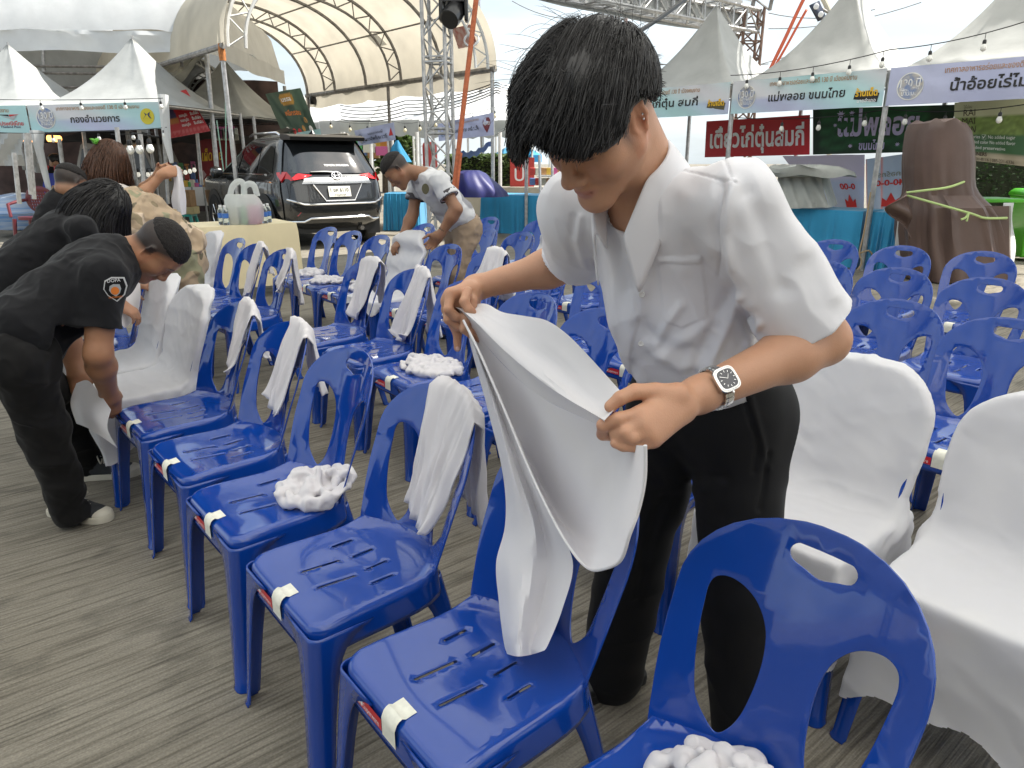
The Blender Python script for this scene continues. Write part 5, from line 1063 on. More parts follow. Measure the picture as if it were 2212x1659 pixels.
part('bumper_trim', G().tube([rearp(x, .72 - .16 * (abs(x) > .6) * (abs(x) - .6) * -2.2, .014) for x in np.linspace(-.82, .82, 17)], .016, 6), M_CHROME, CAR_)
part('bumper_lower_trim', G().tube([rearp(x, .50 - .05 * (abs(x) > .55), .02) for x in np.linspace(-.80, .80, 17)], .016, 6), M_CHROME, CAR_)
part('underbody', G().box((0, 2.3, .36), (1.5, 4.0, .22)), M_BLACK, CAR_, smooth=False); part('exhaust', G().bar((.45, .2, .30), (.45, .7, .32), .04), M_DSTEEL, CAR_)
part('antenna', G().tube([(.0, 1.05, 1.79), (0, .92, 1.86), (0, .90, 1.80)], [.03, .012, .03], 6), M_BLACK, CAR_)
# ------------------------------------------------------------------ stacking chair (front = +y, floor = 0)
SEATZ = .436
def rear_y(x): return -.186 + 2.1 * x * x
def rrect(w1, w2, y1, r, n=7):
    """seat outline: straight front of half width w1, curved rear of half width w2, counter-clockwise"""
    out = []
    for a in range(n + 1):
        t = R(90 * a / n); out.append((w1 - r + r * cos(t), y1 - r + r * sin(t)))
    out += [((w1 - r) * (1 - 2 * k / 8), y1) for k in range(1, 8)]
    for a in range(n + 1):
        t = R(90 + 90 * a / n); out.append((-(w1 - r) + r * cos(t), y1 - r + r * sin(t)))
    yr = rear_y(w2) + .03
    out += [(-w1 + (w1 - w2) * k / 8, (y1 - r) + (yr - y1 + r) * k / 8) for k in range(1, 9)]
    xs = np.linspace(-w2 + .006, w2 - .006, 25); out += [(x, rear_y(x)) for x in xs]
    out += [(w2 + (w1 - w2) * k / 8, yr + (y1 - r - yr) * k / 8) for k in range(0, 8)]
    return np.array(out)
def seat_z(x, y):
    d = -.012 * math.exp(-((x / .12) ** 2 + ((y - .01) / .12) ** 2)) + .005 * max(0, (abs(x) - .1) / .09) ** 2 - .010 * max(0, (y - .1) / .1) ** 2
    t = max(0., 1 - (y - rear_y(x)) / .07); return SEATZ + d + .016 * t * t
def back_pt(x, t):
    """x across, t up the back from the seat"""
    s = t; k = 2.1 - .75 * min(1, max(0, s / .22))
    y = -.182 + .004 * math.exp(-max(s, 0) / .02) - .235 * s - .16 * s * s + k * x * x
    return (x, y, SEATZ + .014 + .965 * s)
def slot(cx, cy_, L, w=.0042):
    o = []
    for sgn in (1, -1):
        for k in range(5):
            t = pi * k / 4; o.append((cx + sgn * w * cos(t), cy_ + sgn * (L / 2 - w) + sgn * w * sin(t)))
    return o
def chair_meshes():
    A = {}
    out = rrect(.196, .186, .205, .045); n = len(out)
    slots = [slot(-.043, .075, .10), slot(.043, .075, .10)] + [slot(x, y, .058) for x, y in ((-.105, -.012), (-.036, -.034), (.036, -.034), (.105, -.012))]
    c = out.mean(0); nv = []
    for i in range(n):
        d = out[(i + 1) % n] - out[i - 1]; nv.append(nrm([d[1], -d[0]]))
    nv = np.array(nv)
    rl = np.where(out[:, 1] < -.06, .004, .020)[:, None]; rl = (rl + np.roll(rl, 1, 0) + np.roll(rl, -1, 0)) / 3; ins = out - nv * rl
    g = sheet(ins, slots, .013, lambda x, y: (x, y, seat_z(x, y)))
    # rolled edge and apron
    rows = []
    for k in range(6):
        a = pi / 2 * k / 5; o2 = ins + nv * (rl * sin(a)); rows.append([(p[0], p[1], seat_z(*q) - .020 * (1 - cos(a))) for p, q in zip(o2, ins)])
    for dz, e in ((.028, .002), (.040, .0035), (.052, .004)):
        o2 = out + nv * e; rows.append([(p[0], p[1], seat_z(*q) - .02 - dz * (.55 if q[1] < -.15 else 1)) for p, q in zip(o2, ins)])
    g.grid(rows, closev=True)
    o = part('seat', g, M_BLUE, recalc=True, sharp=70); 
    bm = bmesh.new(); bm.from_mesh(o.data); bmesh.ops.remove_doubles(bm, verts=bm.verts, dist=.0004); bmesh.ops.recalc_face_normals(bm, faces=bm.faces); bm.to_mesh(o.data); bm.free()
    A['seat'] = bake(o, .0035)
    # backrest
    W = lambda t: .184 + .022 * math.sin(min(1, t / .25) * pi / 2)
    side = [(W(t), t) for t in np.linspace(-.012, .235, 10)]
    arch = [(.206 * max(0, (1 - ((t - .235) / .153) ** 2.4)) ** (1 / 2.3), t) for t in (.262, .287, .312, .334, .352, .368, .379, .385)]
    arch += [(x, .389 - .004 * (x / .06) ** 2) for x in (.045, .02)]
    right = side + arch
    outer = np.array(right + [(-x, t) for x, t in right[::-1]] + [(x, -.012) for x in np.linspace(-.184, .184, 20)[1:-1]])
    hole = smooth_poly([(.085, .004), (.068, .02), (.056, .05), (.049, .09), (.046, .13), (.048, .17), (.057, .205), (.078, .236), (.104, .255), (.130, .263), (.149, .259), (.157, .245), (.158, .22), (.151, .15), (.140, .09), (.129, .052), (.108, .022)], 4)
    handle = smooth_poly([(-.046, .351), (-.03, .352), (.03, .352), (.046, .351), (.055, .340), (.049, .325), (.026, .317), (0, .310), (-.026, .317), (-.049, .325), (-.055, .340)], 3)
    g = sheet(outer, [hole, hole[::-1] * [-1, 1], handle], .020, back_pt)
    o = part('backrest', g, M_BLUE, sharp=70, recalc=True)
    A['backrest'] = bake(o, .0042, 0, bevel=.0012)
    A['backrest'].data.polygons.foreach_set('use_smooth', [True] * len(A['backrest'].data.polygons)); A['backrest'].data.set_sharp_from_angle(angle=R(60))
    # legs: rounded corner plates splaying outwards
    for sx in (1, -1):
        for front in (1, 0):
            sy = 1 if front else -1
            cx, cy_ = (.196, .205) if front else (.150, -.138)
            rows = []
            for z in (.412, .402, .392, .382, .370, .355, .33, .29, .20, .10, .012, .004, 0.):
                f = (SEATZ - z) / SEATZ; sp = .004 + .036 * f; X = cx + sp * (.8 if front else 1.1); Y = cy_ + sy * sp * (1.0 if front else 2.6)
                fl = .062 * math.exp(-((.412 - z) / .022)) + .030 * math.exp(-((.412 - z) / .075)); La = .056 - .014 * f + fl; lip = .004 if z < .008 else 0; r = .026
                X += lip; Y += lip * sy
                row = [(X - max(La, r), Y)] + [(X - r - (La - r) * .5, Y)] + [(X - r + r * sin(a), Y - sy * (r - r * cos(a))) for a in np.linspace(0, pi / 2, 7)] + [(X, Y - sy * (r + (La - r) * .5))] + [(X, Y - sy * max(La, r))]
                rows.append([(sx * p[0], p[1], z) for p in row])
            o = part('leg', G().grid(rows), M_BLUE, sharp=50); nrmz = o.data.polygons[len(o.data.polygons) // 2].normal
            if Vector((nrmz.x, nrmz.y, 0)).dot(Vector((sx, sy, 0))) < 0: o.data.flip_normals()
            A['leg%d%d' % (sx, front)] = bake(o, .0035)
    # stickers on the front edge
    def edge(u, w):            # u along the front, w over the edge: 0 = apron bottom
        y = .2105; z = SEATZ - .062 + w
        if w > .042: a = min((w - .042) / .020, pi / 2); y = .2075 - .0185 * (1 - cos(a)) + .0012; z = SEATZ - .0215 + .0185 * sin(a)
        if w > .042 + .0314: y -= (w - .0734); z = seat_z(u, y) + .0012
        return (u, y, z)
    gr = G().grid([[edge(u, w) for w in np.linspace(.006, .032, 5)] for u in np.linspace(.018, .118, 9)])
    A['sticker'] = part('brand_sticker', gr, M_STICKR); 
    gt = text_mesh('Superware', .018, lambda x, y: tuple(np.array(edge(.056 - x, .0165 + y)) + [0, .0009, 0]), width=.060)
    gl = G()
    for cx in (.105, .094):
        gl.add([tuple(np.array(edge(cx + .0055 * cos(a), .019 + .0085 * sin(a))) + [0, .0008, 0]) for a in np.linspace(0, 2 * pi, 13)[:-1]], [tuple(range(12))])
    gt.add(gl.v, gl.f); A['print'] = part('sticker_print', gt, M_WPRINT)
    wo = [[edge(u, w) for w in np.linspace(.001, .100, 14)] for u in np.linspace(-.032, .016, 7)]
    A['paper'] = part('paper_sticker', G().grid(wo), M_STICKW)
    return A
CM = chair_meshes()
CHAIRS = {}
def chair_root(with_stickers=True):
    t = thing('stacking_chair', 'blue plastic stacking chair', 'chair')
    for k, o in CM.items():
        if not with_stickers and k in ('sticker', 'print', 'paper'): continue
        c = o.copy(); COL.objects.link(c); c.parent = t; c.name = o.name.split('.')[0]
    return t
# rows of chairs: r runs along a row, f is the way the chairs face
FV, RV = np.array([-.766, -.643]), np.array([.643, -.766])
CH_ROT = math.atan2(FV[1], FV[0]) - pi / 2
def lattice(f, r): return FV * f + RV * r
ORD = ['first', 'second', 'third', 'fourth', 'fifth', 'sixth', 'seventh', 'eighth', 'ninth', 'tenth', 'eleventh', 'twelfth']
def jit(i, a): return a * (((i * 7919) % 13) / 6.0 - 1.0)
# row name: (f, [(r, note, turn)])  - notes say what is seen on or beside each chair
ROWS = [
 ('front row', [(-.715, -.44, 'nearest to the camera, bunched white cloth on its seat', 0), (-.70, -.93, 'under the cover the young man is holding up', 0), (-.695, -1.42, 'with a long white cover hung over its back', 0),
   (-.695, -1.90, 'with a crumpled white cover on its seat', 0), (-.71, -2.375, 'with a pleated white cover over its top corner', 0), (-.71, -2.86, 'next to the white covered ones, cloth over its back', 0),
   (-.69, -3.315, 'whose white cover the man in black is pulling down', 0), (-.68, -3.77, 'fully dressed in white beside the head of the man in black', 0), (-.68, -4.25, 'half hidden behind the arms of the man in black', 0)]),
 ('second row', [(-1.77, -.36, 'fully dressed in white and cut by the frame edge', 0), (-1.766, -.843, 'fully dressed in white beside the black trousers', 0), (-1.76, -1.33, 'bare, hidden by the young man', 0), (-1.75, -1.82, 'bare, its arch against the white shirt hem', 0),
   (-1.778, -2.283, 'bare, hand hole seen below the forearm', 0), (-1.763, -2.735, 'with a flattened white cover lying on its seat', 0), (-1.76, -3.21, 'with one long white cover hanging down onto its seat', 0), (-1.76, -3.70, 'with a folded white cover over its back, aisle side', 0),
   (-1.595, -4.52, 'at the end by the cream table, cover over its outer corner', 0), (-1.58, -4.96, 'by the cream table, cover trailing to its seat', 0), (-1.62, -5.41, 'by the cream table, bare and empty', 0), (-1.63, -5.95, 'by the cream table, wearing a white back cover', 0)]),
 ('third row', [(-2.74, -.77, 'bare and cut by the frame edge', 0), (-2.813, -1.183, 'bare, right above the white covered one', 0), (-2.76, -1.70, 'bare, hidden behind the shirt', 0), (-2.73, -2.18, 'its back edge showing beside the shirt', 0), (-2.70, -2.66, 'with a red sticker showing under the arm', 0),
   (-2.66, -3.13, 'bare, right under the outstretched arm', 0), (-2.62, -3.62, 'with a white cover draped over it, left of the arm', 0), (-2.60, -4.08, 'bare, by the knees of the man in the polo shirt', 0), (-2.57, -4.50, 'getting its cover from the man in the polo shirt', 0), (-2.555, -4.94, 'bare back, small scrunched cover on its seat', 0), (-2.56, -5.39, 'bare back, flat scrunched cover on its seat', 0), (-2.57, -5.84, 'bare back, the last one before the car', 0)]),
 ('fourth row', [(-3.757, -1.156, 'bare, at the frame edge', 0), (-3.775, -1.585, 'bare, another hand hole showing through it', 0), (-3.744, -1.982, 'bare, half behind the white sleeve', 0), (-3.70, -2.53, 'hidden by the white shirt', 0), (-3.66, -3.05, 'seen below the sleeve hem', 0), (-3.63, -3.52, 'its legs showing under the arm', 0), (-3.60, -4.0, 'with a big white cloth stood over its back', 0), (-3.58, -4.45, 'bare, its arch beside the big white cloth', 0), (-3.56, -4.89, 'bare, right behind the tan trousers', 0), (-3.43, -5.63, 'bare, between the arms of the man in the polo shirt', 0)]),
 ('back row', [(-4.96, -1.545, 'bare, before the middle of the brown tarpaulin', 0), (-4.895, -2.01, 'bare, at the left foot of the brown tarpaulin', 0), (-4.926, -2.498, 'bare, before the blue table cloth by the sleeve', 0), (-4.8, -4.0, 'bare, seen just above the sleeve cuff', 0), (-4.68, -4.62, 'bare, right of the big white cloth', 0), (-4.52, -5.26, 'bare, left of the big white cloth', 0), (-4.383, -5.88, 'bare, beside the polo shirt', 0)]),
]
CH = {}
CH_MESH = None
n_ = 0
for ri, (rn, L) in enumerate(ROWS):
    for k, (f, r, note, turn) in enumerate(L):
        if n_ == 0: t = root0 = chair_root()
        else: t = tree_copy(root0)
        p = lattice(f, r); t.location = (p[0], p[1], 0); t.rotation_euler = (0, 0, CH_ROT + R(turn) + R(jit(n_, 2.0)))
        t.name = 'stacking_chair'
        tag(t, 'blue chair %s, %s' % (note, rn), 'chair', 'blue plastic chairs in the ' + rn)
        CH[(ri, k)] = t; n_ += 1
for o in CM.values(): bpy.data.objects.remove(o)
# ------------------------------------------------------------------ people: one continuous skin surface each, clothes and hair as parts
def skin_mat(name, col):
    return mat(name, col, attr=True, var=.07, vscale=55, bump=.10, bscale=420, rough=.46, spec=.42, sss=.10)
def basis(fwd, up):
    fwd = nrm(fwd); up = np.asarray(up, float); up = nrm(up - fwd * (up @ fwd)); left = np.cross(up, fwd); return np.column_stack([left, fwd, up])
HEAD_LAB = {}
def head_prims(s, pos, B, k=1.0, ears=True, male=True, detail=True):
    """add a head; B columns = left, forward, up; eye level at pos"""
    T = lambda x, y, z: pos + B @ (np.array([x, y, z]) * k)
    E = lambda c, r, kk=.02, op='u', M=None: s.ell(T(*c), np.array(r) * k, B if M is None else B @ M, kk, op)
    C = lambda a, b, ra, rb=None, kk=.012, op='u': s.cone(T(*a), T(*b), ra * k, (ra if rb is None else rb) * k, kk, op)
    E((0, -.018, .035), (.074, .093, .083)); E((0, .018, .03), (.068, .068, .075), .03); E((0, .022, -.04), (.058, .060, .072), .03)
    for sx in (1, -1):
        C((sx * .060, .004, -.045), (sx * .022, .066, -.098), .020, .014, .03); E((sx * .043, .050, -.028), (.026, .028, .026), .03)
        C((sx * .046, .070, .022), (sx * .014, .086, .016), .008, .009, .014)
        if detail:
            E((sx * .032, .096, -.001), (.020, .016, .013), .016, 'd'); E((sx * .0315, .0715, -.003), (.0150, .0140, .0125), .004)
            C((sx * .048, .070, -.006), (sx * .020, .0835, -.0065), .0022, .0022, .005)
    C((0, .060, -.092), (0, .074, -.100), .022, .018, .03); E((0, .076, -.103), (.022, .014, .014), .02)
    C((0, .083, .010), (0, .103, -.034), .0085, .0105, .014); E((0, .1045, -.038), (.0125, .011, .010), .01)
    for sx in (1, -1):
        E((sx * .0155, .093, -.043), (.0095, .0115, .0085), .008)
        if detail: E((sx * .0075, .1005, -.0485), (.0038, .0062, .0038), .003, 'd')
    C((0, .080, -.055), (0, .084, -.062), .012, .012, .02)
    C((.021, .0795, -.0705), (.006, .0905, -.066), .0040, .0052, .006); C((-.021, .0795, -.0705), (-.006, .0905, -.066), .0040, .0052, .006); C((.006, .0905, -.066), (-.006, .0905, -.066), .0052, .0052, .006)
    C((.014, .083, -.0785), (-.014, .083, -.0785), .0068, .0068, .007)
    if detail: C((.022, .088, -.0722), (-.022, .088, -.0722), .0014, .0014, .003, 'd')
    if ears:
        for sx in (1, -1):
            M = np.column_stack([nrm([sx * .90, -.30, 0]) * 1, nrm([sx * .30, .90, .10]), [0, -.1, .995]])
            rim = [(.064, .006, -.040), (.071, -.004, -.042), (.077, -.016, -.026), (.081, -.023, -.004), (.081, -.021, .016), (.077, -.010, .024), (.070, .001, .018), (.067, .004, .006)]
            E((sx * .071, -.009, -.008), (.0055, .014, .027), .008, 'u', M)
            for a, b in zip(rim[:-1], rim[1:]): C((sx * a[0], a[1], a[2]), (sx * b[0], b[1], b[2]), .0048, .0048, .005)
            E((sx * .068, .003, -.040), (.0060, .0075, .0085), .006)
            if detail: E((sx * .080, -.007, -.012), (.0065, .0080, .012), .005, 'd'); C((sx * .077, -.016, -.006), (sx * .077, -.012, .014), .0035, .0035, .004); C((sx * .066, .006, -.010), (sx * .071, .004, -.018), .0045, .004, .004)
    return T
def head_colours(V, pos, B, k, base, hairline=None, brow=(.03, .02, .018), lip=(.42, .17, .14)):
    """natural colour differences of a face: lips, brows, short stubble of the temples"""
    q = ((V - pos) @ B) / k; C = np.tile(np.array(base, float), (len(V), 1))
    def paint(w, c):
        nonlocal C; C = C * (1 - w[:, None]) + np.array(c) * w[:, None]
    sm = lambda d, w: np.clip(1 - d / w, 0, 1) ** 1.2
    fr = q[:, 1] > .055
    lp = np.sqrt((q[:, 0] / .024) ** 2 + ((q[:, 2] + .072) / .0105) ** 2); paint(np.where(fr & (q[:, 1] > .074), np.clip((1.15 - lp) * 2.2, 0, .75), 0), lip)
    for sx in (1, -1):
        bw = np.sqrt(((q[:, 0] - sx * .032) / .021) ** 2 + ((q[:, 2] - .022 + .02 * np.abs(q[:, 0] - sx * .03)) / .0045) ** 2); paint(np.where(fr, np.clip((1.2 - bw) * 1.6, 0, .9), 0), brow)
        la = np.sqrt(((q[:, 0] - sx * .033) / .0165) ** 2 + ((q[:, 2] + .0080) / .0021) ** 2); paint(np.where(fr, np.clip((1.25 - la) * 2, 0, .9), 0), (.02, .014, .012))
    ck = np.sqrt(((np.abs(q[:, 0]) - .048) / .03) ** 2 + ((q[:, 2] + .03) / .03) ** 2); paint(np.where(q[:, 1] > .02, np.clip(1 - ck, 0, 1) * .22, 0), np.array(base) * [1.1, .78, .75])
    er = (np.abs(q[:, 0]) > .062) & (np.abs(q[:, 1] + .008) < .03) & (np.abs(q[:, 2] + .01) < .05); paint(np.where(er, .25, 0), np.array(base) * [1.1, .7, .62])
    if hairline is not None: paint(hairline(q), (.020, .017, .016))
    return C
def finger(s, pts, r0, r1, k=.006):
    n = len(pts); rr_ = np.linspace(r0, r1, n)
    for i in range(n - 1): s.cone(pts[i], pts[i + 1], rr_[i], rr_[i + 1], .0035 if i else k)
    return s
def auto_hand(s, wrist, ax, nrm_, side, k=1.0, curl=.9, thumb=.6, spread=.16):
    """relaxed or gripping hand. ax: wrist to knuckles, nrm_: direction the palm faces, side: +1 when the thumb lies along ax x palm"""
    ax = nrm(ax); nrm_ = nrm(np.asarray(nrm_) - ax * (np.asarray(nrm_) @ ax)); lat = np.cross(ax, nrm_) * side
    w = np.asarray(wrist, float); P = lambda a, l, n: w + (ax * a + lat * l + nrm_ * n) * k
    s.cone(P(-.02, 0, 0), P(.02, 0, 0), .027 * k, .029 * k, .02)
    for l, e in ((.028, .086), (.009, .090), (-.010, .086), (-.028, .077)): s.cone(P(.02, l * .75, 0), P(e, l, -.002), .017 * k, .0125 * k, .018)
    s.cone(P(.02, .026, .006), P(.05, .032, .012), .019 * k, .015 * k, .02)
    for l, e, L in ((.029, .086, .068), (.009, .091, .076), (-.011, .087, .070), (-.029, .077, .055)):
        pts = [P(e, l, -.002)]; a = 0.0; sp = l * spread / .03
        for f_, c in ((.44, .55), (.31, .75), (.25, .45)):
            a += c * curl * 1.0; d = ax * cos(a) + nrm_ * sin(a) + lat * sp * .3 * cos(a); pts.append(pts[-1] + nrm(d) * L * f_ * k)
        finger(s, pts, .0098 * k, .0072 * k)
    b = P(.030, .034, .010); d1 = ax * .62 + lat * .62 + nrm_ * (.25 + .5 * thumb); d2 = ax * .85 + lat * (.35 - .5 * thumb) + nrm_ * (.25 + .75 * thumb)
    finger(s, [P(.012, .020, .006), b, b + nrm(d1) * .034 * k, b + nrm(d1) * .034 * k + nrm(d2) * .028 * k, b + nrm(d1) * .034 * k + nrm(d2) * .050 * k], .0135 * k, .0085 * k, .012)
    return P
def arm(s, sh, el, wr, k=1.0, fat=1.0, kk=.03):
    sh, el, wr = map(np.asarray, (sh, el, wr)); d = nrm(wr - el); L = np.linalg.norm(wr - el)
    s.cone(sh, el, .049 * k * fat, .038 * k * fat, kk); s.cone(el, el + (wr - el) * .28, .037 * k * fat, .041 * k * fat, kk); s.cone(el + (wr - el) * .28, wr, .041 * k * fat, .0265 * k * fat, kk)
def wrinkle(V, N, amp, scale, axis=None, squash=3.0, seed=0, w=None):
    """cloth folds: ridged noise, stretched along `axis`"""
    Q = V.copy()
    if axis is not None:
        a = nrm(axis); t = Q @ a; Q = Q + np.outer(t, a) * (1 / squash - 1)
    Q = Q + .25 / scale * np.stack([fbm(V, scale * .6, seed + 50 + i, 2) for i in range(3)], 1)
    n = fbm(Q, scale, seed, 2); r = 1 - np.abs(n) * 1.6; d = amp * (r - .45)
    if w is not None: d = d * w
    return V + N * d[:, None]
def sdf_part(name, s, h, m, root, it=3, lam=.5, wr=None, cut=None, colours=None, post=None):
    V, F = s.mesh(h); V = relax(V, F, it, lam)
    if wr:
        for q in wr: V = wrinkle(V, vnormals(V, F), **q)
    if post is not None: V = post(V, vnormals(V, F))
    o = part(name, (V, F), m, root, world=True, sharp=None, recalc=False)
    if colours is not None: color_attr(o, colours(V))
    return o
def tube_hair(roots, dirs_fn, n, step, rad, rng, name, m, root, push=None, jitter=.12, lens=None, taper=True, stop=None):
    """grow thin tapering locks; dirs_fn(p, t) -> direction for all strands"""
    P = [roots]; p = roots.copy(); J = rng.normal(0, jitter, roots.shape)
    lens = np.ones(len(roots)) if lens is None else lens
    for i in range(n):
        d = dirs_fn(p, i / n) + J * (.5 + i / n); d /= np.linalg.norm(d, axis=1)[:, None] + 1e-9
        o_ = p; p = p + d * (step * lens)[:, None]
        if push is not None: p = push(p, i / n)
        if stop is not None: h_ = stop(p); p = np.where(h_[:, None], o_ + (p - o_) * .02, p)
        P.append(p.copy())
    P = np.array(P); T = np.gradient(P, axis=0); T /= np.linalg.norm(T, axis=2)[..., None] + 1e-9
    u = np.cross(T, np.array([.3, .2, .9])); u /= np.linalg.norm(u, axis=2)[..., None] + 1e-9; w = np.cross(T, u)
    k = n + 1; t = np.linspace(0, 1, k); r = rad * (np.where(t < .8, 1, (1 - t) / .2 * .85 + .15) if taper else 1)
    A = np.stack([P + (u * cos(a) + w * sin(a)) * r[:, None, None] for a in (0, 2 * pi / 3, 4 * pi / 3)], 2)  # k, S, 3, 3
    A = A.transpose(1, 0, 2, 3); S_n = A.shape[0]; V = A.reshape(-1, 3)
    base = (np.arange(S_n) * k * 3)[:, None, None]; i = np.arange(n)[None, :, None] * 3; j = np.arange(3)[None, None, :]; j2 = (j + 1) % 3
    F = np.stack([base + i + j, base + i + j2, base + i + 3 + j2, base + i + 3 + j], -1).reshape(-1, 4)
    return part(name, (V, F), m, root, world=True, sharp=None, recalc=False)
M_HAIR = mat('black_hair', (.010, .0085, .009), rough=.36, spec=.5, var=.2, vscale=30)
M_HAIRM = mat('matt_black_hair', (.014, .011, .010), rough=.6, spec=.3, var=.3, vscale=160, bump=.6, bscale=350)
SK = {'pale': (.52, .30, .205), 'tan': (.36, .185, .105), 'deep': (.25, .125, .075)}
def short_crop(q):  # faded clipper cut on the scalp, in head coordinates
    top = q[:, 2] - (.052 - .55 * np.maximum(q[:, 1] - .03, 0) * 0 ); hl = np.where(q[:, 1] > .055, q[:, 2] - .075, np.where(q[:, 1] > .0, q[:, 2] - .010 - .75 * q[:, 1], q[:, 2] + .015 - .35 * q[:, 1]))
    return np.clip(hl / .03 + .35, 0, 1) * .95
def hair_cap(root, pos, B, k, m=None, thick=.012, fade=False, front=.078, h=.004, name='hair', extra=None, amp=.002):
    """close haircut as a shell over the scalp"""
    s = S(); T = lambda x, y, z: pos + B @ (np.array([x, y, z]) * k)
    s.ell(T(0, -.016, .040), np.array([.074 + thick * .7, .094 + thick, .084 + thick]) * k, B); s.ell(T(0, .012, .045), np.array([.068 + thick * .8, .066 + thick * .9, .068 + thick]) * k, B, .02)
    if extra: extra(s, T)
    # trim: face, ears and neck stay clear
    s.ell(T(0, .115, -.022), np.array([.088, .060, .098]) * k, B, .008, 'd'); s.box(T(0, .06, -.08), np.array([.12, .11, .085]) * k, B, .02, .012, 'd'); s.ell(T(0, -.07, -.105), np.array([.12, .09, .055]) * k, B, .015, 'd')
    for sx in (1, -1): s.ell(T(sx * .082, .0, -.02), np.array([.028, .030, .045]) * k, B, .01, 'd')
    if fade: s.box(T(0, -.06, -.07), np.array([.2, .2, .115]) * k, B, .02, .02, 'd')
    return sdf_part(name, s, h, m or M_HAIRM, root, 2, .5, wr=[dict(amp=amp, scale=90)])
# ------------------------------------------------------------------ the young man in the white shirt
F3, L3, U3 = np.array([*FV, 0]), np.array([*RV, 0]), np.array([0, 0, 1.])
stu = thing('person', 'young man in a white short sleeved shirt and black trousers, stretching a white chair cover', 'person', (.45, 1.40, 0))
HP = np.array([.135, 1.209, 1.435]); HB = np.column_stack([[.651, -.756, -.067], [-.589, -.447, -.673], [-.479, -.478, .736]])
NB = np.array([.232, 1.290, 1.325]); SHL, SHR = np.array([.357, 1.162, 1.305]), np.array([.125, 1.437, 1.285])
ELL = at_dist(1778, 733, SHL, .285, True); WRL = at_dist(1512, 852, ELL, .27, False)
ELR = np.array([.150, 1.655, 1.150]); WRR = aty(1026, 622, 1.63)
PEL = np.array([.417, 1.447, .93])
body = S(); T_ = head_prims(body, HP, HB, 1.0)
body.cone(HP + HB @ np.array([0, -.035, -.055]), NB, .052, .058, .03); body.cone(HP + HB @ np.array([0, -.045, -.02]), NB + [.02, .02, -.01], .045, .055, .03)
body.cone(HP + HB @ np.array([.030, .012, -.06]), NB + L3 * .03 + F3 * .02, .020, .018, .03)
CHS = NB * .62 + PEL * .38
body.ell(NB * .66 + PEL * .34, (.125, .070, .14), np.column_stack([L3, F3, U3]), .05); body.cone(CHS, PEL, .085, .09, .06); body.cone(SHL * .8 + NB * .2 - [0, 0, .025], SHR * .8 + NB * .2 - [0, 0, .03], .036, .036, .05)
arm(body, SHL, ELL, WRL, 1.0, 1.04); arm(body, SHR, ELR, WRR, 1.0, 1.0)
# left hand (nearest): back of the hand towards us, fingers closed on the rolled hem
hy = WRL[1]; a_ = lambda u, v, dy=0: aty(u, v, hy - .075 + dy)
body.cone(WRL, a_(1470, 868, .055), .026, .027, .02)
kn = [a_(1385, 893, -.004), a_(1388, 914, -.014), a_(1398, 934, -.018), a_(1412, 950, -.014)]
for q, w0 in zip(kn, ((1462, 855), (1462, 868), (1466, 880), (1472, 888))): body.cone(a_(*w0, .04), q, .0165, .0125, .02)
finger(body, [kn[0], a_(1338, 905, -.010), a_(1303, 918, -.002), a_(1302, 938, .016), a_(1328, 942, .026)], .0108, .0088)
finger(body, [kn[1], a_(1352, 934, -.022), a_(1330, 938, -.006), a_(1345, 944, .014), a_(1362, 944, .02)], .0103, .0085)
finger(body, [kn[2], a_(1368, 946, -.026), a_(1345, 946, -.016), a_(1350, 950, .006), a_(1366, 952, .012)], .0098, .0080)
finger(body, [kn[3], a_(1378, 966, -.022), a_(1346, 964, -.018), a_(1328, 958, -.014)], .0090, .0072)
finger(body, [a_(1462, 850, .03), a_(1415, 846, .022), a_(1372, 846, .012), a_(1340, 860, .004), a_(1318, 878, .002)], .0150, .0092, .012)
# right hand (further): wrist dropped, thumb under the hem, first finger pointing down
hy2 = WRR[1]; b_ = lambda u, v, dy=0: aty(u, v, hy2 - .06 + dy)
body.cone(WRR, b_(1004, 640, .03), .0265, .027, .02)
kr = [b_(973, 634, -.020), b_(965, 650, -.012), b_(966, 668, .004), b_(972, 684, .020)]
for q, w0 in zip(kr, ((1016, 626), (1012, 636), (1012, 648), (1014, 660))): body.cone(b_(*w0, .02), q, .0185, .0135, .02)
finger(body, [kr[0], b_(968, 668, -.04), b_(984, 684, -.035), b_(996, 690, -.02)], .0112, .0090)
finger(body, [kr[1], b_(968, 690, -.026), b_(988, 706, -.02), b_(1000, 704, -.005)], .0112, .0090)
finger(body, [kr[2], b_(980, 696, .0), b_(989, 722, .006), b_(988, 752, .010)], .0105, .0085)
finger(body, [kr[3], b_(976, 700, .03), b_(986, 722, .04), b_(986, 742, .05)], .0095, .0075)
finger(body, [b_(1018, 652, -.01), b_(1010, 686, -.028), b_(1004, 710, -.035), b_(1020, 722, -.034), b_(1036, 732, -.030)], .0150, .0092, .012)
finger(body, [b_(1010, 630, -.02), b_(1003, 652, -.045), b_(1012, 668, -.050), b_(1020, 674, -.045)], .0115, .0095)
BASE = np.array([.50, .268, .165])
def stu_col(V):
    C = head_colours(V, HP, HB, 1.0, BASE, None)
    q = (V - HP) @ HB; st = (q[:, 0] > .045) & (np.abs(q[:, 1] - .026) < .022) & (q[:, 2] < .02) & (q[:, 2] > -.045)
    w = np.where(st, np.clip(1 - np.abs(q[:, 1] - .020) / .016, 0, 1) * np.clip((q[:, 2] + .045) / .03, 0, 1) * .75, 0); C = C * (1 - w[:, None]) + np.array([.03, .024, .022]) * w[:, None]
    for h_, a in ((hy, 0),):
        pass
    return C
sdf_part('body', body, .0023, skin_mat('pale_skin', (1, 1, 1)), stu, 2, .5, colours=stu_col)
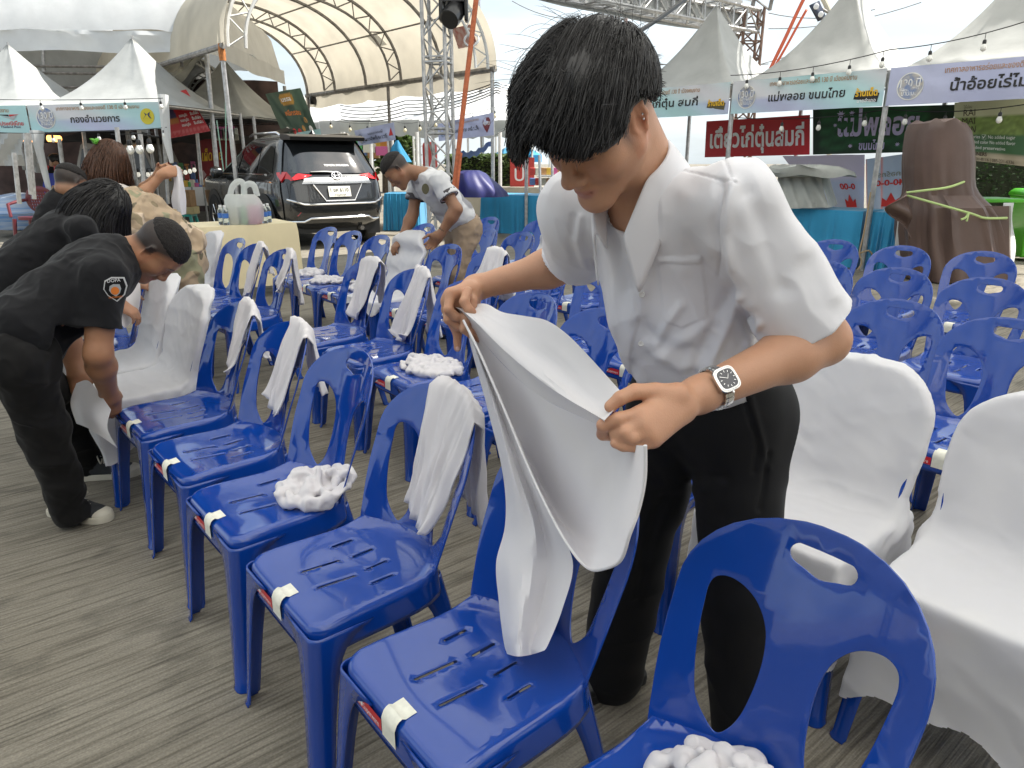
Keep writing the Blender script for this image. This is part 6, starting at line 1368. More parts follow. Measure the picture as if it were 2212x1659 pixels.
# nails on the visible thumb and fingers
g = G()
for p, d in ((b_(1037, 733, -.041), (.4, -1, -.2)), (b_(988, 753, -.0005), (-.3, -1, .1))): g.revolve([(.001, .0012), (.0045, .0008), (.0055, -.001)], p, 10, axis=d)
part('nails', g, mat('nail', (.62, .40, .34), rough=.25), stu, world=True)
# ---- shirt
M_SHIRT = mat('white_school_shirt', (.80, .79, .82), bump=.04, bscale=700, rough=.62, thin=.10, sheen=.25)
TZ = nrm(NB - PEL); TF = nrm(F3 - TZ * (F3 @ TZ)); TB = np.column_stack([L3, TF, TZ])
sh = S(); tp = lambda l, f, z: PEL + L3 * l + TF * f + TZ * z
TL = np.linalg.norm(NB - PEL)
sh.ell(tp(0, -.010, TL * .66), (.168, .105, .19), TB); sh.ell(tp(0, .012, TL * .36), (.158, .112, .20), TB, .06); sh.ell(tp(0, .008, .06), (.160, .118, .10), TB, .06)
sh.cone(NB + L3 * .05 - TZ * .035, SHL + [0, 0, .006], .050, .060, .05); sh.cone(NB - L3 * .05 - TZ * .035, SHR + [0, 0, .004], .050, .058, .05)
SLE = SHL + (ELL - SHL) * .87; SRE = SHR + (ELR - SHR) * .74
uL, uR = nrm(ELL - SHL), nrm(ELR - SHR)
sh.cone(SHL, SLE, .060, .073, .035); sh.cone(SHL + uL * .03 - [0, 0, .03], SLE - [0, 0, .020], .056, .070, .03)
sh.cone(SHR, SRE, .062, .078, .035); sh.cone(SHR - [0, 0, .03], SRE - [0, 0, .012], .058, .074, .03)
# hollow sleeve mouths, neck opening
sh.cone(SHL + uL * .12, SLE + uL * .14, .050, .078, .006, 'd'); sh.cone(SHR + uR * .09, SRE + uR * .14, .048, .078, .006, 'd')
sh.box(SLE + uL * .072, (.14, .14, .072), np.column_stack([nrm(np.cross(uL, [0, 0, 1.])), nrm(np.cross(uL, np.cross(uL, [0, 0, 1.]))), uL]), .002, .004, 'd'); sh.box(SRE + uR * .062, (.13, .13, .06), np.column_stack([nrm(np.cross(uR, [0, 0, 1.])), nrm(np.cross(uR, np.cross(uR, [0, 0, 1.]))), uR]), .002, .004, 'd')
sh.cone(NB + TZ * .10 + TF * .04, NB - TZ * .02 + TF * .015, .066, .060, .01, 'd'); sh.cone(NB + TF * .065 + TZ * .03, NB + TF * .10 - TZ * .075, .040, .010, .01, 'd')
# folds surveyed on the photograph: polyline, width, height in metres
FOLDS = [(((1420, 520), (1380, 640), (1362, 760)), 20, .006), (((1560, 400), (1545, 480), (1552, 560), (1590, 640), (1625, 720)), 14, -.010), (((1578, 400), (1566, 500), (1578, 590), (1612, 660)), 15, .010), (((1600, 640), (1555, 740), (1520, 815)), 10, .008), (((1580, 620), (1530, 720), (1500, 800)), 13, -.006),
  (((1545, 690), (1480, 735), (1430, 770)), 16, .006), (((1350, 560), (1330, 640), (1322, 720)), 18, .005), (((1310, 460), (1330, 540), (1362, 620)), 15, -.005), (((1640, 350), (1690, 450), (1730, 540)), 22, .006), (((1620, 420), (1660, 520), (1690, 620)), 24, -.006), (((1745, 480), (1770, 560), (1800, 640)), 18, .005),
  (((1470, 660), (1440, 700), (1420, 740)), 10, .005), (((1400, 745), (1470, 790), (1550, 800), (1640, 770)), 14, .006), (((1380, 700), (1440, 748), (1520, 760)), 15, -.005), (((1256, 470), (1248, 520), (1262, 570)), 9, .006), (((1240, 470), (1232, 520), (1240, 560)), 9, -.004), (((1490, 430), (1470, 500), (1475, 580)), 20, .004), (((1640, 700), (1600, 770), (1580, 820)), 9, .007)]
POCKET = [(1421, 556), (1516, 552), (1528, 640), (1529, 684), (1472, 709), (1432, 690)]
def poly_in(Q, poly):
    r = np.zeros(len(Q), bool)
    for (x1, y1), (x2, y2) in zip(poly, poly[1:] + poly[:1]): r ^= ((y1 > Q[:, 1]) != (y2 > Q[:, 1])) & (Q[:, 0] < (x2 - x1) * (Q[:, 1] - y1) / (y2 - y1 + 1e-9) + x1)
    return r
PLACKET = [(1392, 430), (1376, 520), (1372, 600), (1384, 680), (1372, 740), (1360, 830)]
def shirt_post(V, N):
    Q = proj(V); cam_ = np.array([0, 0, CAMH]); fac = np.einsum('ij,ij->i', N, cam_ - V) > -.02; d = np.zeros(len(V))
    for line, w, a in FOLDS: d += np.where(fac, a * np.exp(-(seg_dist(Q, line) / w) ** 2), 0)
    ins_ = poly_in(Q, POCKET) & fac; e = seg_dist(Q, np.array(POCKET + POCKET[:1], float)); d += np.where(ins_, .0022 * np.clip(e / 3.0, 0, 1) + .0015 * ((Q[:, 1] < 566)), 0)
    pl = seg_dist(Q, np.array(PLACKET, float)); left = np.interp(Q[:, 1], [p[1] for p in PLACKET], [p[0] for p in PLACKET]) > Q[:, 0]
    d += np.where(fac & (Q[:, 1] > 470), np.where(left, .0030, 0) * np.clip(pl / 3, 0, 1) * np.clip(1 - (pl - 30) / 60, 0, 1), 0)
    for seam in (((1580, 385), (1560, 330), (1530, 300)), ((1458, 363), (1520, 378), (1588, 396)), ((1588, 396), (1556, 440), (1544, 520), (1550, 600))): d -= np.where(fac, .0030 * np.exp(-(seg_dist(Q, np.array(seam, float)) / 2.2) ** 2), 0)
    return V + N * d[:, None]
sdf_part('shirt', sh, .0036, M_SHIRT, stu, 4, .5, wr=[dict(amp=.010, scale=5.5, axis=TZ + TF * .5, squash=2.6, seed=3), dict(amp=.003, scale=18, axis=TZ, squash=2.5, seed=9)], post=shirt_post)
from mathutils.bvhtree import BVHTree
_so = [c for c in stu.children if c.name.startswith('shirt')][0]
_bv = BVHTree.FromPolygons([v.co + stu.location for v in _so.data.vertices], [tuple(p.vertices) for p in _so.data.polygons])
def on_shirt(u, v, off=.004):
    d = nrm(ray(u, v)); h_ = _bv.ray_cast(Vector((0, 0, CAMH)), Vector(d)); return np.array(h_[0]) - d * off
# collar: stand and fold as one strip round the neck
def ring_neck(t, rr, dz, fw=0.0):   # t 0 = front right edge .. 1 = front left edge, passing behind the neck
    a = (t - .5) * 2 * pi * .86; c = NB + TF * .008 + TZ * .002
    open_ = max(0., abs(t - .5) * 2 - .78) / .22
    return c + (L3 * sin(a) * 1.0 - TF * cos(a) * 1.0) * (rr + .01 * open_) + TZ * dz - TZ * (.055 * open_ ** 1.2 + .030 * (abs(t - .5) * 2) ** 2) + TF * .035 * open_
rows = []
for t in np.linspace(0, 1, 61):
    e = abs(t - .5) * 2; pt = .020 * max(0, (e - .70) / .30) ** 1.4
    row = [ring_neck(t, .058, .020), ring_neck(t, .060, .040), ring_neck(t, .063, .060), ring_neck(t, .066, .066), ring_neck(t, .071, .060), ring_neck(t, .079, .038), ring_neck(t, .087, .012 - pt * .6), ring_neck(t, .094 + .25 * pt, -.012 - pt * 1.5)]
    rows.append(row)
o = part('collar', G().grid(rows), M_SHIRT, stu, world=True, sharp=None); bake(o, .0025, 0, subsurf=1)
# buttons
g = G()
for u, v in ((1387, 636), (1385, 742)):
    p = on_shirt(u, v, .002); g.revolve([(.001, .0010), (.0035, .0012), (.0045, .0028), (.0055, .0022), (.0058, -.001)], p, 16, axis=nrm(nrm([0, 0, CAMH] - p) + TF * .5))
part('button', g, mat('pearl_button', (.70, .68, .66), rough=.2), stu, world=True)
# pin brooch: three white beaded balls on a gilt safety pin
br = thing('brooch_pin', 'gilt safety pin brooch with three white beaded balls on the shirt front', 'brooch', on_shirt(1368, 550)); M_GILT = mat('gilt_metal', (.55, .36, .20), rough=.25, metal=1)
pp = [on_shirt(u, v) for u, v in ((1364, 522), (1362, 531), (1367, 555), (1372, 572), (1376, 580), (1384, 582), (1389, 577), (1386, 566), (1382, 556))]
part('pin', G().tube(spline(pp, 5), .0016, 6), M_GILT, br, world=True)
g = G()
for (u, v), r_ in (((1364, 541), .0088), ((1368, 556), .0084), ((1373, 569), .0080)):
    c = on_shirt(u, v, .010)
    for i in range(7):
        th = pi * (i + .5) / 7; n_ = max(3, int(10 * sin(th)))
        for k in range(n_): a = 2 * pi * k / n_ + i; g.revolve([(.0005, -.0016), (.0017, 0), (.0005, .0016)], c + r_ * np.array([sin(th) * cos(a), sin(th) * sin(a), cos(th)]), 5)
    g.revolve([(.001, -r_ * .9), (r_ * .75, -r_ * .5), (r_ * .88, 0), (r_ * .75, r_ * .5), (.001, r_ * .9)], c, 10)
part('beads', g, mat('white_beads', (.78, .75, .68), rough=.3), br, world=True)
# earrings
g = G()
for p in ((.0745, -.001, -.047), (.0835, -.021, .021), (.0860, -.012, .002), (.0855, -.011, -.006)): g.revolve([(.0004, -.0022), (.0024, 0), (.0004, .0022)], T_(*p), 8)
part('earring', g, M_CHROME, stu, world=True)
# ---- wrist watch
wa = thing('wrist_watch', 'silver bracelet watch with a dark square-round dial on the left wrist', 'watch', WRL)
wd = nrm(WRL - ELL); wc = WRL - wd * .030 ; wn_ = nrm(np.array([0, 0, CAMH]) - wc + np.array([.05, -.1, .25])); wn_ = nrm(wn_ - wd * (wn_ @ wd)); ws = np.cross(wd, wn_)
g = G()
for k in range(26):
    a = 2 * pi * k / 26; r_ = .0335; c = wc + (wn_ * cos(a) + ws * sin(a)) * r_
    if cos(a) > .78: continue
    M = np.column_stack([wd, -wn_ * sin(a) + ws * cos(a), wn_ * cos(a) + ws * sin(a)]); g.box(c, (.0175, .0068, .0030), M); g.box(c + (wn_ * cos(a) + ws * sin(a)) * .0008, (.0070, .0074, .0032), M)
M_WATCH = mat('watch_steel', (.72, .72, .71), rough=.18, metal=1); part('bracelet', g, M_WATCH, wa, world=True, smooth=False)
cc = wc + wn_ * .0365; M = np.column_stack([wd, ws, wn_])
def rsq(a_, b_2, z, n=36, e=.55): return [cc + M @ np.array([a_ * np.sign(cos(t)) * abs(cos(t)) ** e, b_2 * np.sign(sin(t)) * abs(sin(t)) ** e, z]) for t in np.linspace(0, 2 * pi, n + 1)[:-1]]
part('case', G().loft([rsq(.0190, .0195, -.005), rsq(.0205, .0205, 0), rsq(.0200, .0200, .0035), rsq(.0165, .0165, .0042)]), M_WATCH, wa, world=True, sharp=30)
di = part('dial', G().loft([rsq(.0155, .0155, .003), rsq(.0155, .0155, .0046)]), mat('watch_dial', (.015, .016, .03), rough=.15, coat=1, coatr=.02), wa, world=True, smooth=False)
g = G()
for k in range(12): t = k * pi / 6; g.box(cc + M @ np.array([.0122 * cos(t), .0122 * sin(t), .0050]), (.0032, .0010, .0004), np.column_stack([wd * cos(t) + ws * sin(t), -wd * sin(t) + ws * cos(t), wn_]))
for t, L in ((2.2, .008), (.5, .011)): g.bar(cc + M @ np.array([0, 0, .0052]), cc + M @ np.array([L * cos(t), L * sin(t), .0052]), .0006, 4)
for k in range(44): t = k * 2 * pi / 44; q = rsq(.0180, .0180, .0044, 44)[k]; g.revolve([(.0003, -.0006), (.0008, 0), (.0003, .0006)], q, 5)
part('markers', g, M_WATCH, di, world=True, smooth=False); part('crown', G().revolve([(.0025, -.002), (.0028, .002)], cc + M @ np.array([0, -.0215, 0]), 10, axis=ws), M_WATCH, wa, world=True)
# ---- trousers, belt, shoes
M_TROU = mat('black_trousers', (.0055, .0055, .0065), rough=.75, bump=.05, bscale=500, sheen=.04, spec=.25)
HL, HR = PEL + L3 * .085 - [0, 0, .07], PEL - L3 * .085 - [0, 0, .07]
FTL, FTR = np.array([.560, 1.345, .05]), np.array([.270, 1.60, .05]); KNL, KNR = (HL + FTL) / 2 + F3 * .02 + [0, 0, .02], (HR + FTR) / 2 + F3 * .02 + [0, 0, .02]
tr_ = S(); HBm = np.column_stack([L3, F3, U3]); tr_.ell(PEL - [0, 0, .03] - F3 * .005, (.172, .125, .115), HBm); tr_.ell(PEL - [0, 0, .09] - F3 * .035, (.165, .125, .12), HBm, .05)
for h_, kn_, ft in ((HL, KNL, FTL), (HR, KNR, FTR)): tr_.cone(h_, kn_, .098, .080, .05); tr_.cone(kn_, ft + [0, 0, .0], .080, .074, .04); tr_.cone(kn_, ft, .078, .074, .03)
tr_.box(PEL + [0, 0, .11], (.3, .3, .085), HBm, .001, .004, 'd')
TFOLD = [(((1600, 845), (1640, 960), (1630, 1020)), 5, -.004), (((1622, 860), (1660, 1010)), 6, .004), (((1400, 1000), (1450, 1050), (1520, 1060)), 14, .006), (((1420, 960), (1480, 1020), (1560, 1030)), 14, -.005), (((1430, 1080), (1400, 1180), (1380, 1300)), 12, -.008), (((1480, 1080), (1470, 1200), (1440, 1350)), 14, .005), (((1660, 980), (1650, 1060), (1640, 1100)), 6, -.006)]
def tr_post(V, N):
    Q = proj(V); d = np.zeros(len(V))
    for line, w, a in TFOLD: d += a * np.exp(-(seg_dist(Q, np.array(line, float)) / w) ** 2)
    return V + N * d[:, None]
sdf_part('trousers', tr_, .005, M_TROU, stu, 4, .5, wr=[dict(amp=.008, scale=6, axis=[0, 0, 1], squash=.9, seed=5)], post=tr_post)
def shoe(root, foot, fd, m, sole, L=.27, white_toe=None, lace=None, name='shoe'):
    fd = nrm([fd[0], fd[1], 0]); lat = np.array([fd[1], -fd[0], 0]); c = np.array([foot[0], foot[1], 0]); s = S(); B_ = np.column_stack([lat, fd, U3])
    s.ell(c + fd * .02 + [0, 0, .045], (.040, .085, .045), B_); s.ell(c + fd * .115 + [0, 0, .030], (.046, .085, .032), B_, .03); s.cone(c - fd * .03 + [0, 0, .04], c + [0, 0, .10], .038, .040, .03); s.box(c + [0, 0, -.05], (.2, .4, .055), B_, .001, .003, 'd')
    o = sdf_part(name, s, .005, m, root, 2)
    out = [(.040, -.065), (.043, 0), (.047, .07), (.050, .13), (.040, .18), (.015, .205), (-.015, .205), (-.038, .18), (-.046, .13), (-.042, .07), (-.038, 0), (-.036, -.065), (-.018, -.085), (.018, -.085)]
    out = smooth_poly(out, 4); part('sole', G().loft([[c + lat * x * k + fd * y * (1 + (k - 1) * .4) + [0, 0, z] for x, y in out] for z, k in ((.002, 1), (.020, 1.03), (.028, 1.0))]), sole, o, world=True, sharp=30)
    if white_toe is not None:
        t = S(); t.ell(c + fd * .165 + [0, 0, .028], (.042, .042, .026), B_); t.box(c + [0, 0, -.05], (.2, .4, .07), B_, .001, .003, 'd'); sdf_part('toe_cap', t, .005, white_toe, o, 2)
    if lace is not None:
        g = G()
        for k in range(5): y = .055 + .018 * k; z = .083 - .010 * k; g.tube(spline([c + lat * -.026 + fd * y + [0, 0, z - .008], c + fd * (y + .006) + [0, 0, z + .010], c + lat * .026 + fd * (y + .010) + [0, 0, z - .008]], 4), .0035, 5)
        for sg in (-1, 1): g.tube(spline([c + fd * .05 + [0, 0, .10], c + lat * .03 * sg + fd * .045 + [0, 0, .115], c + lat * .05 * sg + fd * .06 + [0, 0, .085], c + lat * .02 * sg + fd * .06 + [0, 0, .095]], 5), .003, 5)
        part('lace', g, lace, o, world=True)
    return o
M_BSHOE = mat('black_leather_shoe', (.012, .012, .013), rough=.3)
shoe(stu, FTR - F3 * .02, F3 * .9 - L3 * .25, M_BSHOE, M_RUBBER); shoe(stu, FTL - F3 * .02, F3 + L3 * .1, M_BSHOE, M_RUBBER)
# ---- hair
def head_q(p): return (p - HP) @ HB
def scalp_push(lift):
    cen, rad = np.array([0, -.014, .036]), np.array([.076, .096, .086])
    def f(p, t):
        q = head_q(p); e = (q - cen) / (rad + lift[:, None]); n = np.linalg.norm(e, axis=1); m_ = n < 1; q2 = q.copy(); q2[m_] = cen + (q[m_] - cen) / n[m_, None]; return HP + q2 @ HB.T
    return f
hrng = np.random.default_rng(11)
cap = lambda s, T: (s.ell(T(.012, .012, .078), (.070, .082, .052), HB, .03), s.ell(T(.048, .010, .040), (.036, .068, .058), HB, .03), s.ell(T(-.045, .02, .04), (.034, .07, .06), HB, .03), s.ell(T(.0, -.06, .05), (.062, .05, .07), HB, .03))
def cap_s():
    s = S(); T = T_
    s.ell(T(0, -.016, .042), (.082, .102, .092), HB); cap(s, T)
    s.ell(T(.064, .048, .024), (.018, .032, .030), HB, .02)
    s.ell(T(0, .118, -.020), (.060, .058, .075), HB, .01, 'd'); s.box(T(0, .05, -.092), (.13, .13, .075), HB, .02, .02, 'd'); s.ell(T(0, -.085, -.10), (.13, .08, .055), HB, .02, 'd'); s.ell(T(.084, -.004, -.014), (.024, .026, .036), HB, .008, 'd'); s.ell(T(-.084, -.004, -.014), (.024, .026, .036), HB, .008, 'd')
    return s
sdf_part('hair', cap_s(), .004, M_HAIR, stu, 3, .5, wr=[dict(amp=.004, scale=26, axis=HB @ np.array([.55, .8, -.1]), squash=5, seed=2)])
hair_o = [c for c in stu.children if c.name.startswith('hair')][0]
def roots_on(n, fn):
    v = hrng.normal(size=(n * 4, 3)); v /= np.linalg.norm(v, axis=1)[:, None]; q = v * [.079, .099, .089] + [0, -.014, .038]; q = q[fn(q)][:n]; return HP + q @ HB.T
DOWN = np.array([0, 0, -1.])
# top and near side: swept from the crown forwards over the temple
STOPJ = {}
NB_U, NB_V = [1150, 1216, 1262, 1290, 1330, 1346, 1352, 1358, 1362, 1366, 1385, 1412], [318, 344, 346, 327, 300, 290, 298, 300, 262, 216, 207, 214]
def near_stop(p):
    j = STOPJ.setdefault(len(p), hrng.normal(0, 1, len(p))); Q = proj(p); return Q[:, 1] > np.interp(Q[:, 0], NB_U, NB_V) + j * 7 - 3
def far_stop(p): j = STOPJ.setdefault(len(p), hrng.normal(0, .010, len(p))); Q = proj(p); return (Q[:, 1] > np.interp(Q[:, 0], [1100, 1147, 1150, 1158, 1216, 1261], [352, 352, 296, 304, 342, 345]) + j * 900) | (Q[:, 0] < 1104 + j * 600)
R1 = roots_on(6500, lambda q: (q[:, 2] > .012) & (q[:, 0] > -.004) & (q[:, 1] < .082) & (q[:, 2] > .02 + .3 * np.maximum(q[:, 1], 0) * 0))
l1 = hrng.uniform(.004, .024, len(R1)); len1 = hrng.uniform(.75, 1.15, len(R1))
def d1(p, t): q = head_q(p); loc = np.stack([.42 * np.ones(len(p)) - .7 * t, 1.15 + .25 * np.sin(q[:, 2] * 60), -.30 - .35 * t + 0 * q[:, 0]], 1); return loc @ HB.T * 1.0 + DOWN * (.02 + .12 * t)
tube_hair(R1, d1, 12, .0085, .00058, hrng, 'hair_strands', M_HAIR, hair_o, scalp_push(l1), .13, len1, stop=near_stop)
# far side curtain: falls away past the forehead
R2 = roots_on(3200, lambda q: (q[:, 2] > .03) & (q[:, 0] < .010) & (q[:, 1] > -.06) & (q[:, 1] < .085))
l2 = hrng.uniform(.006, .030, len(R2)); len2 = hrng.uniform(.7, 1.25, len(R2))
def d2(p, t): q = head_q(p); loc = np.stack([-.70 + .5 * t + 0 * q[:, 0], .70 - .3 * t + 0 * q[:, 0], .10 - .9 * t + 0 * q[:, 0]], 1); return loc @ HB.T + DOWN * (.15 + 1.3 * t)
tube_hair(R2, d2, 13, .0098, .0006, hrng, 'hair_strands', M_HAIR, hair_o, scalp_push(l2), .17, len2, stop=far_stop)
# fringe hanging straight down in front of the brow
R3 = roots_on(900, lambda q: (q[:, 2] > .055) & (np.abs(q[:, 0] + .022) < .030) & (q[:, 1] > .03))
l3 = hrng.uniform(.008, .030, len(R3)); len3 = hrng.uniform(.6, 1.15, len(R3))
def d3(p, t): q = head_q(p); loc = np.stack([-.45 + 0 * q[:, 0], .9 - .3 * t + 0 * q[:, 0], .15 - .5 * t + 0 * q[:, 0]], 1); return loc @ HB.T + DOWN * (.1 + 1.3 * t)
tube_hair(R3, d3, 12, .0098, .0006, hrng, 'hair_strands', M_HAIR, hair_o, scalp_push(l3), .18, len3, stop=far_stop)
# back and nape: short
R4 = roots_on(4200, lambda q: (q[:, 1] < .0) & (q[:, 2] > -.035)); l4 = hrng.uniform(.003, .012, len(R4)); len4 = hrng.uniform(.5, 1.2, len(R4))
def d4(p, t): q = head_q(p); loc = np.stack([.25 * np.sign(q[:, 0]), -.35 + .15 * t + 0 * q[:, 0], -.8 + 0 * q[:, 0]], 1); return loc @ HB.T
tube_hair(R4, d4, 6, .0052, .00058, hrng, 'hair_strands', M_HAIR, hair_o, scalp_push(l4), .22, len4, stop=near_stop)
# flyaway hairs
R5 = roots_on(90, lambda q: q[:, 2] > .03); l5 = hrng.uniform(.02, .035, len(R5)); len5 = hrng.uniform(.6, 1.4, len(R5))
def d5(p, t): q = head_q(p); n_ = q / np.linalg.norm(q, axis=1)[:, None]; return (n_ * .8 + np.array([-.4, .6, 0])) @ HB.T + DOWN * t * .8
tube_hair(R5, d5, 8, .0085, .00035, hrng, 'hair_strands', M_HAIR, hair_o, scalp_push(l5), .5, len5)
# ---- the chair cover he stretches between his hands
def patch(rows, n=6, m=8):
    R_ = [spline([aty(u, v, y) for u, v, y in row], m) for row in rows]; k = min(len(r) for r in R_); R_ = np.array([r[np.linspace(0, len(r) - 1, 64).astype(int)] if False else np.array([np.interp(np.linspace(0, 1, 64), np.linspace(0, 1, len(r)), r[:, c]) for c in range(3)]).T for r in R_])
    return np.array([spline(R_[:, j], n) for j in range(64)]).transpose(1, 0, 2)
YR, YL = 1.57, .985
def rip(P, amp, fu, fv, seed):
    a, b = P.shape[:2]; U, W = np.meshgrid(np.linspace(0, 1, a), np.linspace(0, 1, b), indexing='ij'); e = np.minimum(1, 7 * np.minimum(W, 1 - W)) * np.minimum(1, .25 + 4 * np.minimum(U, 1 - U))
    q = np.stack([U * fu + .6 * W, W * fv + .8 * U, np.full_like(U, seed)], -1); d = amp * ((1 - 1.9 * np.abs(vnoise(q, 1, seed))) + .45 * (1 - 1.9 * np.abs(vnoise(q * 2.3, 1, seed + 5)))) * e
    return P - nrm([.2, 1, -.3]) * d[..., None]
def yl(row, off=0.0):
    us = [p[0] for p in row]; a, b = 983, 1305
    return [(u, v, (YR + (YL - YR) * min(1.15, max(0, (u - a) / (b - a))) + off + (p[2] if len(p) > 2 else 0)) if True else 0) for p in row for u, v in [p[:2]]]
cv = thing('chair_cover', 'white stretch chair cover held open between the young man\'s hands', 'chair cover', aty(1180, 950, 1.25))
rA = yl([(986, 661), (1022, 657), (1052, 657), (1085, 674), (1130, 682), (1180, 692), (1225, 722), (1268, 765), (1300, 800), (1345, 850)], .10)
rB = yl([(985, 662), (1012, 664), (1045, 680), (1085, 705), (1125, 738), (1165, 768), (1205, 800), (1245, 838), (1285, 868), (1330, 880)], .045)
rC = yl([(984, 663), (1006, 677), (1035, 702), (1070, 738), (1110, 775), (1150, 808), (1190, 838), (1230, 864), (1268, 886), (1306, 908)], -.02)
rC2 = yl([(985, 667), (1006, 684), (1034, 711), (1068, 748), (1107, 787), (1147, 820), (1186, 849), (1227, 874), (1266, 895), (1308, 916)], .012)
g = G().grid(rip(patch([rA, rB, rC]), .007, 3.2, 2.2, 3)).grid(patch([rC, rC2, yl([(988, 672), (1012, 700), (1040, 735), (1076, 775), (1112, 812), (1152, 845), (1190, 870), (1232, 890), (1272, 908), (1312, 925)], .045)]))
rD = yl([(992, 680), (1022, 735), (1062, 800), (1102, 862), (1142, 912), (1182, 950), (1224, 975), (1266, 985), (1302, 974), (1320, 960), (1332, 944)], .10)
rE = yl([(998, 690), (1034, 765), (1082, 868), (1128, 970), (1172, 1055), (1214, 1110), (1254, 1135), (1290, 1122), (1318, 1080), (1340, 1030), (1358, 958)], .12)
rF = yl([(1001, 694), (1036, 770), (1086, 882), (1140, 1010), (1190, 1110), (1232, 1168), (1264, 1192), (1296, 1188), (1326, 1160), (1350, 1105), (1370, 1040), (1380, 962)], .03)
rG = yl([(1001, 692), (1037, 764), (1090, 886), (1146, 1020), (1198, 1128), (1240, 1196), (1274, 1229), (1310, 1227), (1342, 1208), (1360, 1155), (1380, 1100), (1393, 1035), (1394, 962)], -.075)
inn = patch([yl([(988, 672), (1012, 700), (1040, 735), (1076, 775), (1112, 812), (1152, 845), (1190, 870), (1232, 890), (1272, 908), (1312, 925)], .045), rD, rE, rF, rG], 7)
g.grid(rip(inn, .010, 2.2, 4.5, 7)).tube(inn[:, -1] if False else inn[-1] if inn.shape[1] == 64 else inn[:, -1], .0026, 7)
M_HELD = mat('stretch_cover', (.80, .78, .79), bump=.04, bscale=800, rough=.7, thin=.22, sheen=.2)
o = part('fabric', g, M_HELD, cv, world=True, recalc=False)
# outer face: falls from the rim on the left down to the seat
oL = [(1003, 692), (1020, 760), (1050, 870), (1086, 1020), (1092, 1130), (1072, 1215), (1078, 1300), (1086, 1370), (1093, 1412)]
oM = [(1002, 690), (1030, 760), (1070, 880), (1112, 1030), (1138, 1140), (1128, 1240), (1124, 1320), (1118, 1385), (1118, 1418)]
oN = [(1002, 690), (1034, 762), (1082, 886), (1130, 1020), (1172, 1130), (1190, 1230), (1170, 1330), (1150, 1392), (1148, 1414)]
oR = [(1001, 692), (1037, 764), (1090, 886), (1146, 1020), (1198, 1128), (1238, 1215), (1215, 1315), (1186, 1388), (1176, 1405)]
yy_ = [1.55, 1.50, 1.42, 1.33, 1.28, 1.24, 1.20, 1.165, 1.15]
def yrow(r, off): return [(u, v, y + off) for (u, v), y in zip(r, yy_)]
g = G().grid(rip(patch([yrow(oL, .06), yrow(oM, -.045), yrow(oN, -.02), yrow(oR, -.055)]), .011, 4.5, 3.0, 9))
g.grid(patch([yrow(oL, .06), [(u + 14, v - 6, y + .16) for (u, v), y in zip(oN, yy_)], yrow(oR, .06)]))
part('hanging_side', g, M_HELD, cv, world=True, recalc=False)
# ------------------------------------------------------------------ fitted chair covers, hung covers and scrunched covers
def chair_frame(t): return np.array(Matrix.Translation(t.location) @ Matrix.Rotation(t.rotation_euler.z, 4, 'Z'))
def back_half(t): return .184 + .022 * np.sin(np.minimum(1, np.maximum(t, 0) / .25) * pi / 2)
def cover_sdf(P, loose=0.0):
    x, y, z = P[:, 0], P[:, 1], P[:, 2]; t = (z - SEATZ - .014) / .965; tc = np.clip(t, -.1, .5)
    yc = -.182 - .235 * tc - .16 * tc * tc; k = 1.35
    d1 = np.maximum(y - (yc + .052 + .25 * x * x), (yc + k * x * x - .012) - y)
    W = .192 + .022 * np.sin(np.clip(tc / .25, 0, 1) * pi / 2); tt = np.clip((tc - .225) / .178, 0, 1.2); W = W * np.maximum(1 - tt ** 2.4, 0) ** (1 / 2.3)
    d2 = np.abs(x) - W; d3 = t - .402; d4 = -.02 - t
    a = np.stack([d1, d2 * .9, d3, d4], 1); db = np.minimum(a.max(1), 0) + np.sqrt((np.maximum(a, 0) ** 2).sum(1)) - .008
    taper = .018 * np.clip((.42 - z) / .3, 0, 1)
    q = np.stack([np.abs(x) - (.196 + taper), np.abs(y - .006) - (.204 + taper), np.abs(z - .245) - .192], 1); ds = np.minimum(q.max(1), 0) + np.sqrt((np.maximum(q, 0) ** 2).sum(1)) - .014
    kk = .075; h = np.maximum(kk - np.abs(db - ds), 0) / kk; return np.minimum(db, ds) - h * h * kk * .25
def hem_height(x, y, arc=.13, base=.15): return base + arc * (1 - np.clip(np.abs(x) / .2, 0, 1) ** 2.2) * (1 - np.clip(np.abs(y) / .2, 0, 1) ** 2.2 * 0) * np.clip(np.abs(y) / .19, 0, 1) ** 4 + .8 * arc * (1 - np.clip(np.abs(y) / .2, 0, 1) ** 2.2) * np.clip(np.abs(x) / .19, 0, 1) ** 4
COVER_V, COVER_F = surf_nets(cover_sdf, np.array([-.27, -.34, .04]), np.array([.27, .27, .90]), .0085)
COVER_V = relax(COVER_V, COVER_F, 3)
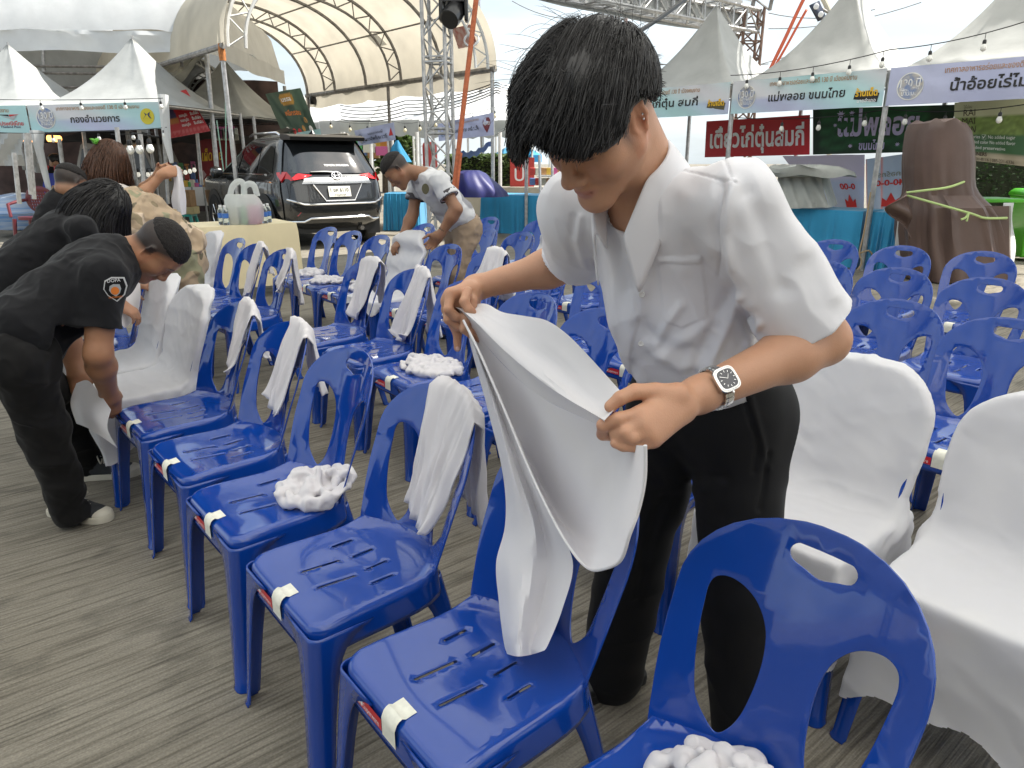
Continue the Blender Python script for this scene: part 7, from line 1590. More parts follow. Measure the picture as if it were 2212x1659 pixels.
def fitted_cover(t, label, seed=0, arc=.13, base=.15, skirt=True, wr_amp=.0035, shape=None, m=None, group='white fitted chair covers'):
    V, F = COVER_V.copy(), COVER_F
    V = wrinkle(V, vnormals(V, F), wr_amp, 9, axis=[1, .1, 0], squash=5, seed=seed); V = wrinkle(V, vnormals(V, F), wr_amp * .5, 18, axis=[.6, .2, .6], squash=3, seed=seed + 7)
    zone = np.clip(1 - np.abs(V[:, 2] - .42) / .12, 0, 1) * np.clip((np.abs(V[:, 0]) - .10) / .09, 0, 1) * np.clip((.05 - V[:, 1]) / .15, 0, 1)
    V = V + vnormals(V, F) * (zone * .007 * np.abs(np.sin((V[:, 1] * 45 + V[:, 2] * 55) + seed)))[:, None]     # gathers where back meets seat
    if shape is not None: V = shape(V)
    hem = hem_height(V[:, 0], V[:, 1], arc, base) + .012 * np.sin(V[:, 0] * 30 + V[:, 1] * 24 + seed)
    keep = (COVER_V[:, 2][F] > hem[F]).any(1) & (COVER_V[:, 2][F] > .08).all(1); F2 = F[keep]; low = COVER_V[:, 2] < hem; V[low, 2] = np.maximum(V[low, 2], hem[low] - .004)
    us = np.unique(F2); idx = np.full(len(V), -1); idx[us] = np.arange(len(us))
    o = part('chair_cover', (V[us], idx[F2]), m or M_SPANDEX, None, sharp=None, recalc=False); o.location = t.location; o.rotation_euler = t.rotation_euler
    return tag(o, label, 'chair cover', group)
fitted_cover(CH[(1, 1)], 'smooth white stretch cover dressing the chair right of the black trousers', 1, .10, .17)
fitted_cover(CH[(1, 0)], 'smooth white stretch cover on the chair cut by the right frame edge', 4, .06, .13)
fitted_cover(CH[(0, 7)], 'white stretch cover on the far chair before the face of the man in black', 7, .12, .17)
def pulled(V):
    k = np.clip((V[:, 1] - .02) / .18, 0, 1) * np.clip((V[:, 2] - .1) / .3, 0, 1); V = V.copy(); V[:, 1] += .05 * k * np.clip(-(V[:, 0]) / .2 + .6, 0, 1); V[:, 2] += .035 * k * np.sin(np.clip((V[:, 0] + .2) / .4, 0, 1) * pi) * .4; return V
fitted_cover(CH[(0, 6)], 'white stretch cover whose front hem the man in black holds', 11, .08, .20, shape=pulled, wr_amp=.005)
fitted_cover(CH[(1, 11)], 'white stretch cover on the furthest chair by the cream table', 13, .10, .20)
def lifted(V): V = V.copy(); k = np.clip((V[:, 2] - .5) / .3, 0, 1); V[:, 2] += .05 * k * (V[:, 0] > -.3); V[:, 1] += .02 * np.sin(V[:, 2] * 40) * k; return V
fitted_cover(CH[(2, 8)], 'white cover being drawn down over a chair by the man in the polo shirt', 17, .05, .36, shape=lifted, wr_amp=.008)
fitted_cover(CH[(3, 6)], 'white cover standing stiffly over a chair back behind the outstretched arm', 19, .02, .56, shape=lifted, wr_amp=.006)
# hung covers: cloth folded over the top of a chair back
def drape(t, label, xc=.06, wt=.11, wb=.16, lf=.34, lb=.30, seed=0, pleats=4, skew=0.0, amp=.024, seat_tail=0.0, m=None):
    NU, path = 44, []
    tt_of = lambda x: .389 if abs(x) < .05 else .235 + .153 * max(0, (1 - (abs(x) / .206) ** 2.3)) ** (1 / 2.4)
    rows = []
    ns = 34
    for i in range(ns + 1):
        s = -lf + (lf + lb + .03) * i / ns; row = []
        for j in range(NU + 1):
            u = j / NU * 2 - 1; far = max(0, -s) / lf if s < 0 else max(0, s - .03) / lb
            w = wt + (wb - wt) * far ** .8; x = xc + u * w * (1 + .12 * sin(seed + 3 * far)) + skew * (far if s < 0 else -far * .5); x0 = xc + u * wt; x0 = min(max(x0, -.197), .197); tp = tt_of(x0)
            xb = min(max(x, -.2), .2)
            if s < 0:
                tl = tp + s; p = np.array(back_pt(xb if tl > .0 else xb, max(tl, -.0))); p[0] = x
                if tl < 0: p = p + np.array([0, -tl * .9 * (1 if seat_tail else .25), 0 if seat_tail else tl * .8])
                n_ = np.array([0, .96, .25]); off = .010
            elif s < .03: p = np.array(back_pt(x0, tp)) + np.array([0, .010 * cos(pi * s / .03), .009]); p[0] = x0; n_ = np.array([0, 0, 1.]); off = .002
            else: q = s - .03; p = np.array(back_pt(x0, tp)) + np.array([0, -.014 - .015 * q, -q]); p[0] = x; n_ = np.array([0, -1, .1]); off = .004
            wv_ = vnoise(np.array([u * pleats * .55 + seed * 1.3 + .5 * far, far * .9 + seed, seed * .7]), 1, 4); w2_ = vnoise(np.array([u * pleats * 1.25 + seed - .8 * far, far * 1.6, seed]), 1, 5); f_ = amp * (.30 + .9 * far) * ((1 - abs(wv_) * 1.8) * .8 + (1 - abs(w2_) * 1.7) * .4) + .004 * vnoise(np.array([u * 5 + seed, s * 14, seed]), 1, 6)
            hem = .05 * (.5 + .5 * sin(u * 2.2 + seed * 2.1)) * far ** 3 + .02 * u * u * far ** 4; p = p + n_ * (off + f_) + np.array([0, 0, hem])
            rows and None; row.append(p)
        rows.append(row)
    o = part('chair_cover', G().grid(rows), m or M_COVER, None, sharp=None, recalc=False); o.location = t.location; o.rotation_euler = t.rotation_euler; bake(o, .004, 0)
    return tag(o, label, 'chair cover', 'white covers hung over chair backs')
drape(CH[(0, 2)], 'long white cover hanging over a front row back, left of the held cover', -.055, .112, .085, .36, .36, 2, 5, .02)
drape(CH[(0, 4)], 'pleated white cover draped over the corner of a front row back', -.06, .098, .085, .32, .26, 5, 5, .02)
drape(CH[(0, 5)], 'white cover draped over the front row back nearest the dressed chairs', -.07, .085, .07, .28, .24, 8, 3, .0)
drape(CH[(1, 6)], 'white cover hanging long down to the seat beside the right hand', -.055, .085, .085, .40, .38, 11, 4, .05, seat_tail=1)
drape(CH[(1, 7)], 'white cover folded over the aisle end back of the second row', -.0, .10, .07, .36, .26, 14, 3, .02)
drape(CH[(1, 8)], 'white cover hung over the chair corner at the end of the cream table', -.075, .09, .085, .27, .36, 17, 4, -.02)
drape(CH[(1, 9)], 'white cover trailing onto the seat before the cream table', -.065, .075, .07, .39, .22, 20, 3, .05, seat_tail=1)
drape(CH[(2, 6)], 'white cover thrown over a back just left of the outstretched arm', -.02, .12, .15, .26, .34, 23, 5, .0)
# scrunched covers: folds of cloth as merged winding rolls
def scrunch(t, label, c, size, seed, n=9, h=.0052, tall=.05, flat=False, group='scrunched white covers on seats', m=None):
    r_ = np.random.default_rng(seed); s = S(); c = np.array(c, float)
    for k in range(int(n * 2.2)):
        a = r_.uniform(0, 2 * pi); q = c[:2] + np.array(size) * np.array([cos(a), sin(a)]) * r_.uniform(.1, .75); d = r_.uniform(0, 2 * pi); pts = []
        for i in range(6):
            zz = .012 + tall * (r_.uniform(0, 1) ** 1.3) * max(0, 1 - np.linalg.norm((q - c[:2]) / np.array(size)) ** 2 * .8); pts.append([q[0], q[1], seat_z(*q) + zz]); d += r_.normal(0, .8); st = r_.uniform(.025, .055); q = q + st * np.array([cos(d), sin(d)]); e = (q - c[:2]) / np.array(size); L = np.linalg.norm(e); q = c[:2] + (q - c[:2]) / max(L, 1)
        s.chain(spline(pts, 3), np.interp(np.linspace(0, 1, 16), [0, .3, .7, 1], r_.uniform(.006, .016, 4)), .009)
    for k in range(3): q = c[:2] + np.array(size) * r_.uniform(-.45, .45, 2); s.ell([q[0], q[1], seat_z(*q) + .014], (size[0] * .5, size[1] * .5, .020 if flat else .026), None, .02)
    V, F = s.mesh(h); V = relax(V, F, 2); V = wrinkle(V, vnormals(V, F), .009, 26, axis=[r_.normal(), r_.normal(), 0], squash=3, seed=seed)
    V[:, 2] = np.maximum(V[:, 2], SEATZ - .016)
    o = part('chair_cover', (V, F), m or M_COVER, None, sharp=None, recalc=False); o.location = t.location; o.rotation_euler = t.rotation_euler
    return tag(o, label, 'chair cover', group)
scrunch(CH[(0, 3)], 'crumpled white cover bunched on a bare front row seat', (-.075, -.085, .44), (.115, .10), 31, 12, .0048, .085)
scrunch(CH[(0, 0)], 'bunched white cover on the nearest seat at the bottom frame edge', (-.02, -.045, .44), (.12, .11), 37, 13, .0045, .10)
scrunch(CH[(1, 5)], 'flattened white cover lying across the seat by the held cover', (-.01, -.02, .44), (.19, .11), 41, 12, .006, .035, True)
scrunch(CH[(2, 9)], 'small scrunched cover on a third row seat near the car', (0, -.05, .44), (.14, .10), 43, 9, .008, .05)
scrunch(CH[(2, 10)], 'flat scrunched cover on the second last seat of the third row', (.0, .0, .44), (.17, .13), 47, 9, .008, .04, True)
scrunch(CH[(2, 11)], 'small ruffled cover on the last seat of the third row', (0, -.06, .44), (.13, .09), 53, 8, .008, .045)
scrunch(CH[(2, 6)], 'white cover lying on the seat of the draped third row chair', (0, .02, .44), (.15, .12), 59, 9, .008, .04, True)
# ------------------------------------------------------------------ the other people
def person(label, J, skin, top, trouser, head=None, hair=None, sleeve=.62, h=.0065, hands=True, collar=None, fat=1.0, shoes=None, scale=1.0, legs=True, top_wr=.010, torso_d=1.0):
    """J: joints as (u, v, distance ahead); sides named near / far"""
    P = {k: aty(*v) if len(v) == 3 else np.array(v[0]) for k, v in J.items()}
    root = thing('person', label, 'person', (P['pelvis'][0], P['pelvis'][1], 0)); k = scale
    tz = nrm(P['neck'] - P['pelvis']); lat = nrm(P['sh_n'] - P['sh_f']); lat = nrm(lat - tz * (lat @ tz)); fr = np.cross(tz, lat); B = np.column_stack([lat, fr, tz]); TL_ = np.linalg.norm(P['neck'] - P['pelvis'])
    s = S(); hp, hB = None, None
    if head:
        hp = aty(*head[0]); hB = basis(head[1], head[2]); head_prims(s, hp, hB, .98 * k, detail=h < .0062)
        s.cone(hp + hB @ np.array([0, -.035, -.05]) * k, P['neck'], .050 * k, .056 * k, .03)
    s.cone(P['neck'] * .9 + P['pelvis'] * .1, P['pelvis'], .075 * k, .085 * k, .05); s.cone(P['sh_n'] * .85 + P['neck'] * .15, P['sh_f'] * .85 + P['neck'] * .15, .042 * k, .042 * k, .04)
    for e in 'nf':
        if 'el_' + e in P:
            arm(s, P['sh_' + e], P['el_' + e], P['wr_' + e], k, fat); s.cone(P['wr_' + e], P['wr_' + e] + nrm(P['ha_' + e] - P['wr_' + e]) * .01, .026 * k, .026 * k, .02)
            if hands: auto_hand(s, P['wr_' + e], P['ha_' + e] - P['wr_' + e], J.get('palm_' + e, [(0, 0, 0)])[0] if False else PALM.get((label, e), np.array([0, .4, -1.])), 1 if e == 'n' else -1, k, .85, .5)
    base = np.array(skin); sdf_part('body', s, h, skin_mat('skin_%d' % int(base[0] * 1000), (1, 1, 1)), root, 2, .5, colours=lambda V: head_colours(V, hp, hB, .98 * k, base, hair[1] if hair and len(hair) > 1 else None) if head else np.tile(base, (len(V), 1)))
    # shirt
    t = S(); tp = lambda l, f, z: P['pelvis'] + lat * l + fr * f + tz * z
    t.ell(tp(0, .0, TL_ * .70), np.array([.170, .115 * torso_d, .20]) * k, B); t.ell(tp(0, .0, TL_ * .36), np.array([.160, .120 * torso_d, .20]) * k, B, .06); t.ell(tp(0, 0, .05), np.array([.165, .125 * torso_d, .11]) * k, B, .06)
    for e in 'nf':
        a = P['sh_' + e]; t.cone(P['neck'] + (a - P['neck']) * .3 - tz * .04, a, .055 * k, .062 * k, .05)
        if 'el_' + e in P:
            q = a + (P['el_' + e] - a) * sleeve; u = nrm(P['el_' + e] - a); t.cone(a, q, .064 * k * fat, .068 * k * fat, .035)
            if sleeve < .95: t.box(q + u * .06 * k, np.array([.12, .12, .06]) * k, np.column_stack([nrm(np.cross(u, [.1, .2, 1.])), nrm(np.cross(u, np.cross(u, [.1, .2, 1.]))), u]), .002, .004, 'd'); t.cone(q - u * .03, q + u * .1, .052 * k, .056 * k, .005, 'd')
    t.ell(P['neck'] + tz * .05 + fr * .02, np.array([.066, .066, .07]) * k, B, .01, 'd')
    o = sdf_part('shirt', t, h, top, root, 3, .5, wr=[dict(amp=top_wr, scale=7, axis=tz, squash=.8, seed=int(abs(P['pelvis'][0]) * 97)), dict(amp=top_wr * .3, scale=20, seed=5)])
    if legs:
        l = S(); l.ell(P['pelvis'] - [0, 0, .03], np.array([.170, .130, .12]) * k, np.column_stack([lat, np.cross([0, 0, 1.], lat), [0, 0, 1.]])); 
        for e, sg in (('n', 1), ('f', -1)):
            if 'kn_' + e in P: hp_ = P['pelvis'] + lat * .085 * sg * k - [0, 0, .07]; l.cone(hp_, P['kn_' + e], .098 * k, .078 * k, .05); l.cone(P['kn_' + e], P['an_' + e], .078 * k, .070 * k, .03)
        l.box(P['pelvis'] + tz * .155, (.3, .3, .07), B, .001, .004, 'd')
        sdf_part('trousers', l, h * 1.1, trouser, root, 3, .5, wr=[dict(amp=.013, scale=6, axis=[0, 0, 1], squash=.8, seed=3), dict(amp=.004, scale=17, seed=8)])
    if collar is not None:
        rows = []
        for q in np.linspace(0, 1, 41):
            a = (q - .5) * 2 * pi * .84; d = lat * sin(a) - fr * cos(a); c = P['neck'] + fr * .006; e = abs(q - .5) * 2
            rows.append([c + d * .060 * k + tz * .012 - tz * .03 * e * e, c + d * .062 * k + tz * .045 - tz * .03 * e * e, c + d * .070 * k + tz * .040 - tz * .03 * e * e, c + d * .090 * k + tz * (-.004 - .03 * max(0, e - .7)) - tz * .03 * e * e])
        o = part('collar', G().grid(rows), collar, root, world=True, sharp=None); bake(o, .004, 0, subsurf=1)
    return root, P, hp, hB, B
PALM = {}
M_BPOLO = mat('black_polo_cloth', (.009, .009, .0105), rough=.85, bump=.06, bscale=600, sheen=.08, spec=.2)
M_BTROU = mat('faded_black_trousers', (.0085, .008, .008), rough=.85, bump=.08, bscale=500, sheen=.06, spec=.2)
def hl(q): return short_crop(q)
# man in black
lab = 'man in a black polo shirt and canvas shoes bending to dress a chair, front left'
PALM[(lab, 'n')] = np.array([-.7, .5, -.2]); PALM[(lab, 'f')] = np.array([.6, -.6, -.3])
J = dict(pelvis=(28, 738, 2.40), neck=(262, 548, 2.70), sh_n=(222, 600, 2.50), sh_f=(228, 556, 2.86), el_n=(212, 765, 2.44), wr_n=(236, 852, 2.58), ha_n=(243, 915, 2.62), el_f=(140, 722, 2.80), wr_f=(166, 802, 2.78), ha_f=(178, 850, 2.76),
   kn_n=(92, 920, 2.42), an_n=(150, 1098, 2.50), kn_f=(120, 860, 2.82), an_f=(196, 1010, 2.98))
mb, P, hp, hB, B = person(lab, J, (.34, .165, .088), M_BPOLO, M_BTROU, head=((340, 541, 2.72), (.36, .10, -.93), (.92, .12, .36)), hair=(1, hl), sleeve=.66, h=.0052, collar=M_BPOLO, fat=1.15, torso_d=1.12)
hair_cap(mb, hp, hB, .98, thick=.005, h=.005, fade=True)
M_CANV = mat('grey_black_canvas', (.035, .037, .040), var=.2, vscale=30, rough=.85); M_LACE = mat('off_white_rubber', (.62, .58, .48), var=.08, vscale=20, rough=.6)
fd = nrm([.93, -.25, 0]); shoe(mb, atz(150, 1112) , fd, M_CANV, M_LACE, white_toe=M_LACE, lace=M_LACE); shoe(mb, atz(200, 1032), nrm([.95, .22, 0]), M_CANV, M_LACE, white_toe=M_LACE, lace=M_LACE)
def decal(root, name, pts, m, y_off=0, text=None, size=0, shear=0, rot=0, width=None):
    g = G()
    if text: 
        g = text_mesh(text, 1.0, None, 1.0 if width else None, .012); c, ux, uy = pts; g.v = [tuple(c + ux * x * (width or size) + uy * y * size) for x, y, z in g.v]
    else: g.add(pts, [tuple(range(len(pts)))])
    return part(name, g, m, root, world=True, smooth=False, recalc=False)
def shield(c, ux, uy, s): return [c + ux * x * s + uy * y * s for x, y in ((-.7, .75), (-.2, 1), (.7, .9), (.85, .2), (.6, -.5), (0, -1), (-.6, -.45), (-.85, .1))]
sc = aty(250, 625, 2.392); ux, uy = nrm([.93, .32, .05]), nrm([.10, -.1, 1]); M_PATCHW = mat('patch_white', (.66, .66, .66), rough=.8)
decal(mb, 'arm_patch', shield(sc, ux, uy, .044), M_PATCHW); decal(mb, 'arm_patch', shield(sc - [0, .002, 0], ux, uy, .039), M_BPOLO); decal(mb, 'arm_patch', shield(sc - [0, .004, .003], ux, uy, .022), MATS['silver_print']); decal(mb, 'arm_patch', [sc - [0, .006, .004] + ux * .013 * cos(a) + uy * .014 * sin(a) for a in np.linspace(0, 2 * pi, 15)[:-1]], M_ORANGEP)
decal(mb, 'patch_text', (sc + uy * .031 - [0, .005, 0], ux, uy), M_PATCHW, text='DOPA', size=.016, width=.040); decal(mb, 'patch_text', (sc - uy * .026 - [0, .006, 0], ux, uy), M_ORANGEP, text='กรมการปกครอง', size=.010, width=.042)
# white cover cloth ends in his hands
g = G().grid(patch([[(165, 828, 2.70), (190, 822, 2.62), (215, 850, 2.56), (240, 885, 2.50)], [(152, 870, 2.70), (172, 880, 2.58), (200, 900, 2.50), (232, 925, 2.46)], [(165, 915, 2.70), (190, 925, 2.56), (222, 945, 2.48), (254, 968, 2.44)]], 5)); 
o = part('cover_hem', g, M_SPANDEX, [c for c in COL.objects if c.get('label', '').startswith('white stretch cover whose front hem')][0], world=False, recalc=False); _c = o.parent; Mi = np.array(world_of(_c).inverted()); o.data.transform(Matrix(Mi.tolist()))
# woman with black hair
lab = 'woman with straight black hair and glasses bending behind the man in black'
PALM[(lab, 'n')] = np.array([.3, .3, -.9])
J = dict(pelvis=(-45, 650, 3.15), neck=(188, 466, 3.42), sh_n=(178, 500, 3.24), sh_f=(176, 470, 3.58), el_n=(205, 600, 3.26), wr_n=(252, 655, 3.30), ha_n=(282, 672, 3.32), el_f=(245, 560, 3.62), wr_f=(282, 606, 3.60), ha_f=(306, 612, 3.60), kn_n=(60, 800, 3.2), an_n=(105, 900, 3.3), kn_f=(95, 780, 3.5), an_f=(150, 880, 3.55))
wb, P, hp, hB, B = person(lab, J, (.40, .21, .13), M_BPOLO, M_BTROU, head=((222, 452, 3.44), (.55, -.05, -.83), (.82, .05, .55)), sleeve=.62, h=.007, collar=M_BPOLO, scale=.96)
hair_cap(wb, hp, hB, .96, M_HAIR, .018, h=.006)
rg = np.random.default_rng(3)
def bob(root, hp, hB, n, length, m, seed, parent_name='hair', k=1.0, spread=.0, front=.05, down=1.0, world_down=True, rad=.0018):
    r_ = np.random.default_rng(seed); v = r_.normal(size=(n * 3, 3)); v /= np.linalg.norm(v, axis=1)[:, None]; q = v * np.array([.086, .106, .098]) * k + [0, -.014, .036]; q = q[(q[:, 2] > .02) & (q[:, 1] < front)][:n]; R0_ = hp + q @ hB.T; cen = np.array([0, -.014, .034]); rd = np.array([.080, .100, .094]) * k + r_.uniform(.004, .018, len(q))[:, None] * 1.0
    dn = np.array([0, 0, -1.]) if world_down else -hB[:, 2]
    def dirs(p, t): q = (p - hp) @ hB; loc = np.stack([q[:, 0] * 7 * (1 - t), q[:, 1] * 5 * (1 - t) - .1, -.6 - .4 * t + 0 * q[:, 0]], 1); return loc @ hB.T * (1 - t * .7) + dn * (.3 + 1.3 * t) * down
    def push(p, t):
        q = (p - hp) @ hB; e = (q - cen) / rd; nn = np.linalg.norm(e, axis=1); mk = (nn < 1) & (q[:, 2] > -.06); q2 = q.copy(); q2[mk] = cen + (q[mk] - cen) / nn[mk, None]; return hp + q2 @ hB.T
    hr = [c for c in root.children if c.name.startswith('hair')][0]
    return tube_hair(R0_, dirs, 12, length / 12, rad * k, r_, 'hair_strands', m, hr, push, .07, r_.uniform(.85, 1.1, len(q)))
bob(wb, hp, hB, 2600, .27, M_HAIR, 4, k=.96, rad=.0022)
g = G().tube([hp + hB @ np.array([.03 + .022 * cos(a), .085, -.004 + .018 * sin(a)]) for a in np.linspace(0, 2 * pi, 20)[:-1]], .0016, 5, closed=True).tube([hp + hB @ np.array([-.03 + .022 * cos(a), .085, -.004 + .018 * sin(a)]) for a in np.linspace(0, 2 * pi, 20)[:-1]], .0016, 5, closed=True).bar(hp + hB @ np.array([-.052, .082, 0]), hp + hB @ np.array([-.076, .0, 0]), .0014, 4)
part('glasses', g, mat('rose_gold', (.55, .36, .30), rough=.25, metal=1), wb, world=True)
tag(part('chair_cover', G().grid(patch([[(262, 640, 3.34), (274, 612, 3.40), (290, 590, 3.48), (300, 588, 3.55)], [(254, 668, 3.30), (272, 660, 3.34), (292, 650, 3.42), (304, 640, 3.5)], [(262, 700, 3.30), (270, 708, 3.30), (282, 700, 3.36), (296, 690, 3.42)]], 5)), M_COVER, None, recalc=False), 'white cover bunched in the hands of the woman with black hair', 'chair cover')
# person in desert camouflage, seen from behind
def camo_material():
    m, nt, b, out = nodes_of('desert_camouflage'); N = nt.nodes.new; Lk = nt.links.new; tc = N('ShaderNodeTexCoord'); last = None
    for i, (sc_, c, p0, w) in enumerate(((5.5, (.40, .30, .20), 0, 0), (6.0, (.24, .19, .115), .55, .01), (7.5, (.56, .44, .32), .60, .01), (8.5, (.13, .11, .07), .66, .01), (5.0, (.27, .26, .16), .63, .01))):
        if i == 0: rgb = N('ShaderNodeRGB'); rgb.outputs[0].default_value = (*c, 1); last = rgb.outputs[0]; continue
        ns = N('ShaderNodeTexNoise'); ns.inputs['Scale'].default_value = sc_; ns.inputs['Detail'].default_value = 1.5; mp = N('ShaderNodeMapping'); mp.inputs['Location'].default_value = (i * 7.3, i * 3.1, i); Lk(tc.outputs['Object'], mp.inputs[0]); Lk(mp.outputs[0], ns.inputs[0])
        rp = N('ShaderNodeValToRGB'); rp.color_ramp.elements[0].position = p0; rp.color_ramp.elements[1].position = p0 + w; Lk(ns.outputs['Fac'], rp.inputs['Fac']); mx = N('ShaderNodeMix'); mx.data_type = 'RGBA'; Lk(rp.outputs['Color'], mx.inputs[0]); Lk(last, mx.inputs[6]); mx.inputs[7].default_value = (*c, 1); last = mx.outputs[2]
    Lk(last, b.inputs['Base Color']); b.inputs['Roughness'].default_value = .85; return m
M_CAMO = camo_material()
lab = 'person in loose desert camouflage uniform bending, seen from behind'
J = dict(pelvis=(388, 560, 4.30), neck=(262, 455, 4.05), sh_n=(268, 490, 3.88), sh_f=(290, 448, 4.24), el_n=(285, 580, 3.95), wr_n=(290, 640, 4.0), ha_n=(292, 665, 4.0), el_f=(300, 540, 4.3), wr_f=(300, 600, 4.3), ha_f=(300, 625, 4.3), kn_n=(390, 660, 4.25), an_n=(392, 770, 4.3), kn_f=(360, 660, 4.5), an_f=(362, 760, 4.55))
cm, P, hp, hB, B = person(lab, J, (.30, .16, .09), M_CAMO, M_CAMO, sleeve=1.0, h=.0085, fat=1.5, top_wr=.026, torso_d=1.45, scale=1.12, hands=False)
# dark short haired head behind the women
lab = 'person with cropped dark hair mostly hidden behind the black haired woman'
J = dict(pelvis=(110, 560, 4.6), neck=(148, 430, 4.7), sh_n=(130, 450, 4.6), sh_f=(172, 448, 4.75))
dh, P, hp, hB, B = person(lab, J, (.32, .17, .10), M_BPOLO, M_BTROU, head=((152, 398, 4.68), (.3, .8, -.5), (.1, .45, .88)), hair=(1, hl), h=.009, legs=False); hair_cap(dh, hp, hB, .98, thick=.006, h=.007, fade=True)
# woman with a brown bob, arms raised
lab = 'woman with a brown bob and green hair clip holding up a white cloth'
M_BROWNH = mat('brown_hair', (.085, .035, .016), var=.35, vscale=60, rough=.38, spec=.5)
J = dict(pelvis=(235, 560, 5.15), neck=(236, 392, 5.10), sh_n=(256, 420, 4.96), sh_f=(240, 408, 5.30), el_n=(300, 428, 4.90), wr_n=(352, 376, 4.95), ha_n=(388, 368, 5.0), el_f=(300, 420, 5.25), wr_f=(345, 374, 5.15), ha_f=(372, 358, 5.12), kn_n=(240, 650, 5.1), an_n=(240, 730, 5.1), kn_f=(225, 640, 5.3), an_f=(225, 720, 5.3))
PALM[(lab, 'n')] = np.array([-.1, .9, -.3]); PALM[(lab, 'f')] = np.array([-.1, -.9, -.3])
wv, P, hp, hB, B = person(lab, J, (.44, .225, .125), mat('cream_blouse', (.55, .50, .46), rough=.8), M_BTROU, head=((240, 348, 5.10), (.88, -.12, -.38), (.30, .05, .95)), sleeve=.5, h=.0075, scale=.95)
hair_cap(wv, hp, hB, .95, M_BROWNH, .022, h=.006); bob(wv, hp, hB, 2400, .24, M_BROWNH, 9, k=.97, rad=.0026, front=.055, world_down=True)
gc_ = G()
for k in range(7): a = k * .9; gc_.revolve([(.001, -.02), (.012, 0), (.001, .02)], hp + np.array([-.055 + .012 * cos(a), -.06 + .012 * sin(a), .128 + .01 * sin(a * 2)]), 6, axis=(cos(a), sin(a), .4))
part('hair_clip', gc_, mat('green_clip', (.12, .42, .04), rough=.5), wv, world=True)
tag(part('chair_cover', G().grid(patch([[(368, 362, 5.02), (380, 356, 5.0), (392, 366, 4.98)], [(376, 392, 5.0), (386, 394, 4.95), (396, 392, 5.0)], [(370, 430, 5.0), (386, 432, 4.93), (402, 428, 5.0)], [(376, 458, 5.0), (392, 464, 4.95), (402, 462, 5.0)]], 5)), M_COVER, None, recalc=False), 'narrow white cloth hanging from the raised hands of the woman with the brown bob', 'chair cover')
# man in the two-tone polo shirt
def polo_material():
    m, nt, b, out = nodes_of('white_polo_cloth'); N = nt.nodes.new; Lk = nt.links.new; tc = N('ShaderNodeTexCoord'); ns = N('ShaderNodeTexNoise'); ns.inputs['Scale'].default_value = 3.2; ns.inputs['Detail'].default_value = .6; Lk(tc.outputs['Object'], ns.inputs[0]); rp = N('ShaderNodeValToRGB'); rp.color_ramp.elements[0].position = .60; rp.color_ramp.elements[1].position = .63; rp.color_ramp.elements[0].color = (.60, .60, .61, 1); rp.color_ramp.elements[1].color = (.24, .24, .26, 1); Lk(ns.outputs['Fac'], rp.inputs[0]); Lk(rp.outputs[0], b.inputs['Base Color']); b.inputs['Roughness'].default_value = .75; return m
lab = 'man in grey and white polo shirt and tan trousers covering a chair'
PALM[(lab, 'n')] = np.array([-.6, -.3, -.5]); PALM[(lab, 'f')] = np.array([.4, .3, -.8])
J = dict(pelvis=(998, 478, 5.55), neck=(912, 378, 5.34), sh_n=(950, 392, 5.16), sh_f=(902, 392, 5.50), el_n=(986, 452, 5.10), wr_n=(950, 508, 5.12), ha_n=(930, 530, 5.14), el_f=(892, 462, 5.45), wr_f=(868, 516, 5.36), ha_f=(850, 538, 5.32), kn_n=(985, 590, 5.42), an_n=(982, 705, 5.48), kn_f=(985, 580, 5.68), an_f=(968, 690, 5.75))
M_TAN = mat('tan_cargo_cloth', (.30, .22, .15), var=.12, vscale=9, rough=.85, bump=.08, bscale=300); M_DGREY = mat('dark_grey_trim', (.06, .055, .06), rough=.8)
pm, P, hp, hB, B = person(lab, J, (.27, .135, .075), polo_material(), M_TAN, head=((858, 368, 5.26), (-.58, -.12, -.80), (-.74, -.05, .67)), hair=(1, hl), sleeve=.55, h=.0065, collar=mat('grey_collar', (.40, .40, .41), rough=.8), fat=1.05)
hair_cap(pm, hp, hB, .98, thick=.006, h=.0055, fade=True)
for e in 'nf':
    a, b = P['sh_' + e], P['el_' + e]; u = nrm(b - a); q = a + (b - a) * .53; part('sleeve_cuff', G().tube([q - u * .03, q + u * .012], [.071, .0715], 20, cap=False), M_DGREY, pm, world=True)
u = nrm(P['wr_n'] - P['el_n']); part('wrist_watch', G().tube([P['wr_n'] - u * .05, P['wr_n'] - u * .022], [.033, .032], 16), M_BLACK, pm, world=True)
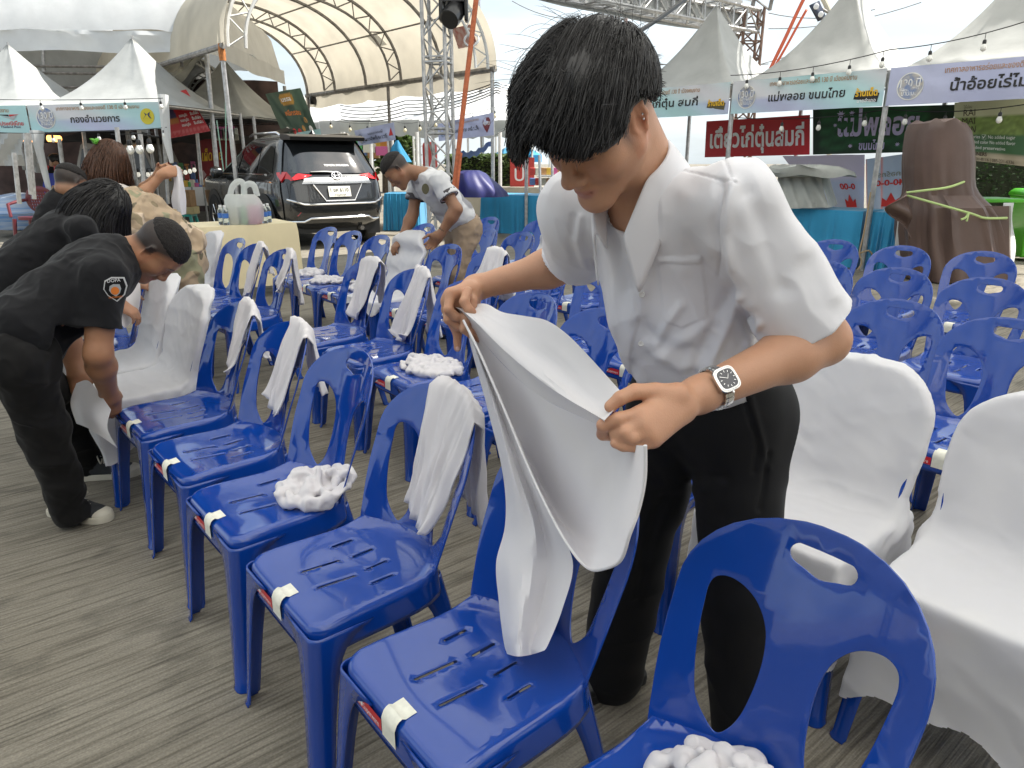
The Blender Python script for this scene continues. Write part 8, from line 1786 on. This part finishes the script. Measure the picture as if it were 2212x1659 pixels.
decal(pm, 'chest_badge', [aty(919, 408, 5.10) + np.array([.026 * cos(a), 0, .036 * sin(a)]) for a in np.linspace(0, 2 * pi, 17)[:-1]], MATS['olive_print'])
M_BROWNS = mat('brown_shoe', (.10, .075, .045), rough=.7); shoe(pm, atz(985, 722), nrm([-.5, -.8, 0]), M_BROWNS, M_RUBBER); shoe(pm, atz(970, 706), nrm([-.7, -.6, 0]), M_BROWNS, M_RUBBER)
# vendor in a blue apron, far left
lab = 'woman in a black top and blue apron with red straps standing in the dark stall'
J = dict(pelvis=(120, 414, 14.0), neck=(119, 362, 14.0), sh_n=(131, 368, 13.95), sh_f=(108, 368, 14.05), el_n=(137, 390, 13.9), wr_n=(136, 404, 13.8), ha_n=(136, 412, 13.8), el_f=(104, 390, 14.0), wr_f=(106, 404, 13.9), ha_f=(107, 412, 13.9), kn_n=(124, 440, 14), an_n=(124, 470, 14), kn_f=(115, 440, 14), an_f=(115, 470, 14))
vn, P, hp, hB, B = person(lab, J, (.42, .24, .15), M_BPOLO, M_BTROU, head=((119, 350, 14.0), (-.7, -.6, -.1), (0, 0, 1.)), h=.014, hands=False)
hair_cap(vn, hp, hB, .98, M_HAIR, .03, h=.010)
M_APR = mat('blue_apron', (.03, .05, .32), rough=.7); f_ = np.array([-.2, -.98, 0])
part('apron', G().grid([[P['neck'] + np.array([x * (.10 + .10 * min(1, t * 3)), -.17, -.10 - .72 * t]) for t in np.linspace(0, 1, 8)] for x in np.linspace(-1, 1, 7)]), M_APR, vn, world=True, recalc=False)
part('apron_strap', G().tube([P['neck'] + [-.10, -.17, -.12], P['neck'] + [-.06, -.10, .03]], .02, 5).tube([P['neck'] + [.10, -.17, -.12], P['neck'] + [.06, -.10, .03]], .02, 5), MATS['goods_paint_red'], vn, world=True)
g = text_mesh('ศรีเมือง', .09, None, .26, .02); g.v = [tuple(P['neck'] + np.array([x, -.185, -.36 + y])) for x, y, z in g.v]; part('apron_lettering', g, M_YEL, vn, world=True, smooth=False, recalc=False)
